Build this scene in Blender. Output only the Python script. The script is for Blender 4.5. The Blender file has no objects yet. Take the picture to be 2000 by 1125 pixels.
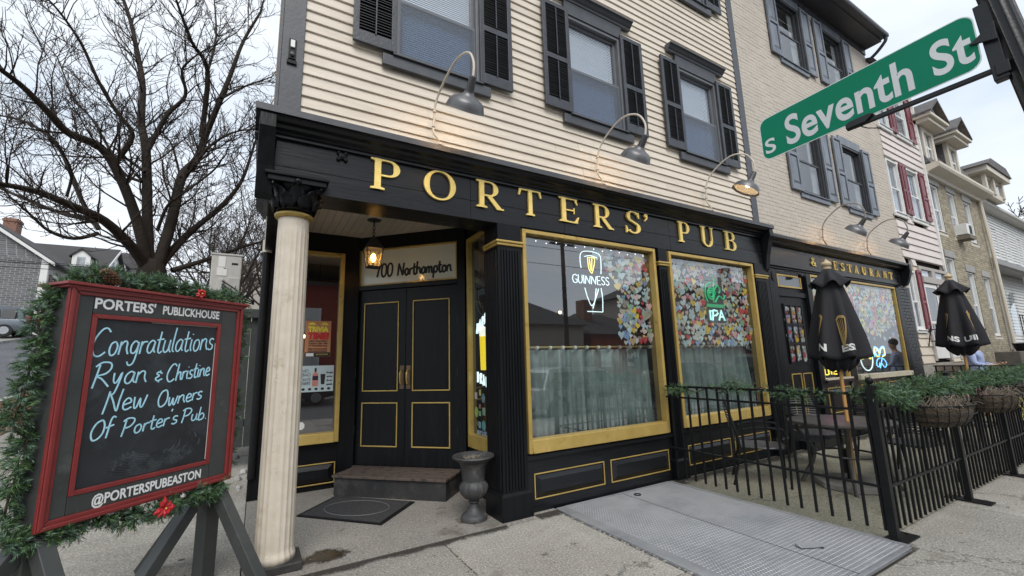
import bpy, bmesh, math, random
from mathutils import Vector, Matrix, Euler
import numpy as np
random.seed(7)
SC = bpy.context.scene
COL = SC.collection
R = math.radians
# ---------------------------------------------------------------- camera
F, PITCH, ROLL, YAW, EYE = 840.98, R(9.80317), R(-1.62546), R(30.5769), 1.5
fw = Vector((math.sin(YAW)*math.cos(PITCH), math.cos(YAW)*math.cos(PITCH), math.sin(PITCH)))
r0 = Vector((math.cos(YAW), -math.sin(YAW), 0)); up0 = r0.cross(fw)
rt = math.cos(ROLL)*r0 + math.sin(ROLL)*up0
up = -math.sin(ROLL)*r0 + math.cos(ROLL)*up0
cam = bpy.data.cameras.new('camera'); co = bpy.data.objects.new('camera', cam); COL.objects.link(co)
cam.sensor_width = 36; cam.lens = F/2000*36; cam.clip_start = .05; cam.clip_end = 2000
m = Matrix((rt, up, -fw)).transposed().to_4x4(); m.translation = (0, 0, EYE); co.matrix_world = m
SC.camera = co
# ---------------------------------------------------------------- sky and light (overcast)
SUN_EL, SUN_AZ = R(48), R(200)          # soft sun from behind the camera
world = bpy.data.worlds.new('World'); SC.world = world; world.use_nodes = True
nt = world.node_tree; nt.nodes.clear(); N, L = nt.nodes, nt.links
out = N.new('ShaderNodeOutputWorld'); bg = N.new('ShaderNodeBackground'); L.new(bg.outputs[0], out.inputs[0])
sky = N.new('ShaderNodeTexSky'); sky.sky_type = 'NISHITA'; sky.sun_disc = False
sky.sun_elevation = SUN_EL; sky.sun_rotation = SUN_AZ; sky.air_density = 1.0; sky.dust_density = 2.0
tc = N.new('ShaderNodeTexCoord'); mp = N.new('ShaderNodeMapping'); mp.inputs['Scale'].default_value = (1, 1, 2.6)
L.new(tc.outputs['Generated'], mp.inputs[0])
n1 = N.new('ShaderNodeTexNoise'); n1.inputs['Scale'].default_value = 1.9; n1.inputs['Detail'].default_value = 7; n1.inputs['Roughness'].default_value = .52; n1.inputs['Distortion'].default_value = .35
L.new(mp.outputs[0], n1.inputs['Vector'])
rp = N.new('ShaderNodeValToRGB'); e = rp.color_ramp.elements
e[0].position = .36; e[0].color = (7.0, 8.0, 9.3, 1); e[1].position = .66; e[1].color = (9.5, 10.1, 10.7, 1)
mid = e.new(.5); mid.color = (8.6, 9.3, 10.2, 1)
L.new(n1.outputs[0], rp.inputs[0])
mx = N.new('ShaderNodeMix'); mx.data_type = 'RGBA'; mx.inputs[0].default_value = .93
L.new(sky.outputs[0], mx.inputs[6]); L.new(rp.outputs[0], mx.inputs[7]); L.new(mx.outputs[2], bg.inputs['Color'])
bg.inputs['Strength'].default_value = .069
sun = bpy.data.lights.new('sun', 'SUN'); sun.energy = 1.5; sun.angle = R(35); sun.color = (1, .965, .92)
so = bpy.data.objects.new('sun', sun); COL.objects.link(so)
so.rotation_euler = Vector((math.sin(SUN_AZ)*math.cos(SUN_EL)*1, math.cos(SUN_AZ)*math.cos(SUN_EL), math.sin(SUN_EL))).to_track_quat('Z', 'Y').to_euler()
SC.view_settings.view_transform = 'Standard'; SC.view_settings.look = 'None'
SC.view_settings.exposure = 0.70; SC.view_settings.gamma = 1; SC.view_settings.use_curve_mapping = False
SC.render.engine = 'CYCLES'
SC.cycles.use_denoising = True
SC.cycles.max_bounces = 8; SC.cycles.transparent_max_bounces = 24; SC.cycles.diffuse_bounces = 3; SC.cycles.glossy_bounces = 4
SC.cycles.caustics_reflective = False; SC.cycles.caustics_refractive = False
# ---------------------------------------------------------------- helpers
class MB:
    def __init__(s): s.v = []; s.f = []; s.mi = []; s.m = 0
    def add(s, vs, fs):
        n = len(s.v); s.v += [tuple(p) for p in vs]
        for f in fs: s.f.append(tuple(i+n for i in f)); s.mi.append(s.m)
    def box(s, x0, x1, y0, y1, z0, z1):
        s.add([(x0,y0,z0),(x1,y0,z0),(x1,y1,z0),(x0,y1,z0),(x0,y0,z1),(x1,y0,z1),(x1,y1,z1),(x0,y1,z1)],
              [(0,3,2,1),(4,5,6,7),(0,1,5,4),(1,2,6,5),(2,3,7,6),(3,0,4,7)]); return s
    def hexa(s, p):   # eight points: bottom ring ccw, top ring ccw
        s.add(p, [(0,3,2,1),(4,5,6,7),(0,1,5,4),(1,2,6,5),(2,3,7,6),(3,0,4,7)]); return s
    def obox(s, c, ax, ay, az, hx, hy, hz):
        c = Vector(c); ax, ay, az = Vector(ax).normalized()*hx, Vector(ay).normalized()*hy, Vector(az).normalized()*hz
        return s.hexa([c-ax-ay-az, c+ax-ay-az, c+ax+ay-az, c-ax+ay-az, c-ax-ay+az, c+ax-ay+az, c+ax+ay+az, c-ax+ay+az])
    def beam(s, a, b, w, h, upv=(0,0,1)):
        a, b = Vector(a), Vector(b); d = b-a; l = d.length; d.normalize(); u = Vector(upv)
        if abs(d.dot(u)) > .98: u = Vector((0, 1, 0))
        sd = d.cross(u).normalized(); u = sd.cross(d)
        return s.obox((a+b)/2, d, sd, u, l/2, w/2, h/2)
    def tube(s, pts, r, n=8, cap=True, flat=1.0, upv=None):
        pts = [Vector(p) for p in pts]; k = len(pts); rr = r if isinstance(r, (list, tuple)) else [r]*k
        base = len(s.v); prev = Vector(upv) if upv else None
        for i, p in enumerate(pts):
            d = (pts[min(i+1, k-1)] - pts[max(i-1, 0)])
            d = d.normalized() if d.length > 1e-9 else Vector((0, 0, 1))
            if prev is None: prev = Vector((0, 0, 1)) if abs(d.z) < .9 else Vector((1, 0, 0))
            a = d.cross(prev)
            if a.length < 1e-6: a = d.cross(Vector((.3, 1, .2)))
            a.normalize(); b = a.cross(d)
            if not upv: prev = b
            for j in range(n):
                t = 2*math.pi*j/n; s.v.append(tuple(p + a*(math.cos(t)*rr[i]) + b*(math.sin(t)*rr[i]*flat)))
        for i in range(k-1):
            for j in range(n):
                j2 = (j+1) % n
                s.f.append((base+i*n+j, base+i*n+j2, base+(i+1)*n+j2, base+(i+1)*n+j)); s.mi.append(s.m)
        if cap:
            s.f.append(tuple(base+j for j in range(n))[::-1]); s.f.append(tuple(base+(k-1)*n+j for j in range(n))); s.mi += [s.m]*2
        return s
    def cyl(s, a, b, r, n=16): return s.tube([a, b], r, n)
    def lathe(s, prof, c=(0,0,0), n=24, sx=1, sy=1, wave=None, caps=True):
        base = len(s.v)
        for i, (r, z) in enumerate(prof):
            for j in range(n):
                t = 2*math.pi*j/n; q = r*(wave(t, z) if wave else 1)
                s.v.append((c[0]+q*math.cos(t)*sx, c[1]+q*math.sin(t)*sy, c[2]+z))
        for i in range(len(prof)-1):
            for j in range(n):
                j2 = (j+1) % n; s.f.append((base+i*n+j, base+i*n+j2, base+(i+1)*n+j2, base+(i+1)*n+j)); s.mi.append(s.m)
        if caps: s.f.append(tuple(base+j for j in range(n))[::-1]); s.f.append(tuple(base+(len(prof)-1)*n+j for j in range(n))); s.mi += [s.m]*2
        return s
    def ball(s, c, r, n=12, k=7, sz=1):
        return s.lathe([(max(r*math.sin(math.pi*i/k), r*.02), -r*math.cos(math.pi*i/k)*sz) for i in range(k+1)], c, n)
    def prism(s, poly, P, w0, w1):    # polygon (u,v) extruded between w0 and w1 through P(u,v,w)
        n = len(poly); base = len(s.v)
        s.v += [tuple(P(u, v, w0)) for u, v in poly] + [tuple(P(u, v, w1)) for u, v in poly]
        s.f.append(tuple(range(base, base+n))); s.f.append(tuple(range(base+2*n-1, base+n-1, -1)))
        for i in range(n):
            j = (i+1) % n; s.f.append((base+j, base+i, base+n+i, base+n+j))
        s.mi += [s.m]*(n+2); return s
    def sweepx(s, prof, x0, x1):      # profile (y,z) extruded along x
        return s.prism(prof, lambda u, v, w: (w, u, v), x0, x1)
    def sweepy(s, prof, y0, y1):      # profile (x,z) extruded along y
        return s.prism(prof, lambda u, v, w: (u, w, v), y0, y1)
    def mesh(s, name):
        me = bpy.data.meshes.new(name); me.from_pydata(s.v, [], s.f)
        bm = bmesh.new(); bm.from_mesh(me); bmesh.ops.recalc_face_normals(bm, faces=bm.faces); bm.to_mesh(me); bm.free()
        return me
ROOTLOC = {}
def link(name, me, mats, parent=None, world=True, smooth=False, bevel=0, kind=None, label=None):
    o = bpy.data.objects.new(name, me)
    if me is not None:
        for mm in (mats if isinstance(mats, (list, tuple)) else [mats]):
            if mm.name not in [x.name for x in me.materials if x]: me.materials.append(mm)
    COL.objects.link(o)
    if parent is not None:
        o.parent = parent
        if world: o.location = tuple(-c for c in ROOTLOC.get(parent.name, (0, 0, 0)))
    if smooth:
        me.polygons.foreach_set('use_smooth', [True]*len(me.polygons))
        if smooth != 2:
            me.set_sharp_from_angle(angle=R(38))
    if bevel:
        b = o.modifiers.new('bevel', 'BEVEL'); b.width = bevel; b.segments = 2; b.limit_method = 'ANGLE'; b.harden_normals = False
    if kind: o['kind'] = kind
    if label: o['label'] = label
    return o
def part(name, mb, mats, parent=None, **k):
    me = mb.mesh(name)
    ml = mats if isinstance(mats, (list, tuple)) else [mats]
    o = link(name, me, mats, parent, **k)
    if len(ml) > 1: me.polygons.foreach_set('material_index', mb.mi)
    return o
def thing(name, label, cat, loc=(0,0,0), rz=0, group=None):
    o = bpy.data.objects.new(name, None); COL.objects.link(o); o.empty_display_size = .2
    o.location = loc; o.rotation_euler = (0, 0, rz); o['label'] = label; o['category'] = cat
    if group: o['group'] = group
    ROOTLOC[o.name] = tuple(loc)
    return o
def tag(o, label, cat, group=None):
    o['label'] = label; o['category'] = cat
    if group: o['group'] = group
    return o
def struct(name, mb, mats, **k): return part(name, mb, mats, kind='structure', **k)
def sub(parent):                       # children of a world-built part keep world coordinates too
    ROOTLOC[parent.name] = (0, 0, 0); return parent
def dup(root, loc, rz=None, label=None, group=None):
    ch = [o for o in bpy.data.objects if o.parent == root]
    r = root.copy(); COL.objects.link(r); r.location = loc
    if rz is not None: r.rotation_euler = (0, 0, rz)
    if label: r['label'] = label
    if group: r['group'] = group
    for c0 in ch:
        c = c0.copy(); COL.objects.link(c); c.parent = r
        for g in [o for o in bpy.data.objects if o.parent == c0]:
            d = g.copy(); COL.objects.link(d); d.parent = c
    return r
# ---------------------------------------------------------------- materials
def mat(name, c1, c2=None, rough=.6, scale=6, bump=0, bscale=60, metal=0, stretch=(1,1,1), coat=0, spec=.5, island=0,
        vary=.05, c3=None, s3=1.4, a3=.4, emit=None, es=0, detail=6, bdist=.004, alpha=None, rvar=.0, w3=.12):
    mt = bpy.data.materials.new(name); mt.use_nodes = True; t = mt.node_tree; N, L = t.nodes, t.links
    b = N['Principled BSDF']; b.inputs['Roughness'].default_value = rough; b.inputs['Metallic'].default_value = metal
    b.inputs['Coat Weight'].default_value = coat; b.inputs['Coat Roughness'].default_value = .15; b.inputs['Specular IOR Level'].default_value = spec
    tc = N.new('ShaderNodeTexCoord'); oi = N.new('ShaderNodeObjectInfo')
    ad = N.new('ShaderNodeVectorMath'); ad.operation = 'MULTIPLY_ADD'; L.new(oi.outputs['Random'], ad.inputs[0]); ad.inputs[1].default_value = (13, 7, 19); L.new(tc.outputs['Object'], ad.inputs[2])
    mp = N.new('ShaderNodeMapping'); mp.inputs['Scale'].default_value = stretch; L.new(ad.outputs[0], mp.inputs[0])
    c2 = c2 or tuple(min(1, c*1.25) for c in c1)
    n = N.new('ShaderNodeTexNoise'); n.inputs['Scale'].default_value = scale; n.inputs['Detail'].default_value = detail; n.inputs['Roughness'].default_value = .62
    L.new(mp.outputs[0], n.inputs['Vector'])
    rp = N.new('ShaderNodeValToRGB'); rp.color_ramp.elements[0].position = .3; rp.color_ramp.elements[1].position = .7
    rp.color_ramp.elements[0].color = (*c1, 1); rp.color_ramp.elements[1].color = (*c2, 1); L.new(n.outputs[0], rp.inputs[0])
    cur = rp.outputs[0]
    if c3:
        n3 = N.new('ShaderNodeTexNoise'); n3.inputs['Scale'].default_value = s3; n3.inputs['Detail'].default_value = 8; n3.inputs['Roughness'].default_value = .7; L.new(mp.outputs[0], n3.inputs['Vector'])
        r3 = N.new('ShaderNodeMapRange'); r3.inputs[1].default_value = 1-a3-w3/2; r3.inputs[2].default_value = 1-a3+w3/2; L.new(n3.outputs[0], r3.inputs[0])
        mm = N.new('ShaderNodeMix'); mm.data_type = 'RGBA'; L.new(r3.outputs[0], mm.inputs[0]); L.new(cur, mm.inputs[6]); mm.inputs[7].default_value = (*c3, 1); cur = mm.outputs[2]
    hv = N.new('ShaderNodeHueSaturation'); mr = N.new('ShaderNodeMapRange')
    if island:
        gm = N.new('ShaderNodeNewGeometry'); L.new(gm.outputs['Random Per Island'], mr.inputs[0]); vary = island
    else: L.new(oi.outputs['Random'], mr.inputs[0])
    mr.inputs[3].default_value = 1-vary; mr.inputs[4].default_value = 1+vary; L.new(mr.outputs[0], hv.inputs['Value']); L.new(cur, hv.inputs['Color'])
    L.new(hv.outputs[0], b.inputs['Base Color'])
    if rvar:
        rr = N.new('ShaderNodeMapRange'); rr.inputs[3].default_value = max(.02, rough-rvar); rr.inputs[4].default_value = min(1, rough+rvar); L.new(n.outputs[0], rr.inputs[0]); L.new(rr.outputs[0], b.inputs['Roughness'])
    if bump:
        nb = N.new('ShaderNodeTexNoise'); nb.inputs['Scale'].default_value = bscale; nb.inputs['Detail'].default_value = 5; L.new(mp.outputs[0], nb.inputs['Vector'])
        bp = N.new('ShaderNodeBump'); bp.inputs['Strength'].default_value = bump; bp.inputs['Distance'].default_value = bdist; L.new(nb.outputs[0], bp.inputs['Height']); L.new(bp.outputs[0], b.inputs['Normal'])
    if emit: b.inputs['Emission Color'].default_value = (*emit, 1); b.inputs['Emission Strength'].default_value = es
    return mt
def glass_mat(name, tint=(.9,.93,.92), rough=.01, ior=1.6, dirt=.03):
    mt = bpy.data.materials.new(name); mt.use_nodes = True; t = mt.node_tree; N, L = t.nodes, t.links; N.clear()
    o = N.new('ShaderNodeOutputMaterial'); tr = N.new('ShaderNodeBsdfTransparent'); tr.inputs[0].default_value = (*tint, 1)
    g = N.new('ShaderNodeBsdfGlossy'); g.inputs['Roughness'].default_value = rough; g.inputs['Color'].default_value = (.95,.97,1,1)
    fr = N.new('ShaderNodeFresnel'); fr.inputs['IOR'].default_value = ior
    gq = N.new('ShaderNodeNewGeometry'); sb = N.new('ShaderNodeMath'); sb.operation = 'SUBTRACT'; sb.inputs[0].default_value = 1; L.new(gq.outputs['Backfacing'], sb.inputs[1])
    ml = N.new('ShaderNodeMath'); ml.operation = 'MULTIPLY'; L.new(fr.outputs[0], ml.inputs[0]); L.new(sb.outputs[0], ml.inputs[1])   # the far face of the pane lets the ray out
    mx = N.new('ShaderNodeMixShader'); L.new(ml.outputs[0], mx.inputs[0]); L.new(tr.outputs[0], mx.inputs[1]); L.new(g.outputs[0], mx.inputs[2])
    df = N.new('ShaderNodeBsdfDiffuse'); df.inputs[0].default_value = (.5,.5,.48,1); m2 = N.new('ShaderNodeMixShader'); m2.inputs[0].default_value = dirt
    L.new(mx.outputs[0], m2.inputs[1]); L.new(df.outputs[0], m2.inputs[2]); L.new(m2.outputs[0], o.inputs[0]); return mt
def emi(name, c, s):
    return mat(name, c, c, rough=.4, emit=c, es=s, vary=0)
X = dict
black = mat('black_paint', (.0055,.0062,.0075), (.010,.011,.0135), rough=.3, scale=3, bump=.6, bscale=9, stretch=(.5,6,6), spec=.36, c3=(.022,.023,.026), s3=5, a3=.33, rvar=.12, bdist=.003)
blackv = mat('black_paint_upright', (.005,.0055,.0065), (.009,.010,.012), rough=.34, scale=3, bump=.6, bscale=9, stretch=(6,6,.5), spec=.2, c3=(.014,.015,.016), s3=5, a3=.33, rvar=.12, bdist=.003)
gold = mat('gold_paint', (.45,.31,.085), (.57,.41,.13), rough=.38, scale=4, metal=.35, bump=.35, bscale=50, c3=(.30,.17,.035), s3=9, a3=.36)
goldlet = mat('gold_leaf', (.82,.60,.16), (.90,.70,.24), rough=.4, scale=20, metal=.25, bump=.3, bscale=90)
cream = mat('cream_siding', (.64,.57,.47), (.70,.63,.53), rough=.62, scale=3, bump=.3, bscale=14, stretch=(.6,5,5), c3=(.50,.435,.36), s3=2.6, a3=.38, vary=.035, w3=.3)
greyt = mat('slate_grey_paint', (.05,.054,.062), (.072,.077,.087), rough=.45, scale=4, bump=.4, bscale=16, stretch=(2,2,2), c3=(.13,.135,.15), s3=7, a3=.3)
shutb = mat('shutter_paint', (.028,.031,.038), (.052,.057,.068), rough=.42, scale=7, bump=.7, bscale=30, c3=(.12,.128,.145), s3=12, a3=.32)
louv = mat('louver_paint', (.007,.0075,.009), (.012,.013,.015), rough=.45, spec=.4)
sashm = mat('window_vinyl', (.13,.135,.145), (.16,.165,.175), rough=.4)
whitem = mat('white_paint', (.68,.68,.66), (.76,.76,.74), rough=.5, bump=.1, c3=(.5,.49,.45), s3=3, a3=.36)
colm = mat('column_paint', (.52,.46,.37), (.60,.54,.45), rough=.5, scale=9, bump=.5, bscale=35, c3=(.40,.33,.24), s3=6, a3=.36)
glass = glass_mat('shop_glass', (.95,.985,.98), ior=2.8, dirt=.012)
glassd = glass_mat('window_glass', (.95,.97,.98), ior=2.1, dirt=.01)
blind = mat('white_blind', (.74,.79,.88), (.78,.83,.9), rough=.5)
screen = mat('insect_screen', (.13,.15,.18), (.22,.25,.30), rough=.6, scale=3, stretch=(1,1,14))
darkin = mat('dark_interior', (.018,.012,.010), (.03,.02,.016), rough=.8)
redin = mat('oxblood_plaster', (.10,.02,.015), (.14,.03,.02), rough=.8)
woodfl = mat('wood_floor', (.07,.04,.02), (.11,.065,.035), rough=.5)
curtm = mat('sage_curtain', (.12,.155,.15), (.24,.29,.275), rough=.85, scale=5, bump=.25, bscale=200)
ceilm = mat('cream_ceiling', (.44,.39,.32), (.50,.44,.37), rough=.6, scale=5, bump=.1)
lamps = mat('lamp_shade_steel', (.10,.10,.105), (.14,.14,.145), rough=.35, metal=.3)
lampin = mat('lamp_inside_enamel', (.75,.73,.68), (.8,.78,.73), rough=.4)
conduit = mat('cream_conduit', (.56,.50,.41), (.62,.56,.47), rough=.45)
ironm = mat('black_iron', (.006,.0065,.007), (.012,.0125,.0135), rough=.42, scale=12, bump=.4, bscale=70, spec=.2, c3=(.018,.016,.015), s3=9, a3=.33)
def stone(name, a, b, c, dirt, s=1.0, rough=.8, brk=0):
    """paving: fine aggregate, broad stains, hairline cracks"""
    mt = bpy.data.materials.new(name); mt.use_nodes = True; t = mt.node_tree; N, L = t.nodes, t.links
    bs = N['Principled BSDF']; bs.inputs['Roughness'].default_value = rough
    tc = N.new('ShaderNodeTexCoord')
    def noise(sc, d=8, r=.6):
        q = N.new('ShaderNodeTexNoise'); q.inputs['Scale'].default_value = sc; q.inputs['Detail'].default_value = d; q.inputs['Roughness'].default_value = r; L.new(tc.outputs['Object'], q.inputs['Vector']); return q
    def mix(f, x, y):
        q = N.new('ShaderNodeMix'); q.data_type = 'RGBA'
        if hasattr(f, 'links'): L.new(f, q.inputs[0])
        else: q.inputs[0].default_value = f
        for i, k in ((6, x), (7, y)):
            if hasattr(k, 'links'): L.new(k, q.inputs[i])
            else: q.inputs[i].default_value = (*k, 1)
        return q.outputs[2]
    def rng(src, lo, hi):
        q = N.new('ShaderNodeMapRange'); q.inputs[1].default_value = lo; q.inputs[2].default_value = hi; L.new(src, q.inputs[0]); return q.outputs[0]
    base = mix(rng(noise(1.3*s).outputs[0], .35, .65), a, b)
    base = mix(rng(noise(5*s, 8, .75).outputs[0], .5, .68), base, c)
    fine = noise(62*s, 3, .85)
    base = mix(rng(fine.outputs[0], .55, .66), base, tuple(min(.8, k*1.8) for k in b))
    base = mix(rng(fine.outputs[0], .45, .35), base, tuple(k*.36 for k in a))
    base = mix(rng(noise(.8*s, 10, .72).outputs[0], .57, .66), base, dirt)
    base = mix(rng(noise(3.1*s, 12, .8).outputs[0], .60, .645), base, tuple(k*.45 for k in dirt))
    base = mix(rng(noise(2.3*s, 14, .85).outputs['Color'], .60, .64), base, tuple(min(1, k*1.45) for k in b))
    gv = N.new('ShaderNodeTexVoronoi'); gv.inputs['Scale'].default_value = 3.2*s; L.new(tc.outputs['Object'], gv.inputs['Vector'])
    gum = N.new('ShaderNodeMath'); gum.operation = 'MULTIPLY'; L.new(rng(gv.outputs['Distance'], .085, .07), gum.inputs[0]); L.new(rng(gv.outputs['Color'], .74, .76), gum.inputs[1])
    base = mix(gum.outputs[0], base, tuple(k*.3 for k in a))          # trodden gum
    oi = N.new('ShaderNodeObjectInfo'); hv = N.new('ShaderNodeHueSaturation'); hv.inputs['Saturation'].default_value = 1
    mr = N.new('ShaderNodeMapRange'); mr.inputs[3].default_value = .88; mr.inputs[4].default_value = 1.12; L.new(oi.outputs['Random'], mr.inputs[0]); L.new(mr.outputs[0], hv.inputs['Value']); L.new(base, hv.inputs['Color'])
    vo = N.new('ShaderNodeTexVoronoi'); vo.feature = 'DISTANCE_TO_EDGE'; vo.inputs['Scale'].default_value = .23*s
    wp = N.new('ShaderNodeVectorMath'); wp.operation = 'MULTIPLY_ADD'; L.new(noise(2.2*s, 9, .7).outputs['Color'], wp.inputs[0]); wp.inputs[1].default_value = (.7,.7,.7); L.new(tc.outputs['Object'], wp.inputs[2]); L.new(wp.outputs[0], vo.inputs['Vector'])
    crack = rng(vo.outputs['Distance'], .0028, .0)
    fin = mix(crack, hv.outputs[0], tuple(k*.25 for k in a)); L.new(fin, bs.inputs['Base Color'])
    bp = N.new('ShaderNodeBump'); bp.inputs['Strength'].default_value = .55; bp.inputs['Distance'].default_value = .004
    hs = N.new('ShaderNodeMath'); hs.operation = 'ADD'; L.new(fine.outputs[0], hs.inputs[0]); L.new(noise(12*s, 6, .7).outputs[0], hs.inputs[1]); L.new(hs.outputs[0], bp.inputs['Height']); L.new(bp.outputs[0], bs.inputs['Normal'])
    return mt
concrete = stone('pavement_concrete', (.235,.222,.195), (.325,.31,.275), (.26,.24,.205), (.16,.145,.12))
concrete2 = stone('entry_concrete', (.225,.21,.19), (.29,.27,.24), (.245,.225,.195), (.14,.125,.105))
patioc = stone('patio_concrete', (.20,.19,.14), (.26,.245,.19), (.21,.205,.15), (.12,.125,.08))
asphalt = stone('asphalt', (.075,.078,.085), (.10,.104,.112), (.065,.067,.072), (.05,.05,.053), s=.7, rough=.85)
steelp = mat('galvanised_plate', (.34,.35,.37), (.45,.46,.48), rough=.45, scale=2.5, metal=.45, bump=.2, bscale=80, c3=(.24,.25,.27), s3=2.2, a3=.4, w3=.25, vary=.02)
earth = mat('bare_earth', (.06,.05,.035), (.10,.085,.06), rough=.95, scale=2, bump=.6, bscale=12, bdist=.03)
# ---------------------------------------------------------------- text and strokes
def text_mesh(s, size=1.0, bold=0.0, depth=.004, align='LEFT', space=1.0, sx=1.0, res=3, shear=0):
    cu = bpy.data.curves.new('lettering', 'FONT'); cu.body = s; cu.size = size; cu.offset = bold; cu.extrude = depth/2
    cu.align_x = align; cu.space_character = space; cu.resolution_u = res; cu.shear = shear
    o = bpy.data.objects.new('lettering', cu); COL.objects.link(o); dg = bpy.context.evaluated_depsgraph_get()
    me = bpy.data.meshes.new_from_object(o.evaluated_get(dg)); bpy.data.objects.remove(o)
    me.materials.clear()
    if sx != 1:
        me.transform(Matrix.Diagonal((sx, 1, 1, 1)))
    return me
def put_text(name, s, origin, ux, uz, mats, parent, size, fitw=None, **k):
    """flat lettering, origin = left end of the baseline, ux = reading direction, uz = up"""
    me = text_mesh(s, size, **k)
    if fitw:
        xs = [v.co.x for v in me.vertices]; w = max(xs)-min(xs); me.transform(Matrix.Translation((-min(xs), 0, 0))); me.transform(Matrix.Diagonal((fitw/w, 1, 1, 1)))
    ux, uz = Vector(ux).normalized(), Vector(uz).normalized(); nn = ux.cross(uz)
    M4 = Matrix((ux, uz, nn)).transposed().to_4x4(); M4.translation = origin; me.transform(M4)
    return link(name, me, mats, parent)
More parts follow.
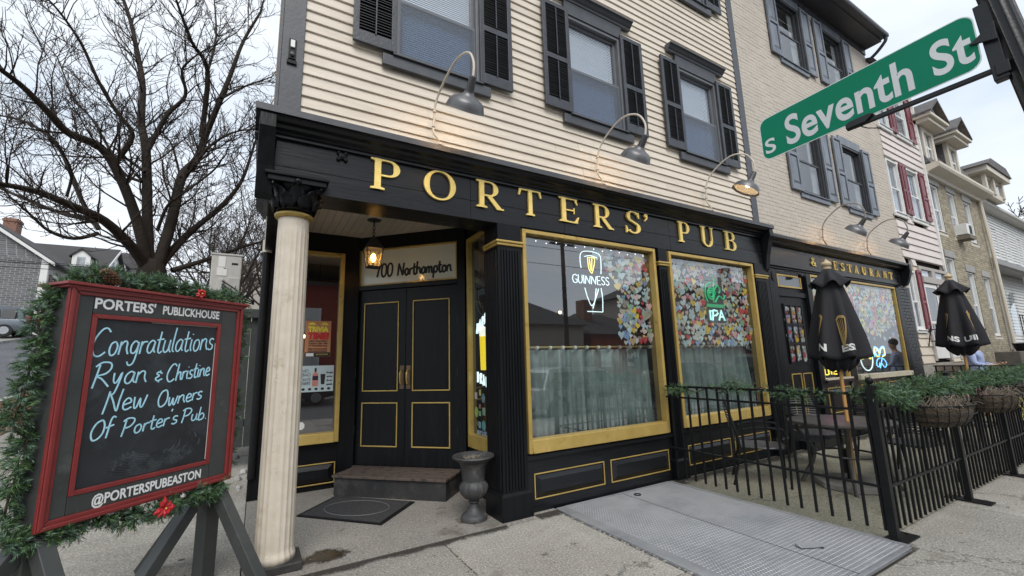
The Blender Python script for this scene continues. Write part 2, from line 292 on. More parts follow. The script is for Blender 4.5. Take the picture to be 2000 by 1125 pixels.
# single-stroke script letters: (advance, [polylines]); x height .5, cap height 1
SCR = {
 'C': (.72, [[(.66,.86),(.5,1),(.3,.95),(.1,.65),(.05,.35),(.18,.06),(.4,0),(.62,.14)]]),
 'R': (.66, [[(.14,.92),(.1,.5),(.04,0)],[(.0,.84),(.2,1.0),(.5,.96),(.56,.74),(.4,.54),(.1,.46),(.3,.34),(.6,.0)]]),
 'N': (.66, [[(.12,.95),(.08,.5),(.02,0)],[(.1,.92),(.3,.5),(.5,.02),(.54,.5),(.6,.96)]]),
 'O': (.62, [[(.4,1),(.18,.9),(.05,.5),(.14,.08),(.32,0),(.52,.2),(.56,.6),(.46,.94),(.34,.98)]]),
 'P': (.58, [[(.14,.92),(.1,.45),(.04,-.02)],[(.0,.86),(.2,1.0),(.48,.94),(.54,.74),(.38,.5),(.1,.44)]]),
 'a': (.46, [[(.38,.42),(.24,.5),(.08,.36),(.06,.12),(.18,0),(.32,.12),(.39,.46),(.37,.14),(.46,.02)]]),
 'b': (.46, [[(.1,1.0),(.07,.5),(.06,.05),(.2,0),(.36,.1),(.38,.34),(.26,.48),(.08,.36)]]),
 'c': (.38, [[(.34,.42),(.22,.5),(.08,.36),(.07,.12),(.18,0),(.36,.06)]]),
 'e': (.4, [[(.08,.24),(.34,.3),(.3,.46),(.18,.5),(.07,.34),(.08,.1),(.2,0),(.4,.08)]]),
 'f': (.34, [[(.36,.9),(.24,1.0),(.16,.8),(.13,.3),(.1,-.1)],[(.0,.48),(.34,.52)]]),
 'g': (.46, [[(.38,.42),(.22,.5),(.08,.34),(.1,.1),(.24,.04),(.36,.2),(.4,.46),(.38,.0),(.3,-.34),(.12,-.4),(.02,-.26)]]),
 'h': (.46, [[(.1,1.0),(.07,.5),(.05,0)],[(.06,.28),(.2,.48),(.34,.44),(.36,.2),(.44,.0)]]),
 'i': (.2, [[(.09,.5),(.07,.2),(.14,.0)],[(.1,.7),(.12,.73)]]),
 'l': (.2, [[(.12,1.0),(.08,.5),(.08,.1),(.18,.0)]]),
 'n': (.48, [[(.07,.48),(.05,.0)],[(.06,.3),(.2,.48),(.34,.44),(.36,.2),(.46,.0)]]),
 'm': (.66, [[(.07,.48),(.05,.0)],[(.06,.32),(.18,.48),(.28,.42),(.3,.0)],[(.3,.3),(.42,.48),(.52,.42),(.54,.12),(.64,.0)]]),
 'o': (.44, [[(.26,.5),(.1,.42),(.06,.18),(.16,0),(.32,.06),(.38,.3),(.3,.46),(.22,.49)]]),
 'p': (.46, [[(.08,.48),(.06,.1),(.03,-.4)],[(.07,.34),(.22,.5),(.38,.4),(.38,.16),(.24,.02),(.07,.12)]]),
 'r': (.34, [[(.08,.48),(.06,.0)],[(.07,.26),(.16,.44),(.34,.46)]]),
 's': (.36, [[(.32,.44),(.2,.5),(.08,.42),(.12,.28),(.28,.2),(.28,.06),(.14,0),(.02,.06)]]),
 't': (.34, [[(.16,.86),(.13,.4),(.14,.08),(.24,0),(.34,.08)],[(.0,.52),(.34,.56)]]),
 'u': (.46, [[(.08,.5),(.06,.14),(.18,0),(.32,.12),(.37,.5),(.36,.14),(.46,.0)]]),
 'w': (.6, [[(.06,.5),(.1,.04),(.2,.0),(.3,.4),(.34,.04),(.44,.0),(.56,.5)]]),
 'y': (.46, [[(.07,.5),(.1,.16),(.22,.1),(.36,.5),(.3,.0),(.2,-.36),(.04,-.36)]]),
 '&': (.4, [[(.3,.5),(.14,.6),(.06,.48),(.18,.36),(.04,.2),(.14,.04),(.34,.16)],[(.2,.62),(.2,.7)],[(.2,.04),(.19,-.06)]]),
 "'": (.14, [[(.08,1.0),(.04,.84)]]), '.': (.16, [[(.06,.02),(.09,.03)]]), ' ': (.3, []),
 '7': (.44, [[(.02,.94),(.4,.98),(.24,.5),(.14,0)]]), '0': (.5, [[(.24,1),(.08,.8),(.06,.25),(.22,0),(.4,.2),(.42,.75),(.26,.99)]]),
 'G': (.62, [[(.54,.84),(.36,1),(.14,.88),(.06,.5),(.14,.1),(.36,0),(.54,.12),(.54,.44),(.36,.44)]]),
 'U': (.56, [[(.06,1),(.06,.3),(.16,.03),(.36,.03),(.48,.3),(.48,1)]]), 'I': (.22, [[(.1,1),(.1,0)]]),
 'E': (.48, [[(.42,1),(.06,1),(.06,0),(.42,0)],[(.06,.5),(.36,.5)]]), 'S': (.5, [[(.42,.86),(.26,1),(.1,.9),(.08,.66),(.4,.36),(.4,.12),(.24,0),(.06,.14)]]),
 'D': (.54, [[(.06,0),(.06,1),(.3,.96),(.46,.7),(.44,.26),(.28,.02),(.06,0)]]), 'A': (.54, [[(.0,0),(.24,1),(.48,0)],[(.1,.36),(.38,.36)]]),
 'T': (.48, [[(.0,1),(.46,1)],[(.23,1),(.23,0)]]), 'H': (.54, [[(.06,1),(.06,0)],[(.46,1),(.46,0)],[(.06,.5),(.46,.5)]]), 'L': (.44, [[(.06,1),(.06,0),(.4,0)]]),
 'Y': (.5, [[(.02,1),(.24,.5),(.46,1)],[(.24,.5),(.24,0)]]), 'B': (.5, [[(.06,0),(.06,1),(.3,.96),(.38,.78),(.28,.54),(.06,.52),(.32,.5),(.44,.28),(.34,.03),(.06,0)]]), 'W': (.7, [[(.02,1),(.16,0),(.32,.7),(.48,0),(.64,1)]]),
 'V': (.5, [[(.02,1),(.23,0),(.46,1)]]),
 'M': (.66, [[(.05,0),(.08,1),(.3,.3),(.52,1),(.56,0)]]),
}
def smooth_line(p, k=4):
    if len(p) < 3: return p
    o = []
    for i in range(len(p)-1):
        a, b, c, d = p[max(i-1,0)], p[i], p[i+1], p[min(i+2,len(p)-1)]
        for j in range(k):
            t = j/k; o.append(tuple(.5*((2*b[q])+(-a[q]+c[q])*t+(2*a[q]-5*b[q]+4*c[q]-d[q])*t*t+(-a[q]+3*b[q]-3*c[q]+d[q])*t**3) for q in (0,1)))
    o.append(p[-1]); return o
def script_lines(s, x0, y0, w, h, sl=.12, rise=0, jit=.0, soft=True):
    adv = sum(SCR[c][0] for c in s); k = w/adv; x = 0; out = []
    for c in s:
        jy = random.uniform(-jit, jit)
        for pl in SCR[c][1]:
            q = smooth_line(pl) if soft and c not in 'EAITHLYM' else pl
            out.append([(x0+(x+px)*k+(py*h)*sl, y0+(py+jy)*h+rise*((x+px)/adv)) for px, py in q])
        x += SCR[c][0]
    return out
def strokes(mb, lines, P, r, flat=.35, n=6, upv=None):
    for pl in lines:
        mb.tube([P(u, v) for u, v in pl], r, n, flat=flat, upv=upv)
    return mb
# ================================================================ GROUND
def tz(y): return 0 if y <= 6 else .13*(y-6)**2/(y-6+1.5)
def strip(mb, x0, x1, ys, dz, th=.0):
    n = len(mb.v)
    for y in ys: mb.v += [(x0, y, tz(y)+dz), (x1, y, tz(y)+dz)]
    for i in range(len(ys)-1):
        mb.f.append((n+2*i, n+2*i+1, n+2*i+3, n+2*i+2)); mb.mi.append(0)
YS = [-300, -60, 0, 5] + [6+.5*i for i in range(12)] + [13, 15, 18, 22, 28, 36, 48, 62, 80, 110, 150, 220, 400]
g = MB(); strip(g, -400, 500, YS, -.24); struct('ground', g, earth)
g = MB(); strip(g, -70, 160, [-11, -2.0], -.13); struct('road', g, asphalt)
g = MB(); strip(g, -11.6, -5.0, [y for y in YS if -61 < y < 230], -.126); struct('side_road', g, asphalt)
kerbm = stone('kerb_granite', (.24,.24,.235), (.32,.315,.30), (.2,.2,.19), (.12,.11,.1), s=2)
g = MB(); g.box(-5.0, 40, -2.0, -1.86, -.3, .003); struct('kerb', g, kerbm, bevel=.01)
g = MB(); YK = [-2, 5]+[y for y in YS if 6 < y < 150]
for a, b in zip(YK[:-1], YK[1:]):
    g.hexa([(-5.1,a,tz(a)-.3),(-4.96,a,tz(a)-.3),(-4.96,b,tz(b)-.3),(-5.1,b,tz(b)-.3),(-5.1,a,tz(a)+.01),(-4.96,a,tz(a)+.01),(-4.96,b,tz(b)+.01),(-5.1,b,tz(b)+.01)])
    g.hexa([(-11.74,a,tz(a)-.3),(-11.6,a,tz(a)-.3),(-11.6,b,tz(b)-.3),(-11.74,b,tz(b)-.3),(-11.74,a,tz(a)+.01),(-11.6,a,tz(a)+.01),(-11.6,b,tz(b)+.01),(-11.74,b,tz(b)+.01)])
struct('side_kerb', g, kerbm, label='granite kerbs on both sides of the side street')
g = MB(); strip(g, -14.5, -11.74, [y for y in YS if -1 < y < 150], 0); struct('far_sidewalk', g, concrete)
g = MB(); g.box(-60, 70, -14, -11, -.3, 0); struct('opposite_sidewalk', g, concrete)
# sidewalk bed + slabs
g = MB(); g.box(-4.96, 30, -1.86, 3.78, -.3, -.03); strip(g, -4.96, .0, [3.78, 5]+[y for y in YS if 6 <= y < 150], -.03)
side = struct('sidewalk', g, mat('joint_dirt', (.05,.045,.035), (.09,.08,.06), rough=.95))
def slab(x0, x1, y0, y1, m=concrete, nm='paving_slab'):
    gp = random.uniform(.004, .008); dz = random.uniform(-.004, .003); g = MB()
    q = [(x0+gp, y0+gp), (x1-gp, y0+gp), (x1-gp, y1-gp), (x0+gp, y1-gp)]
    g.hexa([(a, b, tz(b)-.09) for a, b in q]+[(a, b, tz(b)+dz) for a, b in q]); part(nm, g, m, side, bevel=.006)
for x0, x1 in ((-4.9,-3.5),(-3.5,-2.0),(-2.0,-.45),(-.45,1.47),(1.47,2.73)):
    for y0, y1 in ((-1.85,-.6),(-.6,.85),(.85,2.3),(2.3,3.78)): slab(x0, x1, y0, y1)
for y0, y1 in ((-1.85,-.4),(-.4,.95)):
    for k in range(17): slab(2.73+k*1.55, 2.73+(k+1)*1.55, y0, y1)
slab(2.73, 4.5, .95, 1.56)
for k in range(16): slab(4.5+k*1.55, 4.5+(k+1)*1.55, .95, 1.78)
for k in range(17):
    y0 = 3.78+k*1.5
    slab(-1.5, 0, y0, y0+1.5); slab(-3.0, -1.5, y0, y0+1.5); slab(-3.7, -3.0, y0, y0+1.5)
patio = MB(); patio.box(4.5, 30, 1.78, 3.9, -.2, .004); struct('patio_floor', patio, patioc)
g = MB(); g.prism([(0.0,3.78),(2.75,3.78),(2.75,4.4),(2.3,5.2),(1.1,6.3),(-.0,6.3)], lambda u, v, w: (u, v, w), -.12, .002); struct('entry_floor', g, concrete2)
def stain(name, col, strength=.8, rough=.85, linear=False, sc=6):
    """a thin deposit on the paving whose edge breaks up irregularly"""
    mt = bpy.data.materials.new(name); mt.use_nodes = True; t = mt.node_tree; N, L = t.nodes, t.links; b = N['Principled BSDF']
    b.inputs['Base Color'].default_value = (*col, 1); b.inputs['Roughness'].default_value = rough
    tc = N.new('ShaderNodeTexCoord'); gr = N.new('ShaderNodeTexGradient')
    if linear:
        sp_ = N.new('ShaderNodeSeparateXYZ'); L.new(tc.outputs['Generated'], sp_.inputs[0]); src = sp_.outputs['Y']
    else:
        gr.gradient_type = 'SPHERICAL'; mp = N.new('ShaderNodeMapping'); mp.inputs['Location'].default_value = (-1,-1,0); mp.inputs['Scale'].default_value = (2,2,0); L.new(tc.outputs['Generated'], mp.inputs[0]); L.new(mp.outputs[0], gr.inputs[0]); src = gr.outputs['Fac']
    n = N.new('ShaderNodeTexNoise'); n.inputs['Scale'].default_value = sc; n.inputs['Detail'].default_value = 9; n.inputs['Roughness'].default_value = .7; L.new(tc.outputs['Object'], n.inputs['Vector'])
    ad = N.new('ShaderNodeMath'); ad.operation = 'MULTIPLY_ADD'; L.new(n.outputs[0], ad.inputs[0]); ad.inputs[1].default_value = 1.6; ad.inputs[2].default_value = -1.0
    a2 = N.new('ShaderNodeMath'); a2.operation = 'ADD'; L.new(ad.outputs[0], a2.inputs[0]); L.new(src, a2.inputs[1])
    mr = N.new('ShaderNodeMapRange'); mr.inputs[1].default_value = .18; mr.inputs[2].default_value = .5; mr.inputs[4].default_value = strength; L.new(a2.outputs[0], mr.inputs[0]); L.new(mr.outputs[0], b.inputs['Alpha']); return mt
grm = stain('street_grime', (.035,.030,.024), .75, linear=True)
for nm, x0, x1, y0, y1 in (('a', 2.46, 2.75, 3.62, 3.86), ('b', 4.5, 13.3, 3.55, 3.88), ('c', .02, 2.1, 3.62, 3.79)):
    g = MB(); g.add([(x0,y0,.0085),(x1,y0,.0085),(x1,y1,.0085),(x0,y1,.0085)], [(0,1,2,3)]); struct('grime', g, grm)
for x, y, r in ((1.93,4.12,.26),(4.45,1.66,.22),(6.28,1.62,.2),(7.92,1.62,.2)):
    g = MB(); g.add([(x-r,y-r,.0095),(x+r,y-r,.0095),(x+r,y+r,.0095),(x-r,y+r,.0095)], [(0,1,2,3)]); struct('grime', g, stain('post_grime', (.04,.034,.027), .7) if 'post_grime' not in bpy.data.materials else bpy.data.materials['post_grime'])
g = MB(); g.add([(6.35,1.02,.0095),(7.35,1.02,.0095),(7.35,1.52,.0095),(6.35,1.52,.0095)], [(0,1,2,3)]); struct('rust_stain', g, stain('rust', (.20,.085,.03), .6))
g = MB()     # damp patch beside the column
g.prism([(.56+.34*math.cos(a), 4.05+.22*math.sin(a)) for a in [i*math.pi/24 for i in range(48)]], lambda u, v, w: (u, v, w), .0032, .0048)
struct('damp_patch', g, stain('wet_concrete', (.05,.038,.026), .9, rough=.2))
# brick planting strip beside the side road
brickm = mat('paver_brick', (.17,.085,.06), (.26,.14,.10), rough=.85, scale=30, bump=.4, bscale=80, island=.3)
g = MB()
for i in range(170):
    y = 4+i*.105
    for j in range(6):
        x = -4.94+j*.205+(.1 if i % 2 else 0); z = tz(y)
        if x < -3.8: g.box(x, x+.196, y, y+.097, z-.04, z+random.uniform(-.006, .006))
part('brick_strip', g, brickm, kind='stuff', label='red brick planting strip beside the side road')
# ================================================================ PUB BUILDING (corner house with wooden siding)
pub = thing('pub_building', 'corner pub with cream clapboard upper floors and a black and gold wooden shopfront', 'building', (3.6, 4.1, 0))
WY = 4.0        # face of the siding
WIN = [(1.51, 4.62, 6.1), (3.78, 4.62, 6.1), (6.0, 4.62, 6.1), (1.51, 7.6, 9.05), (3.78, 7.6, 9.05), (6.0, 7.6, 9.05)]
g = MB(); g.box(.02, 7.33, 4.24, 16, 3.5, 11.2); part('wall', g, cream, pub)
g = MB()
for s in (0, 1): g.box(.02, 7.33, 9.5-s*.0, 16, .0, 3.3) if s == 0 else None
g.box(.14, .2, 6.3, 9.5, 0, 3.3); g.box(7.2, 7.33, 4.1, 9.5, 0, 3.3); g.box(.14, 7.2, 6.22, 9.5, .0, .12); g.box(2.34, 7.2, 4.0, 6.22, 0, .12)
part('inner_wall', g, redin, pub)
# clapboards, each course cut round the windows
z = 3.72; HW = .49
k = 0
while z < 11.1:
    h = .111; segs = [(.2, 7.18)]
    for xc, a, b in WIN:
        if a-.09 < z+h*.6 and z+h*.4 < b+.24:
            ns = []
            for s0, s1 in segs:
                if s0 < xc < s1: ns += [(s0, xc-HW-.02), (xc+HW+.02, s1)]
                else: ns.append((s0, s1))
            segs = ns
    cutx = random.uniform(2.2, 5.4); nseg = []
    for s0, s1 in segs: nseg += [(s0, cutx), (cutx+.003, s1)] if s0+.3 < cutx < s1-.3 else [(s0, s1)]
    for s0, s1 in nseg:
        dy = random.uniform(-.0015, .0015)
        m_ = MB(); m_.sweepx([(WY-.020+dy, z), (WY-.019+dy, z+.012), (WY-.001+dy, z+h+.004), (WY+.03, z+h+.004), (WY+.03, z+.002), (WY+.006, z+.002), (WY+.004, z-.004), (WY-.012, z-.004)], s0, s1)
        part('siding_board', m_, cream, pub)
    z += h; k += 1
g = MB(); g.box(.02, 7.3, WY+.032, 4.24, 3.6, 11.1)
# backing split round windows
g = MB()
zs = sorted({3.6, 11.1} | {a-.02 for _, a, _ in WIN} | {b+.02 for _, _, b in WIN})
for za, zb in zip(zs[:-1], zs[1:]):
    mid_ = (za+zb)/2; cuts = sorted([xc for xc, a, b in WIN if a-.03 < mid_ < b+.03]); xs = .03
    for xc in cuts: g.box(xs, xc-HW-.01, WY+.033, 4.24, za, zb); xs = xc+HW+.01
    g.box(xs, 7.32, WY+.033, 4.24, za, zb)
part('sheathing', g, darkin, pub)
for x0, x1 in ((.02, .2), (7.18, 7.35)):
    g = MB(); g.box(x0, x1, WY-.03, WY+.04, 3.7, 11.1)
    if x0 < .1: g.box(-.005, .02, WY-.03, WY+.16, 3.7, 11.1)
    part('corner_board', g, greyt, pub, bevel=.004)
g = MB(); g.box(.09, .138, 6.305, 16, .0, 3.5); part('side_base_wall', g, blackv, pub); g = MB(); g.box(-.012, .018, WY+.16, 16, 3.5, 11.1)
part('side_wall', g, mat('tan_side_wall', (.26,.19,.11), (.33,.25,.16), rough=.7, scale=3), pub)
# little switch box on the left corner board
g = MB(); g.box(.075, .135, WY-.045, WY-.03, 4.25, 4.45); g.box(.065, .145, WY-.05, WY-.03, 4.2, 4.235)
bx = part('doorbell_plate', g, ironm, pub, bevel=.003)
g = MB(); g.box(.088, .122, WY-.06, WY-.045, 4.36, 4.43); part('button', g, whitem, sub(bx))
g = MB(); g.ball((.105, WY-.055, 4.29), .018); part('button', g, sashm, bx)

def shutter(parent, x0, x1, z0, z1, y, mid=.47, panels=False, mats=(None, None), pitch=.032):
    fm, lm = mats; st = .055
    g = MB(); g.box(x0, x0+st, y-.035, y, z0, z1); g.box(x1-st, x1, y-.035, y, z0, z1)
    zm = z0+(z1-z0)*mid; rails = [(z0, z0+.13), (zm-.035, zm+.035), (z1-.06, z1)]
    for a, b in rails: g.box(x0+st, x1-st, y-.033, y-.003, a, b)
    s = part('shutter', g, fm, parent, bevel=.003); sub(s)
    ca, cb = (rails[0][1], rails[1][0]), (rails[1][1], rails[2][0])
    if panels:
        for a, b in (ca, cb):
            g = MB(); g.box(x0+st, x1-st, y-.012, y-.004, a, b)
            g.hexa([(x0+st+.015,y-.012,a+.015),(x1-st-.015,y-.012,a+.015),(x1-st-.015,y-.011,b-.015),(x0+st+.015,y-.011,b-.015),
                    (x0+st+.05,y-.028,a+.05),(x1-st-.05,y-.028,a+.05),(x1-st-.05,y-.028,b-.05),(x0+st+.05,y-.028,b-.05)])
            part('panel', g, fm, s)
    else:
        g = MB()
        for a, b in (ca, cb):
            n = int((b-a)/pitch)
            for i in range(n):
                zz = a+(i+.5)*(b-a)/n+random.uniform(-.002,.002); t = random.uniform(-.004, .004)
                g.hexa([(x0+st,y-.026,zz-.016+t),(x1-st,y-.026,zz-.016+t),(x1-st,y-.004,zz+.006),(x0+st,y-.004,zz+.006),
                        (x0+st,y-.026,zz-.009+t),(x1-st,y-.026,zz-.009+t),(x1-st,y-.004,zz+.013),(x0+st,y-.004,zz+.013)])
        part('louvers', g, lm, s, kind='stuff')
        g = MB(); xm = (x0+x1)/2
        g.box(xm-.006, xm+.006, y-.046, y-.036, ca[0]-.01, ca[1]-.02); g.box(xm-.006, xm+.006, y-.046, y-.036, cb[0]+.01, cb[1]-.02)
        part('tilt_rod', g, fm, s)
        g = MB(); g.box(x0+st, x1-st, y-.003, y-.001, z0+.1, z1-.05); part('backing', g, louv, s)
    return s
def sash_window(parent, xc, z0, z1, y, hw, fm, upper='blind', lower='screen', sillw=.61, cap=True, casing=greyt, depth=.12, silldrop=.14, capw=.70, tr=.045):
    """double hung window in a wall whose face is at y"""
    zm = z0+(z1-z0)*.47
    g = MB()
    g.box(xc-hw, xc-hw+tr, y-.02, y+depth, z0, z1); g.box(xc+hw-tr, xc+hw, y-.02, y+depth, z0, z1)
    g.box(xc-hw+tr, xc+hw-tr, y-.018, y+depth, z1-tr, z1); g.box(xc-hw+tr, xc+hw-tr, y-.018, y+depth, z0, z0+tr)
    w = part('window', g, fm, parent, bevel=.003); sub(w)
    def sash(a, b, yy, nm):
        g = MB(); q = .038; l, r = xc-hw+tr, xc+hw-tr
        g.box(l, l+q, yy, yy+.03, a, b); g.box(r-q, r, yy, yy+.03, a, b); g.box(l+q, r-q, yy+.001, yy+.029, b-q, b); g.box(l+q, r-q, yy+.001, yy+.029, a, a+q)
        part(nm, g, fm, w, bevel=.002)
        return l+q, r-q, a+q, b-q
    l, r, a, b = sash(zm-.02, z1-tr, y+.04, 'upper_sash')
    g = MB(); g.box(l, r, y+.052, y+.057, a, b); part('pane', g, glassd, w)
    l, r, a2, b2 = sash(z0+tr, zm+.02, y+.008, 'lower_sash')
    g = MB(); g.box(l, r, y+.02, y+.025, a2, b2); part('pane', g, glassd, w)
    if upper == 'blind' or lower == 'screen':
        g = MB(); n = int((z1-z0)/.026); bot = z0+.03 if upper == 'blind' else z1-.3
        for i in range(n):
            zz = z1-.05-i*.026
            if zz > bot: g.hexa([(l,y+.085,zz-.012),(r,y+.085,zz-.012),(r,y+.094,zz+.010),(l,y+.094,zz+.010),(l,y+.087,zz-.012),(r,y+.087,zz-.012),(r,y+.096,zz+.010),(l,y+.096,zz+.010)])
        part('blind', g, blind, w, kind='stuff')
    if lower == 'screen':
        g = MB(); g.box(l-.02, r+.02, y-.002, y+.001, z0+tr+.01, zm-.01); sc_ = part('insect_screen', g, screen_t, w)
    if sillw:
        g = MB(); g.box(xc-sillw, xc+sillw, y-.045, y, z0-silldrop, z0-.02); g.box(xc-hw-.02, xc+hw+.02, y-.07, y, z0-.02, z0); part('sill', g, casing, w, bevel=.004)
    if cap:
        g = MB(); g.box(xc-hw-.03, xc+hw+.03, y-.035, y, z1, z1+.2)
        g.sweepx([(y, z1+.2), (y-.045, z1+.2), (y-.055, z1+.225), (y-.075, z1+.24), (y-.10, z1+.275), (y-.125, z1+.285), (y-.125, z1+.305), (y, z1+.315)], xc-capw, xc+capw)
        part('head_moulding', g, casing, w)
    return w
screen_t = glass_mat('screen_mesh', (.66,.72,.80), rough=.4, ior=1.3, dirt=.10)
for xc, a, b in WIN:
    sash_window(pub, xc, a, b, WY-.025, HW, sashm)
    shutter(pub, xc-.9, xc-.475, a+.01, b+.05, WY-.05, mats=(shutb, louv)); shutter(pub, xc+.475, xc+.9, a+.01, b+.05, WY-.05, mats=(shutb, louv))

# ---- shopfront cornice, fascia, brackets
FY = 3.9
cprof = [(4.0,3.715),(3.72,3.625),(3.72,3.565),(3.735,3.56),(3.74,3.545),(3.765,3.525),(3.80,3.512),(3.815,3.49),(3.845,3.475),(3.85,3.458),(3.87,3.452),(3.87,3.43),(3.9,3.425),(4.0,3.425)]
g = MB(); g.sweepx(cprof, -.13, 7.28); part('cornice', g, black, pub)
g = MB(); g.sweepy([(.0,3.71),(-.13,3.62),(-.13,3.56),(-.115,3.54),(-.08,3.51),(-.06,3.48),(-.04,3.45),(0,3.44)], 3.9, 6.3); part('side_cornice', g, black, pub)
g = MB(); g.box(-.135, 7.285, 3.712, 3.719, 3.566, 3.622); part('drip_edge', g, greyt, pub)
g = MB()
for a, b in ((.03, 1.83), (1.834, 3.05), (3.054, 4.9), (4.904, 7.28)):
    for z0, z1, dy in ((2.985, 3.186, .0), (3.19, 3.43, .003)):
        m_ = MB(); m_.box(a, b, FY+dy+random.uniform(0,.002), FY+.1, z0, z1); part('fascia_board', m_, black, pub, bevel=.002)
g = MB(); g.box(.0, 7.28, FY+.1, 4.26, 2.99, 3.425); g.box(-.0, .25, 4.26, 6.2, 2.99, 3.425); part('beam', g, black, pub)
g = MB(); g.box(2.45, 7.28, FY+.02, 4.0, 2.955, 2.985); part('head_bead', g, black, pub)
def bracket(x0, x1, y1=FY, z1=3.56, y0=3.73, z0=2.87):
    g = MB(); g.sweepx([(y1, z1), (y0, z1), (y0-.005, z1-.12), (y0+.03, z1-.2), (y0+.09, z1-.42), (y1-.04, z0+.05), (y1, z0)], x0, x1); part('console_bracket', g, blackv, pub, bevel=.006)
bracket(-.10, .02); bracket(7.16, 7.27, z0=2.86)
for x in (.555, 2.94, 4.92):   # cast rosettes / old hooks on the fascia
    g = MB()
    if x < 1:
        for t in range(4):
            a = t*math.pi/2+.78; g.ball((x+.042*math.cos(a), FY-.008, 3.41-.03+.042*math.sin(a)), .02, 8, 5)
        g.lathe([(.03,0),(.03,.02),(.016,.024),(.012,.03)], (0,0,0), 12)
        for i in range(len(g.v)-48, len(g.v)): q = g.v[i]; g.v[i] = (x+q[0], FY-q[2], 3.38+q[1])
        part('cast_rosette', g, ironm, pub)
# ---- serif letters
def ring(P, mb, cx, cy, rx, ry, a0, a1, thick, thin, w0, w1, n=22):
    full = abs(a1-a0) > 359
    pts_o, pts_i = [], []
    for i in range(n+1):
        a = R(a0+(a1-a0)*i/n); t = thin+(thick-thin)*abs(math.cos(a))**1.4
        pts_o.append((cx+rx*math.cos(a), cy+ry*math.sin(a))); pts_i.append((cx+(rx-t)*math.cos(a), cy+(ry-(thin+(t-thin)*.3))*math.sin(a)))
    for i in range(n):
        mb.prism([pts_o[i], pts_o[i+1], pts_i[i+1], pts_i[i]], P, w0, w1)
def quad(P, mb, pts, w0, w1): mb.prism(pts, P, w0, w1)
def serif(ch, P, mb, D):
    T, t = .15, .055; e = D*.04; k = [0]
    def W(): k[0] += 1; return 0, D-e*k[0]
    def bar(x0, y0, x1, y1): w = W(); quad(P, mb, [(x0,y0),(x1,y0),(x1,y1),(x0,y1)], *w)
    def rg(*a, **q): w = W(); ring(P, mb, *a, w[0], w[1], **q)
    def poly(p): w = W(); quad(P, mb, p, *w)
    def stem(x, s0=.09, s1=.09, top=True, bot=True, th=T):
        bar(x, 0, x+th, 1)
        if bot: poly([(x-s0,0),(x+th+s1,0),(x+th+s1,.05),(x+th,.08),(x,.08),(x-s0,.05)])
        if top: poly([(x-s0,1),(x-s0,.95),(x,.92),(x+th,.92),(x+th+s1,.95),(x+th+s1,1)])
    if ch in 'PRB':
        stem(.1)
        if ch == 'B':
            bar(.2,.945,.42,1); bar(.2,.5,.45,.555); bar(.2,0,.45,.055)
            rg(.41,.76,.25,.24,-90,90,T,t); rg(.43,.278,.29,.278,-90,90,T+.01,t); return .76
        bar(.2,.945,.44,1); bar(.2,.44,.44,.495); rg(.42,.72,.29,.28,-90,90,T+.01,t)
        if ch == 'R': poly([(.34,.45),(.5,.45),(.8,.06),(.88,.05),(.88,0),(.66,0)]); return .86
        return .74
    if ch == 'O': rg(.46,.5,.46,.515,0,360,T+.01,t,n=36); return .92
    if ch == 'T':
        stem(.36, top=False); bar(.02,.945,.85,1); poly([(.0,1),(-.03,.74),(.02,.74),(.09,.95)]); poly([(.87,1),(.90,.74),(.85,.74),(.78,.95)]); return .88
    if ch == 'E':
        stem(.1); bar(.2,.945,.68,1); bar(.2,.48,.56,.53); bar(.2,0,.68,.055)
        poly([(.66,1),(.70,.76),(.66,.76),(.58,.95)]); poly([(.54,.38),(.58,.38),(.58,.62),(.54,.62)]); poly([(.66,0),(.74,.27),(.70,.27),(.56,.05)]); return .76
    if ch == 'S':
        rg(.34,.755,.27,.26,35,270,.14,.06); rg(.34,.245+.02,.29,.265,90,-150,.14,.06)
        poly([(.25,.62),(.30,.50),(.44,.40),(.40,.53)]); poly([(.56,1),(.60,.99),(.60,.70),(.56,.72),(.50,.88)]); poly([(.06,.0),(.02,.01),(.02,.32),(.06,.30),(.12,.12)]); return .66
    if ch == 'U':
        bar(.1,.3,.1+T,1); bar(.68,.3,.75,1); rg(.425,.31,.325,.325,180,360,T-.01,.07)
        poly([(.01,1),(.01,.95),(.1,.93),(.25,.93),(.34,.95),(.34,1)]); poly([(.60,1),(.60,.95),(.68,.93),(.75,.93),(.84,.95),(.84,1)]); return .84
    if ch == "'":
        rg(.12,.92,.08,.08,0,360,.08,.08,n=14); poly([(.20,.93),(.18,.78),(.06,.64),(.04,.67),(.12,.8),(.12,.9)]); return .24
    if ch == 'A':
        poly([(.12,0),(.19,0),(.44,.98),(.40,1)]); poly([(.38,1),(.46,1),(.80,0),(.62,0)]); bar(.24,.3,.62,.36); bar(.0,0,.3,.05); bar(.54,0,.9,.05); return .88
    if ch == 'N':
        bar(.14,0,.21,1); bar(.68,0,.75,1); poly([(.08,1),(.26,1),(.75,.06),(.75,-.02),(.68,0)]); bar(.02,0,.33,.05); bar(.02,.95,.2,1); bar(.56,.95,.87,1); return .88
    if ch == '&':
        rg(.36,.78,.19,.2,-30,240,.1,.05); rg(.34,.28,.3,.28,70,300,.13,.06); poly([(.2,.72),(.3,.72),(.82,.0),(.66,.0)]); poly([(.5,.1),(.56,.06),(.8,.46),(.74,.5)]); return .84
    return .3
lbl = {}
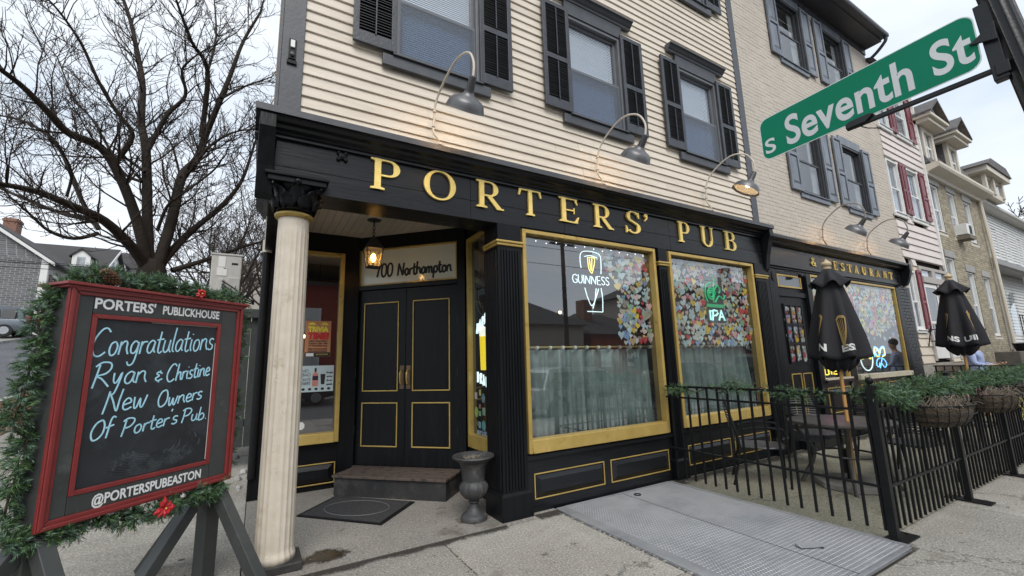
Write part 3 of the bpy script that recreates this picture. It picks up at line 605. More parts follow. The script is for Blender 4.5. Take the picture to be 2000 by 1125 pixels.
for ch, x0, x1 in (('P',.80,1.08),('O',1.315,1.655),('R',1.885,2.22),('T',2.42,2.72),('E',2.965,3.27),('R',3.49,3.83),('S',4.035,4.31),("'",4.375,4.46),('P',5.06,5.32),('U',5.565,5.875),('B',6.13,6.44)):
    mb = MB(); Hh = .305; zb = 3.125
    s = (x1-x0); adv = {'P':.71,'O':.92,'R':.88,'T':.9,'E':.74,'S':.63,"'":.2,'U':.84,'B':.72}[ch]
    P = lambda u, v, w, x0=x0, s=s, adv=adv: (x0+u*s/adv, FY-.001-w, zb+v*Hh)
    serif(ch, P, mb, .026); part('gold_letter', mb, goldlet, pub)
# ---- pilasters
def pilaster(x0, x1, n, yb=4.2, y0=3.885, side=False):
    g = MB(); g.box(x0, x1, y0, yb, .24, 2.985); p = part('pilaster', g, blackv, pub, bevel=.003); sub(p)
    w = (x1-x0-.05)/n
    for i in range(n):
        g = MB(); a = x0+.025+i*w; g.prism([(a+.006, y0), (a+.010, y0-.013), (a+w-.010, y0-.013), (a+w-.006, y0)], lambda u, v, q: (u, v, q), .27, 2.69); part('flute', g, blackv, p)
    if side:
        for i in range(7):
            g = MB(); a = y0+.03+i*.04; g.prism([(a+.004, x0), (a+.008, x0-.012), (a+.032, x0-.012), (a+.036, x0)], lambda u, v, q: (v, u, q), .27, 2.69); part('flute', g, blackv, p)
    g = MB(); g.box(x0-.035, x1+.03, y0-.035, yb, 0, .225)
    g.hexa([(x0-.035,y0-.035,.225),(x1+.03,y0-.035,.225),(x1+.03,yb,.225),(x0-.035,yb,.225),(x0-.004,y0-.004,.25),(x1+.004,y0-.004,.25),(x1+.004,yb,.25),(x0-.004,yb,.25)])
    part('plinth', g, blackv, p, bevel=.004)
    g = MB(); g.box(x0-.03, x1+.02, y0-.035, yb, 2.765, 2.792); g.box(x0-.018, x1+.012, y0-.022, yb, 2.735, 2.765)
    part('gold_band', g, gold, p, bevel=.008)
pilaster(2.135, 2.425, 7, side=True); pilaster(4.615, 4.785, 4); pilaster(6.87, 7.18, 7)
g = MB(); g.box(7.18, 7.33, 3.93, 4.2, 0, 3.0); part('post', g, blackv, pub)
# ---- shop windows
def shopwin(x0, x1, z0, z1, y=3.885, parent=None, bot=.13, side=.045, yg=3.97, sub_=True, gm=gold):
    g = MB()
    g.box(x0, x0+side, y, y+.09, z0, z1); g.box(x1-side, x1, y, y+.09, z0, z1); g.box(x0+side, x1-side, y+.001, y+.089, z1-side, z1)
    g.hexa([(x0+side,y-.012,z0),(x1-side,y-.012,z0),(x1-side,y+.089,z0),(x0+side,y+.089,z0),(x0+side,y+.006,z0+bot),(x1-side,y+.006,z0+bot),(x1-side,y+.089,z0+bot+.01),(x0+side,y+.089,z0+bot+.01)])
    w = part('shop_window', g, gm, parent, bevel=.006); sub(w)
    g = MB(); g.box(x0+side, x1-side, yg-.003, yg+.003, z0+bot, z1-side); part('pane', g, glass, w)
    return w
shopwin(2.45, 4.56, .575, 2.96, parent=pub); shopwin(4.83, 6.83, .60, 2.96, parent=pub)
def stallboard(x0, x1, z1, pans, y=3.93, zp=(.135,.36)):
    g = MB(); g.box(x0, x1, y, 4.1, 0, z1); g.box(x0, x1, y-.03, y, z1-.06, z1-.02); s = part('stallboard', g, black, pub); sub(s)
    for a, b in pans:
        za, zb = zp
        g = MB(); g.box(a,b,y-.012,y,za-.012,za); g.box(a,b,y-.012,y,zb,zb+.012); g.box(a-.012,a,y-.012,y,za-.012,zb+.012); g.box(b,b+.012,y-.012,y,za-.012,zb+.012)
        part('gold_bead', g, gold, s, bevel=.003)
        g = MB(); g.hexa([(a+.01,y,za+.01),(b-.01,y,za+.01),(b-.01,y,zb-.01),(a+.01,y,zb-.01),(a+.055,y-.03,za+.05),(b-.055,y-.03,za+.05),(b-.055,y-.03,zb-.05),(a+.055,y-.03,zb-.05)])
        part('raised_panel', g, black, s)
stallboard(2.425, 4.615, .575, ((2.53, 3.45), (3.57, 4.52))); stallboard(4.785, 6.87, .60, ((4.92, 5.8), (5.92, 6.78)))
# ---- entry: ceiling, walls, doors
g = MB()
for i in range(27):
    x = .0+i*.088; yb = 6.2 if x < 1.1 else max(4.35, 7.35-x)
    m_ = MB(); m_.box(x+.002, min(2.3, x+.086), 4.262, yb, 3.30, 3.315); part('ceiling_board', m_, ceilm, pub, bevel=.002)
g = MB(); g.box(0, 2.34, 4.262, 6.3, 3.32, 3.34); part('ceiling', g, darkin, pub)
def P45(u, v, w):     # door wall: u runs from its left end (1.15,6.25) to its right end (2.27,5.13); w towards the street
    s = math.sqrt(.5); return (1.15+u*s-w*s, 6.25-u*s-w*s, v)
DW = 1.58
def pb(mb, u0, u1, v0, v1, w0, w1): return mb.prism([(u0,v0),(u1,v0),(u1,v1),(u0,v1)], P45, w0, w1)
g = MB(); pb(g, -.03, .05, 0, 3.3, -.1, .05); pb(g, DW-.05, DW+.06, 0, 3.3, -.1, .05); pb(g, .05, DW-.05, 3.12, 3.3, -.1, .045); pb(g, .05, DW-.05, 2.54, 2.60, -.1, .06); pb(g, .05, DW-.05, 0, .235, -.1, .0)
g.box(.97, 1.16, 6.15, 6.3, 0, 3.3); g.box(.0, .97, 6.15, 6.3, 3.04, 3.3); g.box(0, .16, 6.15, 6.3, 0, 3.04)
g.box(2.3, 2.4, 4.9, 5.16, 0, 3.3); g.box(2.3, 2.4, 4.2, 4.9, 3.1, 3.3); g.box(2.3, 2.4, 4.2, 4.9, 0, .53); g.box(.16,.97,6.17,6.3,0,.56)
part('entry_wall', g, blackv, pub)
for lx in (0, 1):
    a = .055+lx*(DW-.11)/2; b = a+(DW-.11)/2-.004
    g = MB(); pb(g, a, b, .24, 2.535, -.03, .02); d = part('door', g, blackv, pub, bevel=.003); sub(d)
    for z0, z1 in ((.47, 1.03), (1.17, 2.36)):
        a2, b2 = a+.10, b-.10
        g = MB(); q = .016
        pb(g, a2, b2, z0, z0+q, .02, .034); pb(g, a2, b2, z1-q, z1, .02, .034); pb(g, a2, a2+q, z0+q, z1-q, .02, .034); pb(g, b2-q, b2, z0+q, z1-q, .02, .034)
        part('gold_bead', g, gold, d, bevel=.004)
        g = MB(); pb(g, a2+q+.012, b2-q-.012, z0+q+.012, z1-q-.012, .02, .024); part('door_panel', g, blackv, d, bevel=.003)
    hx = b-.045 if lx == 0 else a+.045
    g = MB(); pb(g, hx-.03, hx+.03, 1.2, 1.5, .02, .026)
    part('push_plate', g, mat('aged_brass', (.10,.07,.05), (.2,.14,.08), rough=.45, metal=.6), d)
    g = MB(); s_ = .7071
    g.tube([P45(hx, 1.26, .03), P45(hx, 1.27, .06), P45(hx, 1.31, .075), P45(hx, 1.4, .078), P45(hx, 1.43, .06), P45(hx, 1.44, .03)], .011, 8); part('handle', g, gold, d, smooth=True)
    for zz in (.62, 1.35, 2.0):
        hu = a-.005 if lx == 0 else b+.006
        g = MB(); g.tube([P45(hu, zz, .028), P45(hu, zz+.12, .028)], .007, 8); part('hinge', g, sashm, d)
# transom with painted address
g = MB(); pb(g, .055, DW-.055, 2.6, 2.625, .0, .03); pb(g, .055, DW-.055, 3.095, 3.12, .0, .03); pb(g, .055, .075, 2.625, 3.095, .0, .03); pb(g, DW-.075, DW-.055, 2.625, 3.095, .0, .03)
tr = part('transom', g, gold, pub, bevel=.004); sub(tr)
g = MB(); pb(g, .075, DW-.075, 2.625, 3.095, -.005, .004); part('pane', g, mat('painted_glass', (.70,.73,.62), (.76,.78,.68), rough=.12, scale=1.5, coat=.5), tr)
mb = MB(); tl = []
tl += script_lines('700', .30, 2.72, .27, .19, sl=.05); tl += script_lines('Northampton', .64, 2.72, .80, .18, sl=.03)
for pl in tl: mb.tube([P45(u, v, .006) for u, v in pl], .0145, 4, flat=.3, upv=(-.707,-.707,0))
part('address_lettering', mb, mat('sign_black', (.012,.012,.012), rough=.5), tr)
# left and right entry windows (gold frames)
wl = shopwin(.16, .965, .565, 3.035, y=6.10, parent=pub, side=.055, yg=6.18, bot=.12)
g = MB(); zA, zB = .53, 3.08; YB, YE = 4.22, 4.92
g.box(2.235,2.3,YB,YB+.04,zA,zB); g.box(2.235,2.3,YE-.045,YE,zA,zB); g.box(2.236,2.3,YB+.04,YE-.045,zB-.05,zB); g.box(2.228,2.3,YB+.04,YE-.045,zA,zA+.15)
wr = part('shop_window', g, gold, pub, bevel=.005); sub(wr)
g = MB(); g.box(2.285,2.291,YB+.04,YE-.045,zA+.15,zB-.05); part('pane', g, glass, wr)
g = MB(); y = 6.15
for a, b, za, zb in ((.2, .93, .085, .31),):
    g.box(a,b,y-.012,y,za-.014,za); g.box(a,b,y-.012,y,zb,zb+.014); g.box(a-.014,a,y-.012,y,za-.014,zb+.014); g.box(b,b+.014,y-.012,y,za-.014,zb+.014)
gb = part('gold_bead', g, gold, pub, bevel=.003)
g = MB(); g.hexa([(.22,y+.002,.1),(.91,y+.002,.1),(.91,y+.002,.3),(.22,y+.002,.3),(.27,y-.028,.15),(.86,y-.028,.15),(.86,y-.028,.25),(.27,y-.028,.25)]); part('raised_panel', g, black, pub)
# step
g = MB(); A_, B_, C_, D_ = (.885,5.80), (1.90,4.785), (2.235,5.12), (1.16,6.20)
g.prism([A_,B_,C_,D_], lambda u, v, w: (u, v, w), 0, .208)
stp = tag(part('door_step', g, mat('step_paint', (.014,.014,.015), (.035,.034,.033), rough=.6, scale=5, bump=.5, bscale=20, c3=(.07,.065,.06), s3=3, a3=.4)), 'low black wooden step worn brown on top in front of the double doors', 'step')
g = MB(); sm = mat('worn_deck', (.07,.05,.04), (.13,.095,.075), rough=.7, scale=4, stretch=(3,3,1), bump=.5, bscale=30, c3=(.03,.028,.026), s3=4, a3=.45)
for i in range(4):
    o0 = i*.13-.03; o1 = o0+.126; s = .7071; g = MB()
    a = (A_[0]+s*o0-.012, A_[1]+s*o0+.012); b = (B_[0]+s*o0+.012, B_[1]+s*o0-.012); c = (B_[0]+s*o1+.012, B_[1]+s*o1-.012); d = (A_[0]+s*o1-.012, A_[1]+s*o1+.012)
    if i == 3: c = (C_[0], C_[1]); d = (D_[0], D_[1])
    g.prism([a,b,c,d], lambda u, v, w: (u, v, w), .209, .238); part('deck_board', g, sm, sub(stp), bevel=.004)
# ================================================================ COLUMN
cx, cy = .205, 4.06
col = thing('entry_column', 'cream fluted round column with black leafy capital at the pub corner', 'column', (cx, cy, 0))
fl = lambda t, z: 1-.055*(abs(math.cos(t*10))**.5) if .1 < z < 2.66 else 1
g = MB(); g.lathe([(.150,.06),(.150,.11),(.137,.13)]+[(.136-.012*i/8, .16+2.48*i/8) for i in range(9)]+[(.122,2.68),(.120,2.72),(.122,2.79)], n=120, wave=fl); part('shaft', g, colm, col, world=False, smooth=2)
g = MB(); g.lathe([(.12,2.775),(.14,2.78),(.152,2.795),(.152,2.81),(.14,2.822),(.12,2.825)], n=40); part('gold_ring', g, gold, col, world=False, smooth=True)
g = MB(); g.box(-.17,.19,-.16,.16,.0,.065); part('plinth_block', g, mat('worn_black_iron', (.015,.015,.015), (.05,.048,.045), rough=.6, bump=1, bscale=22, bdist=.01), col, world=False, bevel=.01)
g = MB(); g.lathe([(.112,2.825),(.105,2.85),(.108,2.90),(.125,2.95),(.15,2.985),(.155,2.99)], n=24)
g.box(-.185,.185,-.175,.175,3.028,3.05); g.box(-.17,.17,-.16,.16,2.99,3.03)
cp = part('capital', g, blackv, col, world=False, bevel=.004); ROOTLOC[cp.name] = (0,0,0); cp.scale = (1.3, 1.3, 1.2); cp.location.z = 2.825*(1-1.2); cp.location.y = -.045
for k_ in range(8):                       # two rows of acanthus leaves and corner scrolls
    t = k_*math.pi/4+.39; ct, st_ = math.cos(t), math.sin(t)
    for row in (0, 1):
        t2 = t+row*.39; c2, s2 = math.cos(t2), math.sin(t2); g = MB(); z0 = 2.835+row*.03; hh = .085+row*.03
        prof = [(0,.112,.030),(.25,.121,.042),(.55,.124,.046),(.8,.137,.040),(.95,.153,.026),(1.0,.163,.014),(.93,.168,.006)]
        n0 = len(g.v)
        for f, r, w in prof:
            for sg in (-1, -.45, 0, .45, 1):
                rr = r+(.012 if abs(sg) == .45 else (.018 if sg == 0 else 0)); g.v.append((rr*c2-sg*w*s2, rr*s2+sg*w*c2, z0+f*hh+(-.008 if abs(sg) == 1 else 0)))
        for i in range(len(prof)-1):
            for j in range(4): g.f.append((n0+i*5+j, n0+i*5+j+1, n0+(i+1)*5+j+1, n0+(i+1)*5+j)); g.mi.append(0)
        lf = part('acanthus_leaf', g, blackv, cp, world=False, smooth=True); so_ = lf.modifiers.new('solid', 'SOLIDIFY'); so_.thickness = .006
for k_ in range(4):
    t = k_*math.pi/2+math.pi/4; d1 = Vector((math.cos(t), math.sin(t), 0)); pts = []
    for i in range(26):
        a = i*.42; r = .038*(1-i/30); pts.append(d1*(.165+r*math.cos(a)) + Vector((0,0,2.975+r*math.sin(a))))
    g = MB(); g.tube([d1*.118+Vector((0,0,2.90)), d1*.14+Vector((0,0,2.96))]+pts, [.008]*2+[.011-.0003*i for i in range(26)], 6); part('scroll', g, blackv, cp, world=False, smooth=True)
for k_ in range(4):
    t = k_*math.pi/2; c2, s2 = math.cos(t), math.sin(t); g = MB(); g.ball((.155*c2,.155*s2,3.005), .024, 10, 6); g.tube([(.12*c2,.12*s2,2.9),(.135*c2,.135*s2,2.95),(.15*c2,.15*s2,2.99)], .008, 6); part('rosette', g, blackv, cp, world=False, smooth=True)
# ================================================================ LANTERN AND CEILING SPOT
lan = thing('hanging_lantern', 'lit black iron lantern hanging on a chain under the entry ceiling', 'lantern', (1.16, 5.3, 2.655)); lan.scale = (1.12, 1.12, 1.05)
g = MB(); g.lathe([(.075,.61),(.078,.62),(.06,.635),(.02,.64)], n=20); g.tube([(0,0,.61),(0,0,.54)], .008, 8); part('ceiling_rose', g, ironm, lan, world=False, smooth=True)
for i in range(3):
    g = MB(); pts = [(0 if i%2 else .014*math.cos(a), .014*math.cos(a) if i%2 else 0, .515-i*.034+.022*math.sin(a)) for a in [q*math.pi/4 for q in range(9)]]; g.tube(pts, .004, 5); part('chain_link', g, ironm, lan, world=False)
lf = mat('lantern_iron', (.03,.026,.022), (.07,.06,.05), rough=.5, bump=.4, bscale=60)
def lz(r0_, z0_, r1_, z1_, th=.006):
    g = MB(); cs = [(1,1),(-1,1),(-1,-1),(1,-1)]
    for a, b in zip(cs, cs[1:]+cs[:1]):
        g.tube([(a[0]*r0_,a[1]*r0_,z0_),(b[0]*r0_,b[1]*r0_,z0_)], th, 5); g.tube([(a[0]*r0_,a[1]*r0_,z0_),(a[0]*r1_,a[1]*r1_,z1_)], th, 5)
        g.tube([(a[0]*r0_,a[1]*r0_,z0_),(b[0]*r1_,b[1]*r1_,z1_)], th*.45, 4); g.tube([(b[0]*r0_,b[1]*r0_,z0_),(a[0]*r1_,a[1]*r1_,z1_)], th*.45, 4)
        g.tube([(a[0]*r1_,a[1]*r1_,z1_),(b[0]*r1_,b[1]*r1_,z1_)], th, 5)
    return g
part('cage', lz(.062,.04,.088,.26), lf, lan, world=False)
g = MB(); g.hexa([(-.095,-.095,.262),(.095,-.095,.262),(.095,.095,.262),(-.095,.095,.262),(-.02,-.02,.40),(.02,-.02,.40),(.02,.02,.40),(-.02,.02,.40)]); g.tube([(0,0,.4),(0,0,.425)], [.02,.008], 8); part('roof', g, lf, lan, world=False)
g = MB(); g.box(-.062,.062,-.062,.062,.034,.04); g.tube([(0,0,.04),(0,0,.1)], .012, 8); part('base', g, lf, lan, world=False)
g = MB(); g.lathe([(.006,.1),(.024,.125),(.03,.155),(.02,.19),(.004,.205)], n=12); part('bulb', g, emi('warm_bulb', (1,.62,.22), 22), lan, world=False, smooth=True)
g = MB()
for s_ in ((1,0),(-1,0),(0,1),(0,-1)):
    a, b = .060, .086
    if s_[0]: g.hexa([(s_[0]*a,-a,.045),(s_[0]*(a+.002),-a,.045),(s_[0]*(a+.002),a,.045),(s_[0]*a,a,.045),(s_[0]*b,-b,.255),(s_[0]*(b+.002),-b,.255),(s_[0]*(b+.002),b,.255),(s_[0]*b,b,.255)])
    else: g.hexa([(-a,s_[1]*a,.045),(a,s_[1]*a,.045),(a,s_[1]*(a+.002),.045),(-a,s_[1]*(a+.002),.045),(-b,s_[1]*b,.255),(b,s_[1]*b,.255),(b,s_[1]*(b+.002),.255),(-b,s_[1]*(b+.002),.255)])
part('pane', g, glass_mat('seedy_glass', (1,.92,.72), rough=.25, ior=1.4, dirt=.30), lan, world=False)
ll = bpy.data.lights.new('lantern_glow', 'POINT'); ll.energy = 9; ll.color = (1,.66,.30); ll.shadow_soft_size = .03
lo = bpy.data.objects.new('lantern_glow', ll); COL.objects.link(lo); lo.parent = lan; lo.location = (0,0,.15)
cs_ = thing('ceiling_spotlight', 'small round white spotlight under the beam at the right of the entry', 'light', (2.02, 4.35, 3.22))
g = MB(); g.lathe([(.03,.08),(.05,.05),(.055,.0),(.05,-.01)], n=18); part('housing', g, sashm, cs_, world=False, smooth=True)
g = MB(); g.lathe([(.046,-.018),(.046,-.008)], n=18); part('lens', g, lampin, cs_, world=False)
# ================================================================ GOOSENECK LAMPS
def goose(x, y0, zb, label, dx=0, tilt=0, aim=40, power=2.6, hz=0, shade=lamps, pipe=conduit):
    t = thing('gooseneck_lamp', label, 'wall lamp', (x, y0, zb), group='gooseneck lamps along the shopfronts')
    pts = smooth3([(0,0,0),(-.01,-.02,.06),(-.055,.0,.14),(-.05,0,.26),(-.045,-.02,.42),(-.02,-.10,.56),(.02,-.30,.70+hz),(.05,-.46,.735+hz),(.08+dx*.6,-.60,.68+hz),(.09+dx,-.67,.53+hz),(.085+dx,-.66,.38+hz)])
    g = MB(); g.tube(pts, .0115, 8); part('pipe_arm', g, pipe, t, world=False, smooth=True)
    g = MB(); g.lathe([(.05,-.005),(.05,.012),(.018,.018)], (0,0,0), 16); part('base_flange', g, pipe, t, world=False, smooth=True)
    for p in ((-.055,.0,.2),(-.048,-.01,.36)):
        g = MB(); g.lathe([(.016,-.008),(.019,-.004),(.019,.004),(.016,.008)], p, 10); g.beam(p, (p[0],p[1]+.04,p[2]), .01, .01); part('pipe_strap', g, pipe, t, world=False)
    hx, hy, hzz = .085+dx, -.66, .38+hz
    tl_ = Matrix.Translation((hx,hy,hzz)) @ Matrix.Rotation(R(aim), 4, 'X') @ Matrix.Rotation(R(tilt), 4, 'Y')
    def tr_(g):
        g.v = [tuple(tl_ @ Vector(v)) for v in g.v]; return g
    g = MB(); g.lathe([(.018,.02),(.03,.012),(.036,-.02),(.042,-.10),(.046,-.125),(.048,-.13)], n=20); part('socket', tr_(g), lamps2, t, world=False, smooth=True)
    g = MB(); g.lathe([(.046,-.125),(.052,-.14),(.085,-.165),(.135,-.185),(.165,-.215),(.178,-.255),(.186,-.275),(.190,-.283),(.186,-.285),(.175,-.262),(.16,-.22),(.13,-.19),(.08,-.172),(.046,-.15)], n=36, caps=False)
    part('shade', tr_(g), shade, t, world=False, smooth=True)
    g = MB(); g.lathe([(.17,-.258),(.156,-.222),(.126,-.196),(.076,-.178),(.04,-.165)], n=30, caps=False); part('reflector', tr_(g), lampin, t, world=False, smooth=True)
    g = MB(); g.ball((0,0,-.2), .03, 12, 8); part('bulb', tr_(g), emi_b, t, world=False, smooth=True)
    li = bpy.data.lights.new('lamp_glow', 'POINT'); li.energy = power; li.color = (1,.62,.28); li.shadow_soft_size = .03
    o = bpy.data.objects.new('lamp_glow', li); COL.objects.link(o); o.parent = t; o.location = tl_ @ Vector((0,0,-.235))
    return t
def smooth3(p, k=5):
    o = []
    for i in range(len(p)-1):
        a, b, c, d = p[max(i-1,0)], p[i], p[i+1], p[min(i+2,len(p)-1)]
        for j in range(k):
            t = j/k; o.append(tuple(.5*((2*b[q])+(-a[q]+c[q])*t+(2*a[q]-5*b[q]+4*c[q]-d[q])*t*t+(-a[q]+3*b[q]-3*c[q]+d[q])*t**3) for q in (0,1,2)))
    o.append(p[-1]); return o
lamps2 = mat('socket_steel', (.05,.05,.053), (.07,.07,.075), rough=.4)
emi_b = emi('sign_lamp_bulb', (1,.74,.45), 6); emi_i = emi('pendant_bulb_glow', (1,.68,.34), 7)
goose(1.475, 3.9, 3.715, 'gooseneck lamp over the letter O of the pub sign')
goose(3.69, 3.9, 3.715, 'gooseneck lamp over the second letter R of the pub sign', dx=.03)
goose(5.89, 3.9, 3.715, 'gooseneck lamp over the gap before PUB with a tilted shade', dx=.05, tilt=18, aim=24, power=.3)
goose(9.5, 3.93, 3.55, 'gooseneck lamp on tan brick above the first parasol', dx=0, hz=.02, pipe=mat('weathered_conduit', (.22,.19,.16), (.32,.28,.24), rough=.5))
goose(11.45, 3.93, 3.55, 'gooseneck lamp at the far end of the restaurant sign', dx=0, pipe=bpy.data.materials['weathered_conduit'])
# ================================================================ WINDOW DISPLAYS
# curtains and rail
def curtain(name, x0, x1, z0, z1, y, label):
    g = MB(); n = int((x1-x0)/.012); rows = 7; base = 0; ph = random.random()*6
    for r in range(rows):
        z = z1-(z1-z0)*r/(rows-1)
        for i in range(n+1):
            x = x0+(x1-x0)*i/n; a = .045+.045*r/(rows-1)
            g.v.append((x+.01*math.sin(x*23+ph), y+a*(.75+.25*math.sin(x*3.1+ph))*math.sin(x*25+3.4*math.sin(x*4.3+ph)+.22*r)+.35*a*math.sin(x*71+2*math.sin(x*9)+.3*r), z))
    for r in range(rows-1):
        for i in range(n): g.f.append((r*(n+1)+i, r*(n+1)+i+1, (r+1)*(n+1)+i+1, (r+1)*(n+1)+i)); g.mi.append(0)
    o = part(name, g, curtm, smooth=2); so_ = o.modifiers.new('solid', 'SOLIDIFY'); so_.thickness = .003
    return tag(o, label, 'curtain', 'sage cafe curtains behind the shop windows')
curtain('cafe_curtain', 2.5, 4.52, .6, 1.63, 4.16, 'sage green gathered half curtain in the shop window beneath the stout sign')
curtain('cafe_curtain', 4.86, 6.80, .62, 1.63, 4.16, 'sage green gathered half curtain in the shop window behind the patio railing')
rod = thing('curtain_rod', 'long brass curtain rod with rings across the shop windows', 'curtain rod', (2.5, 4.12, 1.66))
g = MB(); g.tube([(0,0,0),(4.3,0,0)], .011, 8); part('rod', g, gold, rod, world=False, smooth=True)
for i in range(24):
    g = MB(); x = .06+i*.182; g.lathe([(.012,-.014),(.022,-.014),(.022,.014),(.012,.014)], n=12); g.v = [(x+v[2], v[0], v[1]-.006) for v in g.v]; part('ring', g, whitem, rod, world=False)
# paper hearts
def heart_pts(s):
    o = []
    for i in range(14):
        t = 2*math.pi*i/14; o.append((s*.5*(math.sin(t)**3), s*(.41*math.cos(t)-.16*math.cos(2*t)-.06*math.cos(3*t)-.03*math.cos(4*t)+.04)))
    return o
HC = [((.55,.60,.62),(.30,.42,.50)),((.62,.61,.55),(.40,.42,.36)),((.42,.52,.52),(.66,.70,.68)),((.62,.02,.03),(.40,.01,.02)),((.75,.42,.02),(.82,.6,.08)),
      ((.60,.22,.28),(.7,.5,.52)),((.10,.28,.14),(.3,.42,.25)),((.08,.14,.42),(.35,.5,.65)),((.58,.26,.08),(.6,.45,.3)),((.36,.28,.18),(.6,.55,.45)),((.66,.64,.60),(.62,.2,.2)),((.3,.45,.5),(.7,.72,.7)),((.12,.05,.05),(.4,.36,.33))]
HM = []
for i, (a, b) in enumerate(HC):
    HM.append(mat('heart_paper', a, b, rough=.6, scale=14, vary=.25, c3=tuple(.3*k for k in b) if i % 3 else (.6,.6,.58), s3=22, a3=.40, w3=.03, detail=2))
HW_ = [4,3.5,3,3.4,3.2,2,2,1.8,2,2.2,1.6,1.5,2]
SHAPES = []
for i, mm in enumerate(HM):
    for j in range(2):
        g = MB(); p = [(u*(1+random.uniform(-.12,.12)), v*(1+random.uniform(-.1,.1))) for u, v in heart_pts(1)]
        g.prism(p, lambda u, v, w: (u, w, v), 0, .003); me = g.mesh('heart'); me.materials.append(mm); SHAPES.append(me)
def hearts(t, inside, x0, x1, z0, z1, s, y=3.995, individual=True, jit=.30, keep=1.0):
    big = MB(); n = 0; z = z0; row = 0; bmi = []
    while z < z1:
        x = x0+(s*.5 if row % 2 else 0)
        while x < x1:
            px_, pz_ = x+random.uniform(-jit,jit)*s, z+random.uniform(-jit,jit)*s
            if inside(px_, pz_) and random.random() < keep:
                k = s*random.choice((.7,.9,1.1,1.3,1.55))*random.uniform(.9,1.1); k = k*1.35 if random.random() < .05 else k
                idx = random.choices(range(len(HM)), HW_)[0]; rot = random.gauss(0,.3)
                if individual and n < 300:
                    o = bpy.data.objects.new('heart', SHAPES[idx*2+random.randint(0,1)]); COL.objects.link(o); o.parent = t
                    o.location = (px_, y-(n % 3)*.002, pz_); o.rotation_euler = (0, rot, 0); o.scale = (k, 1, k); n += 1
                    l0 = ROOTLOC[t.name]; o.location = tuple(o.location[i]-l0[i] for i in range(3))
                else:
                    p = heart_pts(k); c, s_ = math.cos(rot), math.sin(rot); yy = y-random.choice((0,.002,.004)); big.m = idx
                    big.prism([(u*c-v*s_, u*s_+v*c) for u, v in p], lambda u, v, w: (px_+u, w, pz_+v), yy, yy+.0015)
            x += s
        z += s*.86; row += 1
    if big.v: part('heart_mass', big, HM, t, kind='stuff')
h1 = thing('heart_display', 'paper hearts crowding the right side of the window with the stout sign', 'window decoration', (4.1, 3.99, 1.7))
hearts(h1, lambda x, z: x < 4.5 and z < 2.9 and x > 3.5+max(0, min(.42, (2.93-z)*.95-.06)) , 3.4, 4.52, 1.72, 2.92, .074)
h2 = thing('heart_display', 'paper hearts filling the upper half of the window above the patio rail', 'window decoration', (5.8, 3.99, 1.7))
hearts(h2, lambda x, z: 4.9 < x < 6.76 and z < 2.9, 4.9, 6.78, 1.70, 2.92, .082)
# beer signs
white_n = emi('neon_white', (.80,.95,1.0), .75); yel_n = emi('neon_yellow', (1,.74,.10), 1.0); blu_n = emi('neon_blue', (.12,.45,1), 1.8); pink_n = emi('neon_pink', (1,.12,.5), 2.2)
grn_n = emi('sign_green', (.02,.35,.14), .25)
def sign(name, label, cat, lines_by_mat, P, r=.006, y=None, loc=(0,0,0)):
    t = thing(name, label, cat, loc)
    for nm, mt, ls, rr in lines_by_mat:
        g = MB()
        for pl in ls: g.tube([P(u, v) for u, v in pl], rr, 6)
        part(nm, g, mt, t, smooth=True)
    return t
PW = lambda y: (lambda u, v: (u, y, v))
glass_out = [smooth_line([(3.34,2.61),(3.33,2.72),(3.36,2.81),(3.5,2.835),(3.64,2.81),(3.665,2.72),(3.655,2.56)]), smooth_line([(3.40,2.76),(3.5,2.78),(3.6,2.76)])]
low = [smooth_line([(3.38,2.37),(3.42,2.24),(3.48,2.15),(3.56,2.28),(3.60,2.37)]), [(3.40,2.08),(3.645,2.08)], smooth_line([(3.645,2.08),(3.655,2.25),(3.64,2.38)]), smooth_line([(3.56,2.37),(3.53,2.22),(3.49,2.12)])]
harp = [smooth_line([(3.45,2.75),(3.55,2.755),(3.56,2.70),(3.52,2.58),(3.50,2.56),(3.46,2.62),(3.45,2.75)]), [(3.48,2.74),(3.49,2.60)], [(3.52,2.745),(3.505,2.59)]]
sign('stout_sign', 'white neon stout beer sign with pint outline and small golden harp', 'neon sign',
     [('lettering', white_n, script_lines('GUINNESS', 3.19, 2.42, .60, .105, sl=0, soft=False), .0052), ('glass_outline', white_n, glass_out+low, .0055), ('harp', yel_n, harp, .0055)], PW(3.985), loc=(3.5,3.985,2.4))
spi = [[(5.80+ .1*math.cos(a)*(1-a/20), 2.42+.1*math.sin(a)*(1-a/20)) for a in [i*.35 for i in range(45)]], smooth_line([(5.84,2.30),(5.86,2.5),(5.90,2.64),(5.88,2.72)]), smooth_line([(5.88,2.3),(5.98,2.40),(6.08,2.36),(6.14,2.42)]), smooth_line([(5.86,2.46),(5.96,2.56),(6.02,2.50),(5.98,2.44)]), smooth_line([(5.7,2.3),(5.66,2.42),(5.7,2.55),(5.82,2.6)])]
ipa = sign('ale_sign', 'green spiral ale sign lettered IPA hanging among the hearts', 'neon sign', [('spiral', grn_n, spi, .012), ('lettering', emi('sign_mint', (.45,.85,.8), .4), [[(u, v) for u, v in pl] for pl in script_lines('IPA', 5.70, 2.03, .38, .15, sl=0, soft=False)], .014)], PW(3.975), loc=(5.85,3.975,2.05))
g = MB(); g.box(5.68,6.10,3.976,3.984,2.225,2.275); part('green_bar', g, grn_n, ipa)
g = MB(); g.box(5.68,6.10,3.985,3.992,2.0,2.70); part('dark_backing', g, mat('dark_panel', (.02,.03,.025), rough=.4), ipa)
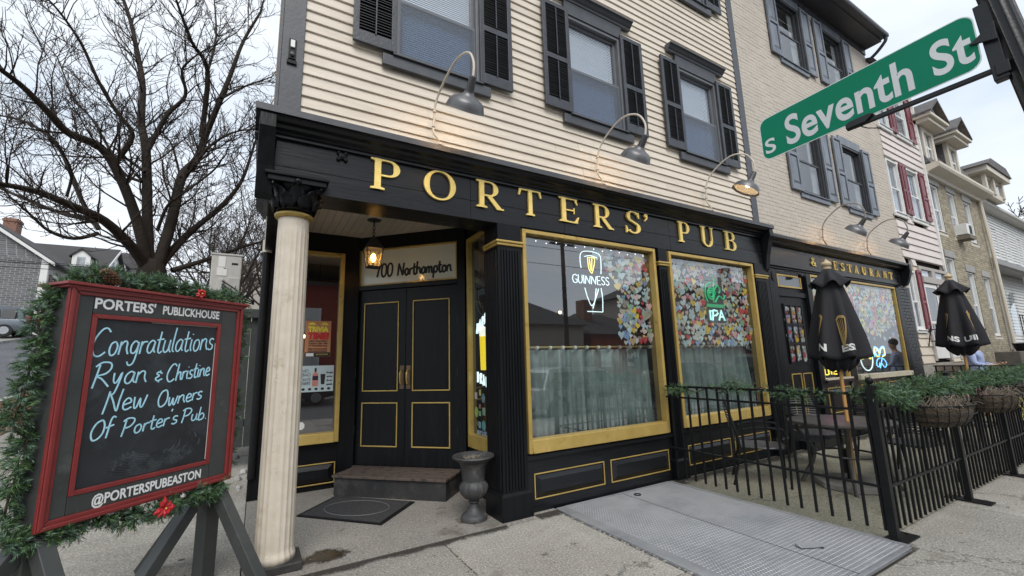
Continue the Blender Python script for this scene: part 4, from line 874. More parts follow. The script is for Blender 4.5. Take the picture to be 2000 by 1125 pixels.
# entry side window: NARRA / DRAU neon, beer glass, stickers
PX = lambda u, v: (2.31, 4.9-u, v)
arc = [(.09,2.02,.0)]; ls = []
for i, c in enumerate('NARRA'):
    for pl in SCR[c if c in SCR else 'A'][1]: ls.append([(.10+i*.07+u*.085+v*.02, 1.86+.032*i+v*.13) for u, v in pl])
for i, c in enumerate('DRAU'):
    for pl in SCR[c][1]: ls.append([(.11+i*.075+u*.085, 1.28-.018*i+v*.12) for u, v in pl])
bs = sign('draught_sign', 'white neon draught beer sign with yellow glass in the narrow side window', 'neon sign', [('lettering', white_n, ls, .008)], PX, loc=(2.31, 4.6, 1.3))
g = MB(); g.prism([(.20,1.42),(.34,1.42),(.36,1.82),(.18,1.82)], lambda u, v, w: (2.312+w, 4.9-u, v), 0, .02); part('beer', g, emi('lit_beer', (1,.72,.04), .55), bs)
g = MB(); g.prism([(.18,1.822),(.36,1.822),(.37,1.93),(.17,1.93)], lambda u, v, w: (2.311+w, 4.9-u, v), 0, .022); part('foam', g, emi('lit_foam', (.95,.95,.8), .7), bs)
rg_ = [[(.30+.2*math.cos(a), 2.35+.28*math.sin(a)) for a in [R(95+i*8) for i in range(22)]], [(.30+.13*math.cos(a), 2.35+.19*math.sin(a)) for a in [R(95+i*8) for i in range(22)]]]+[[(u+.18, v) for u, v in pl] for pl in script_lines('BREW', 0, 2.32, .18, .07, sl=0, soft=False)]
sign('etched_emblem', 'faint grey ring emblem lettered BREW on the narrow side window', 'window decal', [('etched_lines', mat('etch_grey', (.12,.14,.13), rough=.6), rg_, .005)], PX, loc=(2.31,4.6,2.3))
stc = [(.09,1.12,.055,(.65,.5,.5),4),(.20,1.16,.04,(.65,.5,.15),12),(.28,1.1,.055,(.15,.3,.4),12),(.10,.93,.06,(.3,.5,.1),12),(.19,1.0,.035,(.5,.2,.2),4),(.19,.92,.04,(.3,.55,.3),4),(.29,.95,.06,(.35,.5,.35),4),(.18,.79,.05,(.3,.45,.5),4),(.28,.79,.06,(.1,.42,.42),12),(.12,.80,.04,(.1,.1,.12),4)]
for i, (u, v, r, c, n) in enumerate(stc):
    g = MB(); g.prism([(u+r*math.cos(a)*(.85 if n == 4 else .8), v+r*math.sin(a)) for a in [math.pi/4*(n == 4)+2*math.pi*j/n for j in range(n)]], lambda a, b, w: (2.298+w, 4.9-a, b), 0, .002)
    o = part('window_sticker', g, mat('sticker', c, tuple(k*1.2 for k in c), rough=.5, c3=(.7,.7,.68), s3=60, a3=.4, w3=.02, detail=1))
    tag(o, ['pink square sticker top left of the side window cluster','yellow round badge sticker','slate blue round sticker','lime oval sticker on the side window','small red square sticker','small green card sticker','pale green card sticker','pale blue square sticker','teal round sticker near the bottom','small black square sticker'][i], 'sticker')
buy = thing('buy_local_sticker', 'dark blue sticker lettered BUY LOCAL at the foot of the side window', 'sticker', (2.29,4.6,.68))
g = MB(); g.box(2.298,2.3,4.3,4.80,.67,.74); part('film', g, mat('sticker_blue', (.02,.05,.16), rough=.4), buy)
put_text('lettering', 'BUY LOCAL', (2.2965, 4.785, .685), (0,-1,0), (0,0,1), mat('sticker_white', (.6,.65,.7)), buy, .06, bold=.002, depth=.001)
# posters on the left window
def poster(name, label, x0, x1, z0, z1, m, y=6.172):
    t = thing(name, label, 'poster', (x0, y, z0)); g = MB(); g.box(x0, x1, y, y+.002, z0, z1); part('sheet', g, m, t); return t
prnt = mat('print_black', (.02,.015,.02)); pred = mat('print_red', (.55,.03,.03)); pyel = mat('print_yellow', (.75,.6,.06)); pwh = mat('print_white', (.7,.7,.68))
t = poster('trivia_poster', 'orange trivia night poster with red and yellow lettering', .52, .83, 1.64, 2.11, mat('orange_paper', (.50,.20,.09), (.58,.27,.13)))
lx, lz_ = (1,0,0), (0,0,1)
put_text('lettering', 'TRIVIA', (.55,6.1705,1.97), lx, lz_, pyel, t, .09, bold=.006, depth=.001, fitw=.25)
put_text('lettering', 'TIME!', (.55,6.170,1.875), lx, lz_, pred, t, .11, bold=.008, depth=.001, fitw=.26, shear=.1)
for i, s in enumerate(('WEEKLY TRIVIA NIGHTS','TUESDAY 7PM - 9PM','AT PORTERS PUB','FREE TO PLAY AND','PRIZES EACH ROUND')):
    put_text('lettering', s, (.56,6.1705,1.835-i*.03-(.01 if i > 2 else 0)), lx, lz_, prnt, t, .028, bold=.001, depth=.001, fitw=.23)
g = MB(); g.box(.523,.827,6.1695,6.1715,1.642,1.70); part('black_band', g, prnt, t)
put_text('lettering', 'SO MUCH FUN', (.66,6.169,1.665), lx, lz_, pyel, t, .026, depth=.001, fitw=.14)
g = MB(); g.box(.54,.63,6.1685,6.1695,1.65,1.69); part('small_badge', g, pwh, t)
g = MB()
for sgn in (-1,1): g.prism([(.675+sgn*.075+.045*math.cos(a)*(1 if math.sin(a)>0 else 1), 2.055+.035*max(0,math.sin(a))) for a in [math.pi*i/8 for i in range(9)]], lambda u,v,w: (u,w,v), 6.1695, 6.1715)
part('bell_print', g, pyel, t)
t = poster('whiskey_poster', 'pale blue handwritten drinks poster with a bottle and glass', .48, .885, 1.20, 1.53, mat('pale_blue_paper', (.50,.60,.62), (.55,.65,.67)))
g = MB(); g.box(.63,.70,6.170,6.172,1.27,1.42); g.prism([(.63,1.42),(.70,1.42),(.675,1.45),(.655,1.45)], lambda u,v,w: (u,w,v), 6.170, 6.172); part('bottle_print', g, mat('print_pink', (.5,.2,.17)), t)
g = MB(); g.box(.653,.677,6.1695,6.1715,1.451,1.50); g.box(.632,.698,6.169,6.1697,1.345,1.40); g.prism([(.735,1.29),(.775,1.29),(.785,1.42),(.725,1.42)], lambda u,v,w: (u,w,v), 6.170, 6.172); part('dark_print', g, prnt, t)
g = MB()
for s, x, z, w in (('NO','.50','1.45',.08),('BAD','.50','1.40',.11),('DAYS','.50','1.34',.11),('EVERY','.51','1.29',.1),('Ask your','.795','1.43',.08),('server','.80','1.38',.07),('for our','.80','1.33',.07),('specials','.80','1.28',.07)):
    ls = []
    s2 = ''.join(c if c in SCR else 'n' for c in s)
    for pl in script_lines(s2, float(x), float(z), w, .035 if s.isupper() else .026, sl=.1): g.tube([(u, 6.170, v) for u, v in pl], .0022, 4)
part('handwriting', g, prnt, t, kind='stuff')
g = MB()
for i in range(5): g.lathe([(.02,0),(.02,.002)], (0,0,0), 12); n = len(g.v); g.v[n-24:] = [(.53+i*.075+v[0], 6.171-v[2], 1.235+v[1]*.8) for v in g.v[n-24:]]
part('badge_print', g, prnt, t)
g = MB(); g.prism([(.525+.045*math.cos(R(22.5+45*i)), .79+.05*math.sin(R(22.5+45*i))) for i in range(8)], lambda u,v,w: (u,w,v), 6.170, 6.172)
st8 = tag(part('octagon_sticker', g, pwh), 'white octagonal sticker at the foot of the left entry window', 'sticker')
for x, y, z in ((.62, 7.6, 2.0),(.50,8.2,2.05),(.86,8.0,2.25),(3.2,7.5,2.6),(5.4,7.2,2.5)):
    pdn = thing('pendant_lamp', {.62:'brightest warm bulb glowing inside the left entry window', .5:'faint warm bulb deep inside the left entry window', .86:'small warm bulb upper right inside the left entry window', 3.2:'dim pendant bulb behind the stout sign window', 5.4:'dim pendant bulb behind the heart covered window'}[round(x,2)], 'lamp', (x,y,z))
    g = MB(); g.ball((0,0,0), .03, 10, 6); part('bulb', g, emi_i, pdn, world=False); g = MB(); g.tube([(0,0,.03),(0,0,3.3-z)], .004, 5); part('cord', g, ironm, pdn, world=False)
# string of tiny lights round the big window
sl_ = MB(); wire = MB()
for i in range(14):
    x = 2.55+i*.145; z = 2.885-.012*(i % 3); sl_.ball((x, 3.99, z), .006, 6, 4)
wire.tube([(2.52+i*.15, 3.992, 2.89-.01*(i%2)) for i in range(14)], .0015, 4)
t = thing('string_lights', 'string of tiny white lights along the top of the first shop window', 'string lights', (2.5,3.99,2.88)); part('bulb_chain', sl_, emi('tiny_light', (.9,.95,1), 2.5), t, kind='stuff'); part('wire', wire, ironm, t)
# ================================================================ CELLAR HATCH
ht = thing('cellar_hatch', 'sloping galvanised diamond plate cellar hatch with two leaves in the pavement', 'hatch', (2.75, 1.6, 0))
Hz = lambda x, y: .012
g = MB(); g.box(2.74,4.48,1.60,3.88,-.2,-.012); g.box(2.74,2.86,1.60,3.88,-.012,.018); g.box(4.44,4.48,1.6,3.88,-.012,.016); g.box(2.86,4.44,3.86,3.89,-.012,.016); g.box(2.86,4.44,1.58,1.61,-.012,.014)
part('hatch_frame', g, steelp, ht, bevel=.003)
lugm = mat('worn_bright_steel', (.50,.51,.53), (.62,.63,.65), rough=.35, metal=.5, scale=2.5, c3=(.30,.31,.33), s3=2.2, a3=.4, w3=.3)
for li_, (xa, xb) in enumerate(((2.864,3.638),(3.652,4.436))):
    g = MB(); g.box(xa, xb, 1.614, 3.856, .0, .012); d = part('hatch_leaf', g, steelp, ht); sub(d)
    g = MB(); s = .030; i = 0; y = 1.63
    while y < 3.845:
        x = xa+.012+(s/2 if i % 2 else 0)
        while x < xb-.012:
            a = R(45) if i % 2 else R(-45); c_, s_ = math.cos(a), math.sin(a); l, w = .0125, .0042
            pts = [(x+c_*l, y+s_*l), (x-s_*w, y+c_*w), (x-c_*l, y-s_*l), (x+s_*w, y-c_*w)]
            n0 = len(g.v); g.v += [(p[0], p[1], .0118) for p in pts]+[(x, y, .0148)]; g.f += [(n0,n0+1,n0+4),(n0+1,n0+2,n0+4),(n0+2,n0+3,n0+4),(n0+3,n0,n0+4)]; g.mi += [0]*4
            x += s
        y += s*.62; i += 1
    part('tread_lugs', g, lugm, d, kind='stuff')
g = MB(); g.tube([(3.74+.035*math.cos(a), 3.72+.035*math.sin(a), .018) for a in [i*math.pi/6 for i in range(13)]], .006, 6); part('lift_ring', g, ironm, ht, smooth=True)
g = MB(); g.hexa([(3.72,2.02,.022),(3.90,1.93,.022),(3.93,1.99,.022),(3.75,2.08,.022),(3.72,2.02,.026),(3.90,1.93,.028),(3.93,1.99,.04),(3.75,2.08,.038)]); part('loose_flap', g, steelp, ht)
g = MB(); g.hexa([(3.86,1.93,.0165),(3.93,1.95,.0165),(3.95,2.01,.0165),(3.9,2.01,.0165),(3.86,1.93,.021),(3.93,1.95,.021),(3.95,2.01,.021),(3.9,2.01,.021)]); part('flap_recess', g, ironm, ht)
# ================================================================ MAT, URN
mt_ = thing('door_mat', 'black rubber doormat with an oval ring lying before the step', 'doormat', (1.03, 4.87, 0))
MC = [(.45,5.24),(1.125,4.478),(1.607,4.97),(.90,5.74)]
g = MB(); g.prism(MC, lambda u, v, w: (u, v, w), .003, .014); part('rubber_base', g, ironm, mt_)
cxm, cym = 1.02, 5.11
g = MB(); g.prism([(cxm+(x-cxm)*.93, cym+(y-cym)*.93) for x, y in MC], lambda u, v, w: (u, v, w), .0141, .019); part('carpet', g, mat('mat_pile', (.012,.012,.013), (.05,.05,.052), rough=.95, scale=60, bump=1, bscale=160), mt_)
g = MB(); g.tube([(cxm+.36*math.cos(a)*.707+.24*math.sin(a)*.707, cym-.36*math.cos(a)*.707+.24*math.sin(a)*.707, .0195) for a in [i*math.pi/20 for i in range(41)]], .004, 4); part('oval_ring', g, mat('mat_ring', (.10,.10,.10)), mt_)
urn = thing('garden_urn', 'weathered black cast iron urn standing by the corner pilaster', 'urn', (1.93, 4.12, 0))
urnm = mat('weathered_iron', (.028,.028,.03), (.06,.06,.06), rough=.55, scale=6, bump=.6, bscale=40, c3=(.19,.175,.155), s3=4.5, a3=.34, w3=.2)
scal = lambda t, z: 1+.035*math.cos(14*t) if .20 < z < .36 else (1+.02*math.cos(20*t) if .36 <= z < .5 else 1)
g = MB(); g.lathe([(.13,.0),(.13,.035),(.12,.05),(.10,.06),(.07,.085),(.048,.12),(.042,.15),(.055,.165),(.045,.18)], n=40); part('foot', g, urnm, urn, world=False, smooth=True)
g = MB(); g.lathe([(.045,.18),(.09,.205),(.128,.245),(.14,.285),(.136,.32),(.118,.345),(.108,.36),(.112,.38),(.118,.45),(.128,.505),(.15,.54),(.185,.562),(.205,.575),(.212,.588),(.205,.60),(.19,.602),(.172,.592),(.155,.572),(.14,.56),(.13,.53)], n=56, wave=scal); part('bowl', g, urnm, urn, world=False, smooth=True)
g = MB(); g.lathe([(.002,.0),(.14,.0),(.14,.03),(.09,.045),(.0,.05)], (0,0,.52), 24); part('dry_soil', g, mat('dry_soil', (.05,.04,.03), (.16,.14,.11), rough=1, scale=30, bump=1, bscale=60, bdist=.02), urn, world=False)
g = MB()
for i in range(40):
    a, r = random.random()*6.28, random.random()*.12; b = random.random()*6.28; g.tube([(r*math.cos(a), r*math.sin(a), .565), (r*math.cos(a)+.04*math.cos(b), r*math.sin(a)+.04*math.sin(b), .575+random.random()*.02)], .0025, 4)
part('dead_stems', g, mat('dead_stem', (.14,.11,.08), (.27,.23,.18), rough=.9), urn, world=False, kind='stuff')
# ================================================================ RESTAURANT HOUSE (painted brick)
rest = thing('restaurant_building', 'tan painted brick house with black restaurant shopfront beside the corner pub', 'building', (10.4, 4.1, 0))
RX0, RX1, RY = 7.36, 13.47, 4.0
paintb = mat('painted_brick', (.50,.445,.375), (.545,.49,.42), rough=.7, scale=2, bump=.4, bscale=30, c3=(.45,.395,.33), s3=1.5, a3=.36, w3=.3, vary=.02, island=.02)
mort = mat('painted_mortar', (.46,.41,.345), (.51,.455,.39), rough=.8, scale=4)
RW = [(9.5, 4.62, 6.15), (11.5, 4.62, 6.15), (9.5, 7.55, 9.1), (11.5, 7.55, 9.1)]
def brick_wall(parent, x0, x1, z0, z1, y, holes, bm_, mo_, ind=0, bl=.215, bh=.075, gap=.009, proud=.009, near=(0,0), solid_y=None):
    """running bond wall facing -y; the bricks nearest the camera are objects of their own"""
    rows = int((z1-z0)/bh); cells = []
    for r in range(rows):
        z = z0+r*bh; x = x0-(bl/2 if r % 2 else 0)
        while x < x1:
            a, b = max(x0, x+gap/2), min(x1, x+bl-gap/2)
            for hx0, hx1, hz0, hz1 in holes:
                if z+bh > hz0+.01 and z < hz1-.01:
                    if a < hx0 < b: b = hx0
                    elif a < hx1 < b: a = hx1
                    elif a >= hx0 and b <= hx1: a = b
            if b-a > .02: cells.append((a, b, z+gap/2, z+bh-gap/2))
            x += bl
    cells.sort(key=lambda c: (c[0]-near[0])**2+(c[2]-near[1])**2)
    big = MB()
    for i, (a, b, za, zb) in enumerate(cells):
        d = random.uniform(-.002, .0025)
        m_ = MB() if i < ind else big
        m_.add([(a,y-proud-d,za),(b,y-proud-d,za),(b,y-proud-d,zb),(a,y-proud-d,zb),(a-.003,y+.002,za-.003),(b+.003,y+.002,za-.003),(b+.003,y+.002,zb+.003),(a-.003,y+.002,zb+.003)],[(0,1,2,3),(0,4,5,1),(1,5,6,2),(2,6,7,3),(3,7,4,0)])
        if i < ind: part('brick', m_, bm_, parent)
    if big.v: part('brick_courses', big, bm_, parent, kind='stuff')
    zs = sorted({z0, z1} | {h[2] for h in holes} | {h[3] for h in holes}); g = MB()
    for za, zb in zip(zs[:-1], zs[1:]):
        if zb <= z0 or za >= z1: continue
        mid_ = (za+zb)/2; cut = sorted([(h[0], h[1]) for h in holes if h[2] < mid_ < h[3]]); xs = x0
        for h0, h1_ in cut: g.box(xs, h0, y, y+.2, za, zb); xs = h1_
        g.box(xs, x1, y, y+.2, za, zb)
    part('mortar_bed', g, mo_, parent)
brick_wall(rest, RX0, RX1, 3.42, 9.44, RY, [(xc-.5, xc+.5, a-.02, b+.02) for xc, a, b in RW], paintb, mort, ind=300, near=(8.2, 4.4), gap=.007, proud=.0045)
g = MB(); g.box(RX0, RX1, RY+.2, 14, 3.4, 9.44); g.box(RX0, RX1-.3, 9, 14, 0, 3.4); part('core_wall', g, darkin, rest)
g = MB(); g.box(RX1-.35, RX1, 4.21, 14, 0, 9.43); part('side_wall', g, mort, rest)
darks = mat('charcoal_trim', (.03,.031,.036), (.05,.052,.06), rough=.45)
shutc = mat('blue_grey_shutter', (.10,.115,.14), (.20,.225,.26), rough=.4, scale=8, bump=.6, bscale=25, stretch=(1,1,.3))
for xc, a, b in RW:
    sash_window(rest, xc, a, b, RY, .5, darks, upper="none", lower="none", sillw=.56, casing=shutc, cap=False, silldrop=.11)
    g = MB(); g.box(xc-.47, xc-.2, RY+.1, RY+.11, a+.05, b-.05); g.box(xc+.25, xc+.47, RY+.1, RY+.11, a+.05, b-.05); part('inner_curtain', g, mat('grey_drape', (.20,.2,.2), (.28,.28,.28)), rest)
    for s in (-1, 1):
        l, r = (xc-.9, xc-.52) if s < 0 else (xc+.52, xc+.9)
        shutter(rest, l, r, a-.0, b+.08, RY-.03, mats=(shutc, shutc), panels=True)
    g = MB(); g.box(xc-.53, xc+.53, RY-.03, RY, b, b+.2); part('lintel', g, shutc, rest, bevel=.004)
g = MB(); g.sweepx([(4.0,9.44),(3.62,9.44),(3.62,9.48),(3.58,9.49),(3.58,9.58),(3.56,9.60),(3.58,9.62),(4.0,9.68)], RX0-.1, RX1+.03); part('eave', g, darks, rest)
g = MB(); g.box(RX0, RX1, RY-.03, RY, 9.28, 9.44); part('frieze', g, darks, rest)
g = MB(); g.sweepx([(3.575,9.48),(3.48,9.48),(3.46,9.51),(3.46,9.58),(3.47,9.58),(3.475,9.52),(3.57,9.50)], RX0-.1, RX1+.05); part('gutter', g, darks, rest)
g = MB(); g.tube(smooth3([(RX1-.02,3.52,9.48),(RX1-.01,3.54,9.38),(RX1+.0,3.75,9.2),(RX1+.01,3.95,9.1)]), .04, 8); part('downspout', g, darks, rest, smooth=True)
g = MB(); g.sweepx([(3.6,9.65),(9,12.0),(14,9.65)], RX0-.1, RX1+.05); part('roof', g, mat('slate_roof', (.05,.05,.055), (.09,.09,.10), rough=.8), rest)
# shopfront
g = MB(); g.sweepx([(4.0,3.60),(3.76,3.51),(3.76,3.46),(3.79,3.44),(3.83,3.42),(3.85,3.39),(3.89,3.37),(3.95,3.37),(4.0,3.37)], 7.28, 13.06); part('cornice', g, black, rest)
for a, b in ((7.30,9.2),(9.204,11.4),(11.404,13.0)):
    g = MB(); g.box(a, b, 3.93+random.uniform(0,.003), 4.05, 3.02, 3.37); part('fascia_board', g, black, rest, bevel=.002)
g = MB(); g.box(7.33,13.0,4.0,4.2,2.95,3.02); g.box(7.33,13.0,3.97,4.0,2.99,3.02); part('beam', g, black, rest)
g = MB(); g.sweepx([(3.93,3.50),(3.75,3.50),(3.745,3.34),(3.78,3.2),(3.85,3.02),(3.93,2.98)], 12.93, 13.05); part('console_bracket', g, blackv, rest, bevel=.005)
small = [('&',8.80),('R',9.36),('E',9.66),('S',9.96),('T',10.24),('A',10.54),('U',10.88),('R',11.24),('A',11.56),('N',11.92),('T',12.24)]
for ch, x0 in small:
    mb = MB(); adv = .9; serif(ch, (lambda u, v, w, x0=x0: (x0+u*.205, 3.929-w, 3.115+v*.165)), mb, .02); part('gold_letter', mb, goldlet, rest)
def rbox(nm, x0, x1, z0, z1, y0=3.95, y1=4.2, m=blackv, **k):
    g = MB(); g.box(x0,x1,y0,y1,z0,z1); return part(nm, g, m, rest, bevel=.004, **k)
rbox('post', 7.34, 7.58, 0, 2.95, 3.93); rbox('post', 8.56, 8.72, 0, 2.95, 3.93); rbox('post', 9.72, 9.98, 0, 2.95, 3.93); rbox('post', 12.50, 12.72, 0, 2.95, 3.93)
g = MB(); g.lathe([(.05,-.002),(.05,.008),(.03,.012)], n=14, sy=1.7); g.v = [(7.46+v[0], 3.93-v[2], 2.82+v[1]) for v in g.v]; part('oval_plaque', g, ironm, rest)
d = rbox('door', 7.60, 8.54, .14, 2.50, 3.99, 4.04); sub(d)
g = MB(); g.box(7.58,8.56,3.96,4.1,2.50,2.58); g.box(7.58,8.56,4.0,4.1,2.58,2.95); part('door_frame', g, blackv, rest); g = MB(); g.box(7.58,8.56,3.7,4.1,0,.14); part('threshold', g, blackv, rest)
g = MB(); q=.03
g.box(7.68,8.46,3.975,4.0,2.66,2.66+q); g.box(7.68,8.46,3.975,4.0,2.86,2.86+q); g.box(7.68,7.68+q,3.975,4.0,2.66+q,2.86); g.box(8.46-q,8.46,3.975,4.0,2.66+q,2.86)
tr2 = part('transom_light', g, gold, rest, bevel=.003); sub(tr2)
g = MB(); g.box(7.71,8.43,3.985,3.992,2.69,2.86); part('pane', g, glassd, tr2)
g = MB(); g.tube(smooth3([(7.9,3.96,2.95),(7.95,3.9,2.93),(8.1,3.88,2.92),(8.25,3.88,2.9)]), .008, 6); g.lathe([(.0,.03),(.05,.02),(.06,-.01),(.05,-.03),(.0,-.04)], (8.3,3.88,2.88), 12); part('door_lamp', g, ironm, rest, smooth=True)
# nine lights backed by hearts
for i in range(3):
    for j in range(3):
        x0 = 7.79+i*.19; z0 = 1.38+j*.325
        g = MB(); g.box(x0, x0+.155, 3.978, 3.984, z0, z0+.28); part('pane', g, glass, d)
g = MB(); g.box(7.76,8.37,3.972,3.9895,1.345,1.375); g.box(7.76,8.37,3.972,3.9895,2.34,2.37)
for j in (1,2): g.box(7.79,8.33,3.972,3.9895,1.38+j*.325-.045,1.38+j*.325)
for i in range(4): g.box(7.755+i*.19,7.79+i*.19,3.97,3.9896,1.345,2.37)
part('glazing_bars', g, blackv, d)
hd = thing('heart_display', 'paper hearts behind the nine small panes of the restaurant door', 'window decoration', (8.06, 3.98, 1.38))
hearts(hd, lambda x, z: ((x-7.79) % .19) < .155 and ((z-1.38) % .325) < .28, 7.8, 8.33, 1.41, 2.32, .078, y=3.989, individual=True, jit=.1)
for o in [o for o in bpy.data.objects if o.parent == hd]: o.location.y = 3.9885-ROOTLOC[hd.name][1]-.0005
for a in (7.74, 8.10):
    g = MB(); q=.014
    for za, zb in ((.35,1.18),):
        g.box(a,a+.3,3.978,3.99,za,za+q); g.box(a,a+.3,3.978,3.99,zb-q,zb); g.box(a,a+q,3.978,3.99,za+q,zb-q); g.box(a+.3-q,a+.3,3.978,3.99,za+q,zb-q)
    part('gold_bead', g, gold, d)
g = MB(); g.box(8.72,9.72,3.96,4.1,0,.98); g.box(9.98,12.5,3.96,4.1,0,.98); g.box(8.72,9.72,3.90,4.1,.98,1.03); sb_ = part('stallboard', g, black, rest); sub(sb_)
g = MB(); g.box(8.72,9.72,3.9,4.0,1.03,1.06); part('sill', g, mat('cream_sill', (.42,.38,.28), (.5,.46,.35), rough=.5), rest)
g = MB(); g.box(9.98,12.5,3.88,4.0,.985,1.08); part('sill', g, bpy.data.materials['cream_sill'], rest, bevel=.005)
for a, b in ((8.8,9.64),(10.1,11.2),(11.35,12.4)):
    g = MB(); q=.014; g.box(a,b,3.945,3.96,.45,.45+q); g.box(a,b,3.945,3.96,.88,.88+q); g.box(a,a+q,3.945,3.96,.45+q,.88); g.box(b-q,b,3.945,3.96,.45+q,.88); part('gold_bead', g, gold, sb_)
    g = MB(); g.hexa([(a+.03,3.96,.48),(b-.03,3.96,.48),(b-.03,3.96,.85),(a+.03,3.96,.85),(a+.08,3.93,.53),(b-.08,3.93,.53),(b-.08,3.93,.80),(a+.08,3.93,.80)]); part('raised_panel', g, black, sb_)
for x0, x1 in ((8.72, 9.72), (9.98, 12.5)):
    g = MB(); z0=1.06 if x0<9 else 1.08; g.box(x0,x0+.04,3.94,4.0,z0,2.95); g.box(x1-.05,x1,3.94,4.0,z0,2.95); g.box(x0+.04,x1-.05,3.941,4.0,2.91,2.95); w_ = part('shop_window', g, gold, rest, bevel=.004); sub(w_)
    g = MB(); g.box(x0+.04,x1-.05,3.975,3.981,z0,2.91); part('pane', g, glass, w_)
h3 = thing('heart_display', 'paper hearts with a band of bright letter hearts in the wide restaurant window', 'window decoration', (11.2, 4.0, 1.8))
hearts(h3, lambda x, z: z > 1.98+.12*math.sin(x*2.1) or random.random() < .2, 10.04, 12.42, 1.80, 2.88, .086, y=4.0)
for i in range(11):     # two rows of large bright hearts with dark centres
    x = 10.3+(i % 6)*.26+(.12 if i > 5 else 0); z = 2.32 if i < 6 else 2.10; c = [(.75,.12,.35),(.16,.10,.25),(.75,.65,.05),(.05,.5,.6),(.75,.12,.35),(.15,.55,.1),(.05,.5,.65),(.6,.65,.05),(.16,.10,.25),(.8,.15,.4),(.2,.6,.1)][i]
    g = MB(); g.prism([(x+u, z+v) for u, v in heart_pts(.19)], lambda u, v, w: (u, w, v), 3.986, 3.990); o = part('bright_heart', g, mat('bright_paper', c, c, vary=0), h3)
    g = MB(); g.prism([(x+u, z+v) for u, v in heart_pts(.09)], lambda u, v, w: (u, w, v), 3.983, 3.9855); part('heart_centre', g, prnt, sub(o))
h4 = thing('heart_display', 'paper hearts in the narrow window beside the restaurant door', 'window decoration', (9.2, 4.0, 1.8))
hearts(h4, lambda x, z: True, 8.8, 9.66, 1.9, 2.88, .09, y=4.0)
PR = lambda u, v: (u, 3.993, v)
ov = sign('oval_beer_sign', 'white oval neon with bent yellow lettering in the wide restaurant window', 'neon sign', [('oval', white_n, [[(10.62+.27*math.cos(a), 1.38+.24*math.sin(a)) for a in [i*math.pi/16 for i in range(33)]]], .011),
     ('lettering', yel_n, [[(u, v+.05*math.sin((u-10.42)/.4*3.1)) for u, v in pl] for pl in script_lines('YUENGLING', 10.43, 1.35, .38, .11, sl=.1)], .010)], PR, loc=(10.62,3.99,1.3))
bf = [smooth_line([(11.02,1.48),(11.05,1.58),(11.2,1.54),(11.26,1.45)]), smooth_line([(11.26,1.45),(11.35,1.56),(11.5,1.58),(11.5,1.44),(11.36,1.40)]), [(11.02,1.48),(11.12,1.40),(11.26,1.42)]]
bl = [smooth_line([(11.24,1.38),(11.1,1.34),(11.04,1.24),(11.14,1.2),(11.2,1.28)]), smooth_line([(11.3,1.38),(11.44,1.34),(11.52,1.24),(11.4,1.18),(11.3,1.26)]), [(11.18,1.17),(11.34,1.36)], [(11.0,1.5),(11.52,1.6)], [(11.52,1.6),(11.53,1.42)], [(11.0,1.5),(11.02,1.4)]]
sign('butterfly_beer_sign', 'blue and yellow neon shaped like a butterfly at the window corner', 'neon sign', [('yellow_wings', yel_n, bf, .010), ('blue_outline', blu_n, bl+[[(a+.012, b+.03) for a, b in p] for p in bf], .009)], PR, loc=(11.26,3.99,1.2))
pl_ = [smooth_line([(8.84,1.28),(8.86,1.56),(8.95,1.60),(9.0,1.40),(9.1,1.62),(9.18,1.42),(9.2,1.30)]), smooth_line([(8.9,1.34),(8.92,1.5),(9.02,1.52),(9.08,1.34)])]
sign('light_beer_sign', 'pink neon above yellow letters LITE in the narrow restaurant window', 'neon sign', [('pink_script', pink_n, pl_, .016), ('lettering', yel_n, [[(u, v) for u, v in pl] for pl in script_lines('LITE', 8.86, 1.12, .46, .1, sl=0, soft=False)], .012)], PR, loc=(9.05,3.99,1.1))
# black painted brick pier
bp = MB(); bw = mat('black_brick', (.014,.015,.017), (.03,.032,.035), rough=.4, bump=.5, bscale=30)
for r in range(40):
    z = .0+r*.075
    for a, b in (((12.722, 12.93),(12.94,13.14),(13.15,13.29)) if r % 2 else ((12.722,12.82),(12.83,13.04),(13.05,13.25))):
        g = MB(); g.box(a, b, 3.945+random.uniform(-.003,.003), 4.02, z+.006, z+.07); part('brick', g, bw, rest, bevel=.003)
g = MB(); g.box(12.72, 13.40, 3.965, 4.2, 0, 3.0); part('brick_pier', g, bw, rest)
g = MB(); g.box(13.0,13.47,3.97,4.2,3.0,3.42); part('pier_top', g, paintb, rest)
# ================================================================ PINK SIDED HOUSE
pk = thing('pink_house', 'pale pink sided row house with maroon shutters and white windows', 'house', (14.8, 4, 0))
pinkm = mat('pink_siding', (.64,.575,.54), (.69,.625,.59), rough=.6, scale=2, bump=.15, c3=(.58,.51,.48), s3=1.5, a3=.36, w3=.3, vary=.02)
creams = mat('low_cream_siding', (.58,.51,.41), (.64,.57,.47), rough=.6, scale=2)
maroon = mat('maroon_shutter', (.15,.03,.04), (.21,.045,.055), rough=.4, scale=5, bump=.2)
PX0, PX1 = 13.47, 16.18
PW_ = [(13.80, 4.92, 6.36, .30), (15.02, 4.92, 6.36, .40), (13.80, 7.3, 8.7, .30), (15.02, 7.3, 8.7, .40)]
g = MB(); g.box(PX0, PX1, 4.1, 14, 0, 9.2); part('wall', g, darkin, pk)
g = MB(); g.sweepx([(3.85,9.15),(9,11.2),(14,9.15)], PX0, PX1); part('roof', g, bpy.data.materials['slate_roof'], pk)
z = 1.2
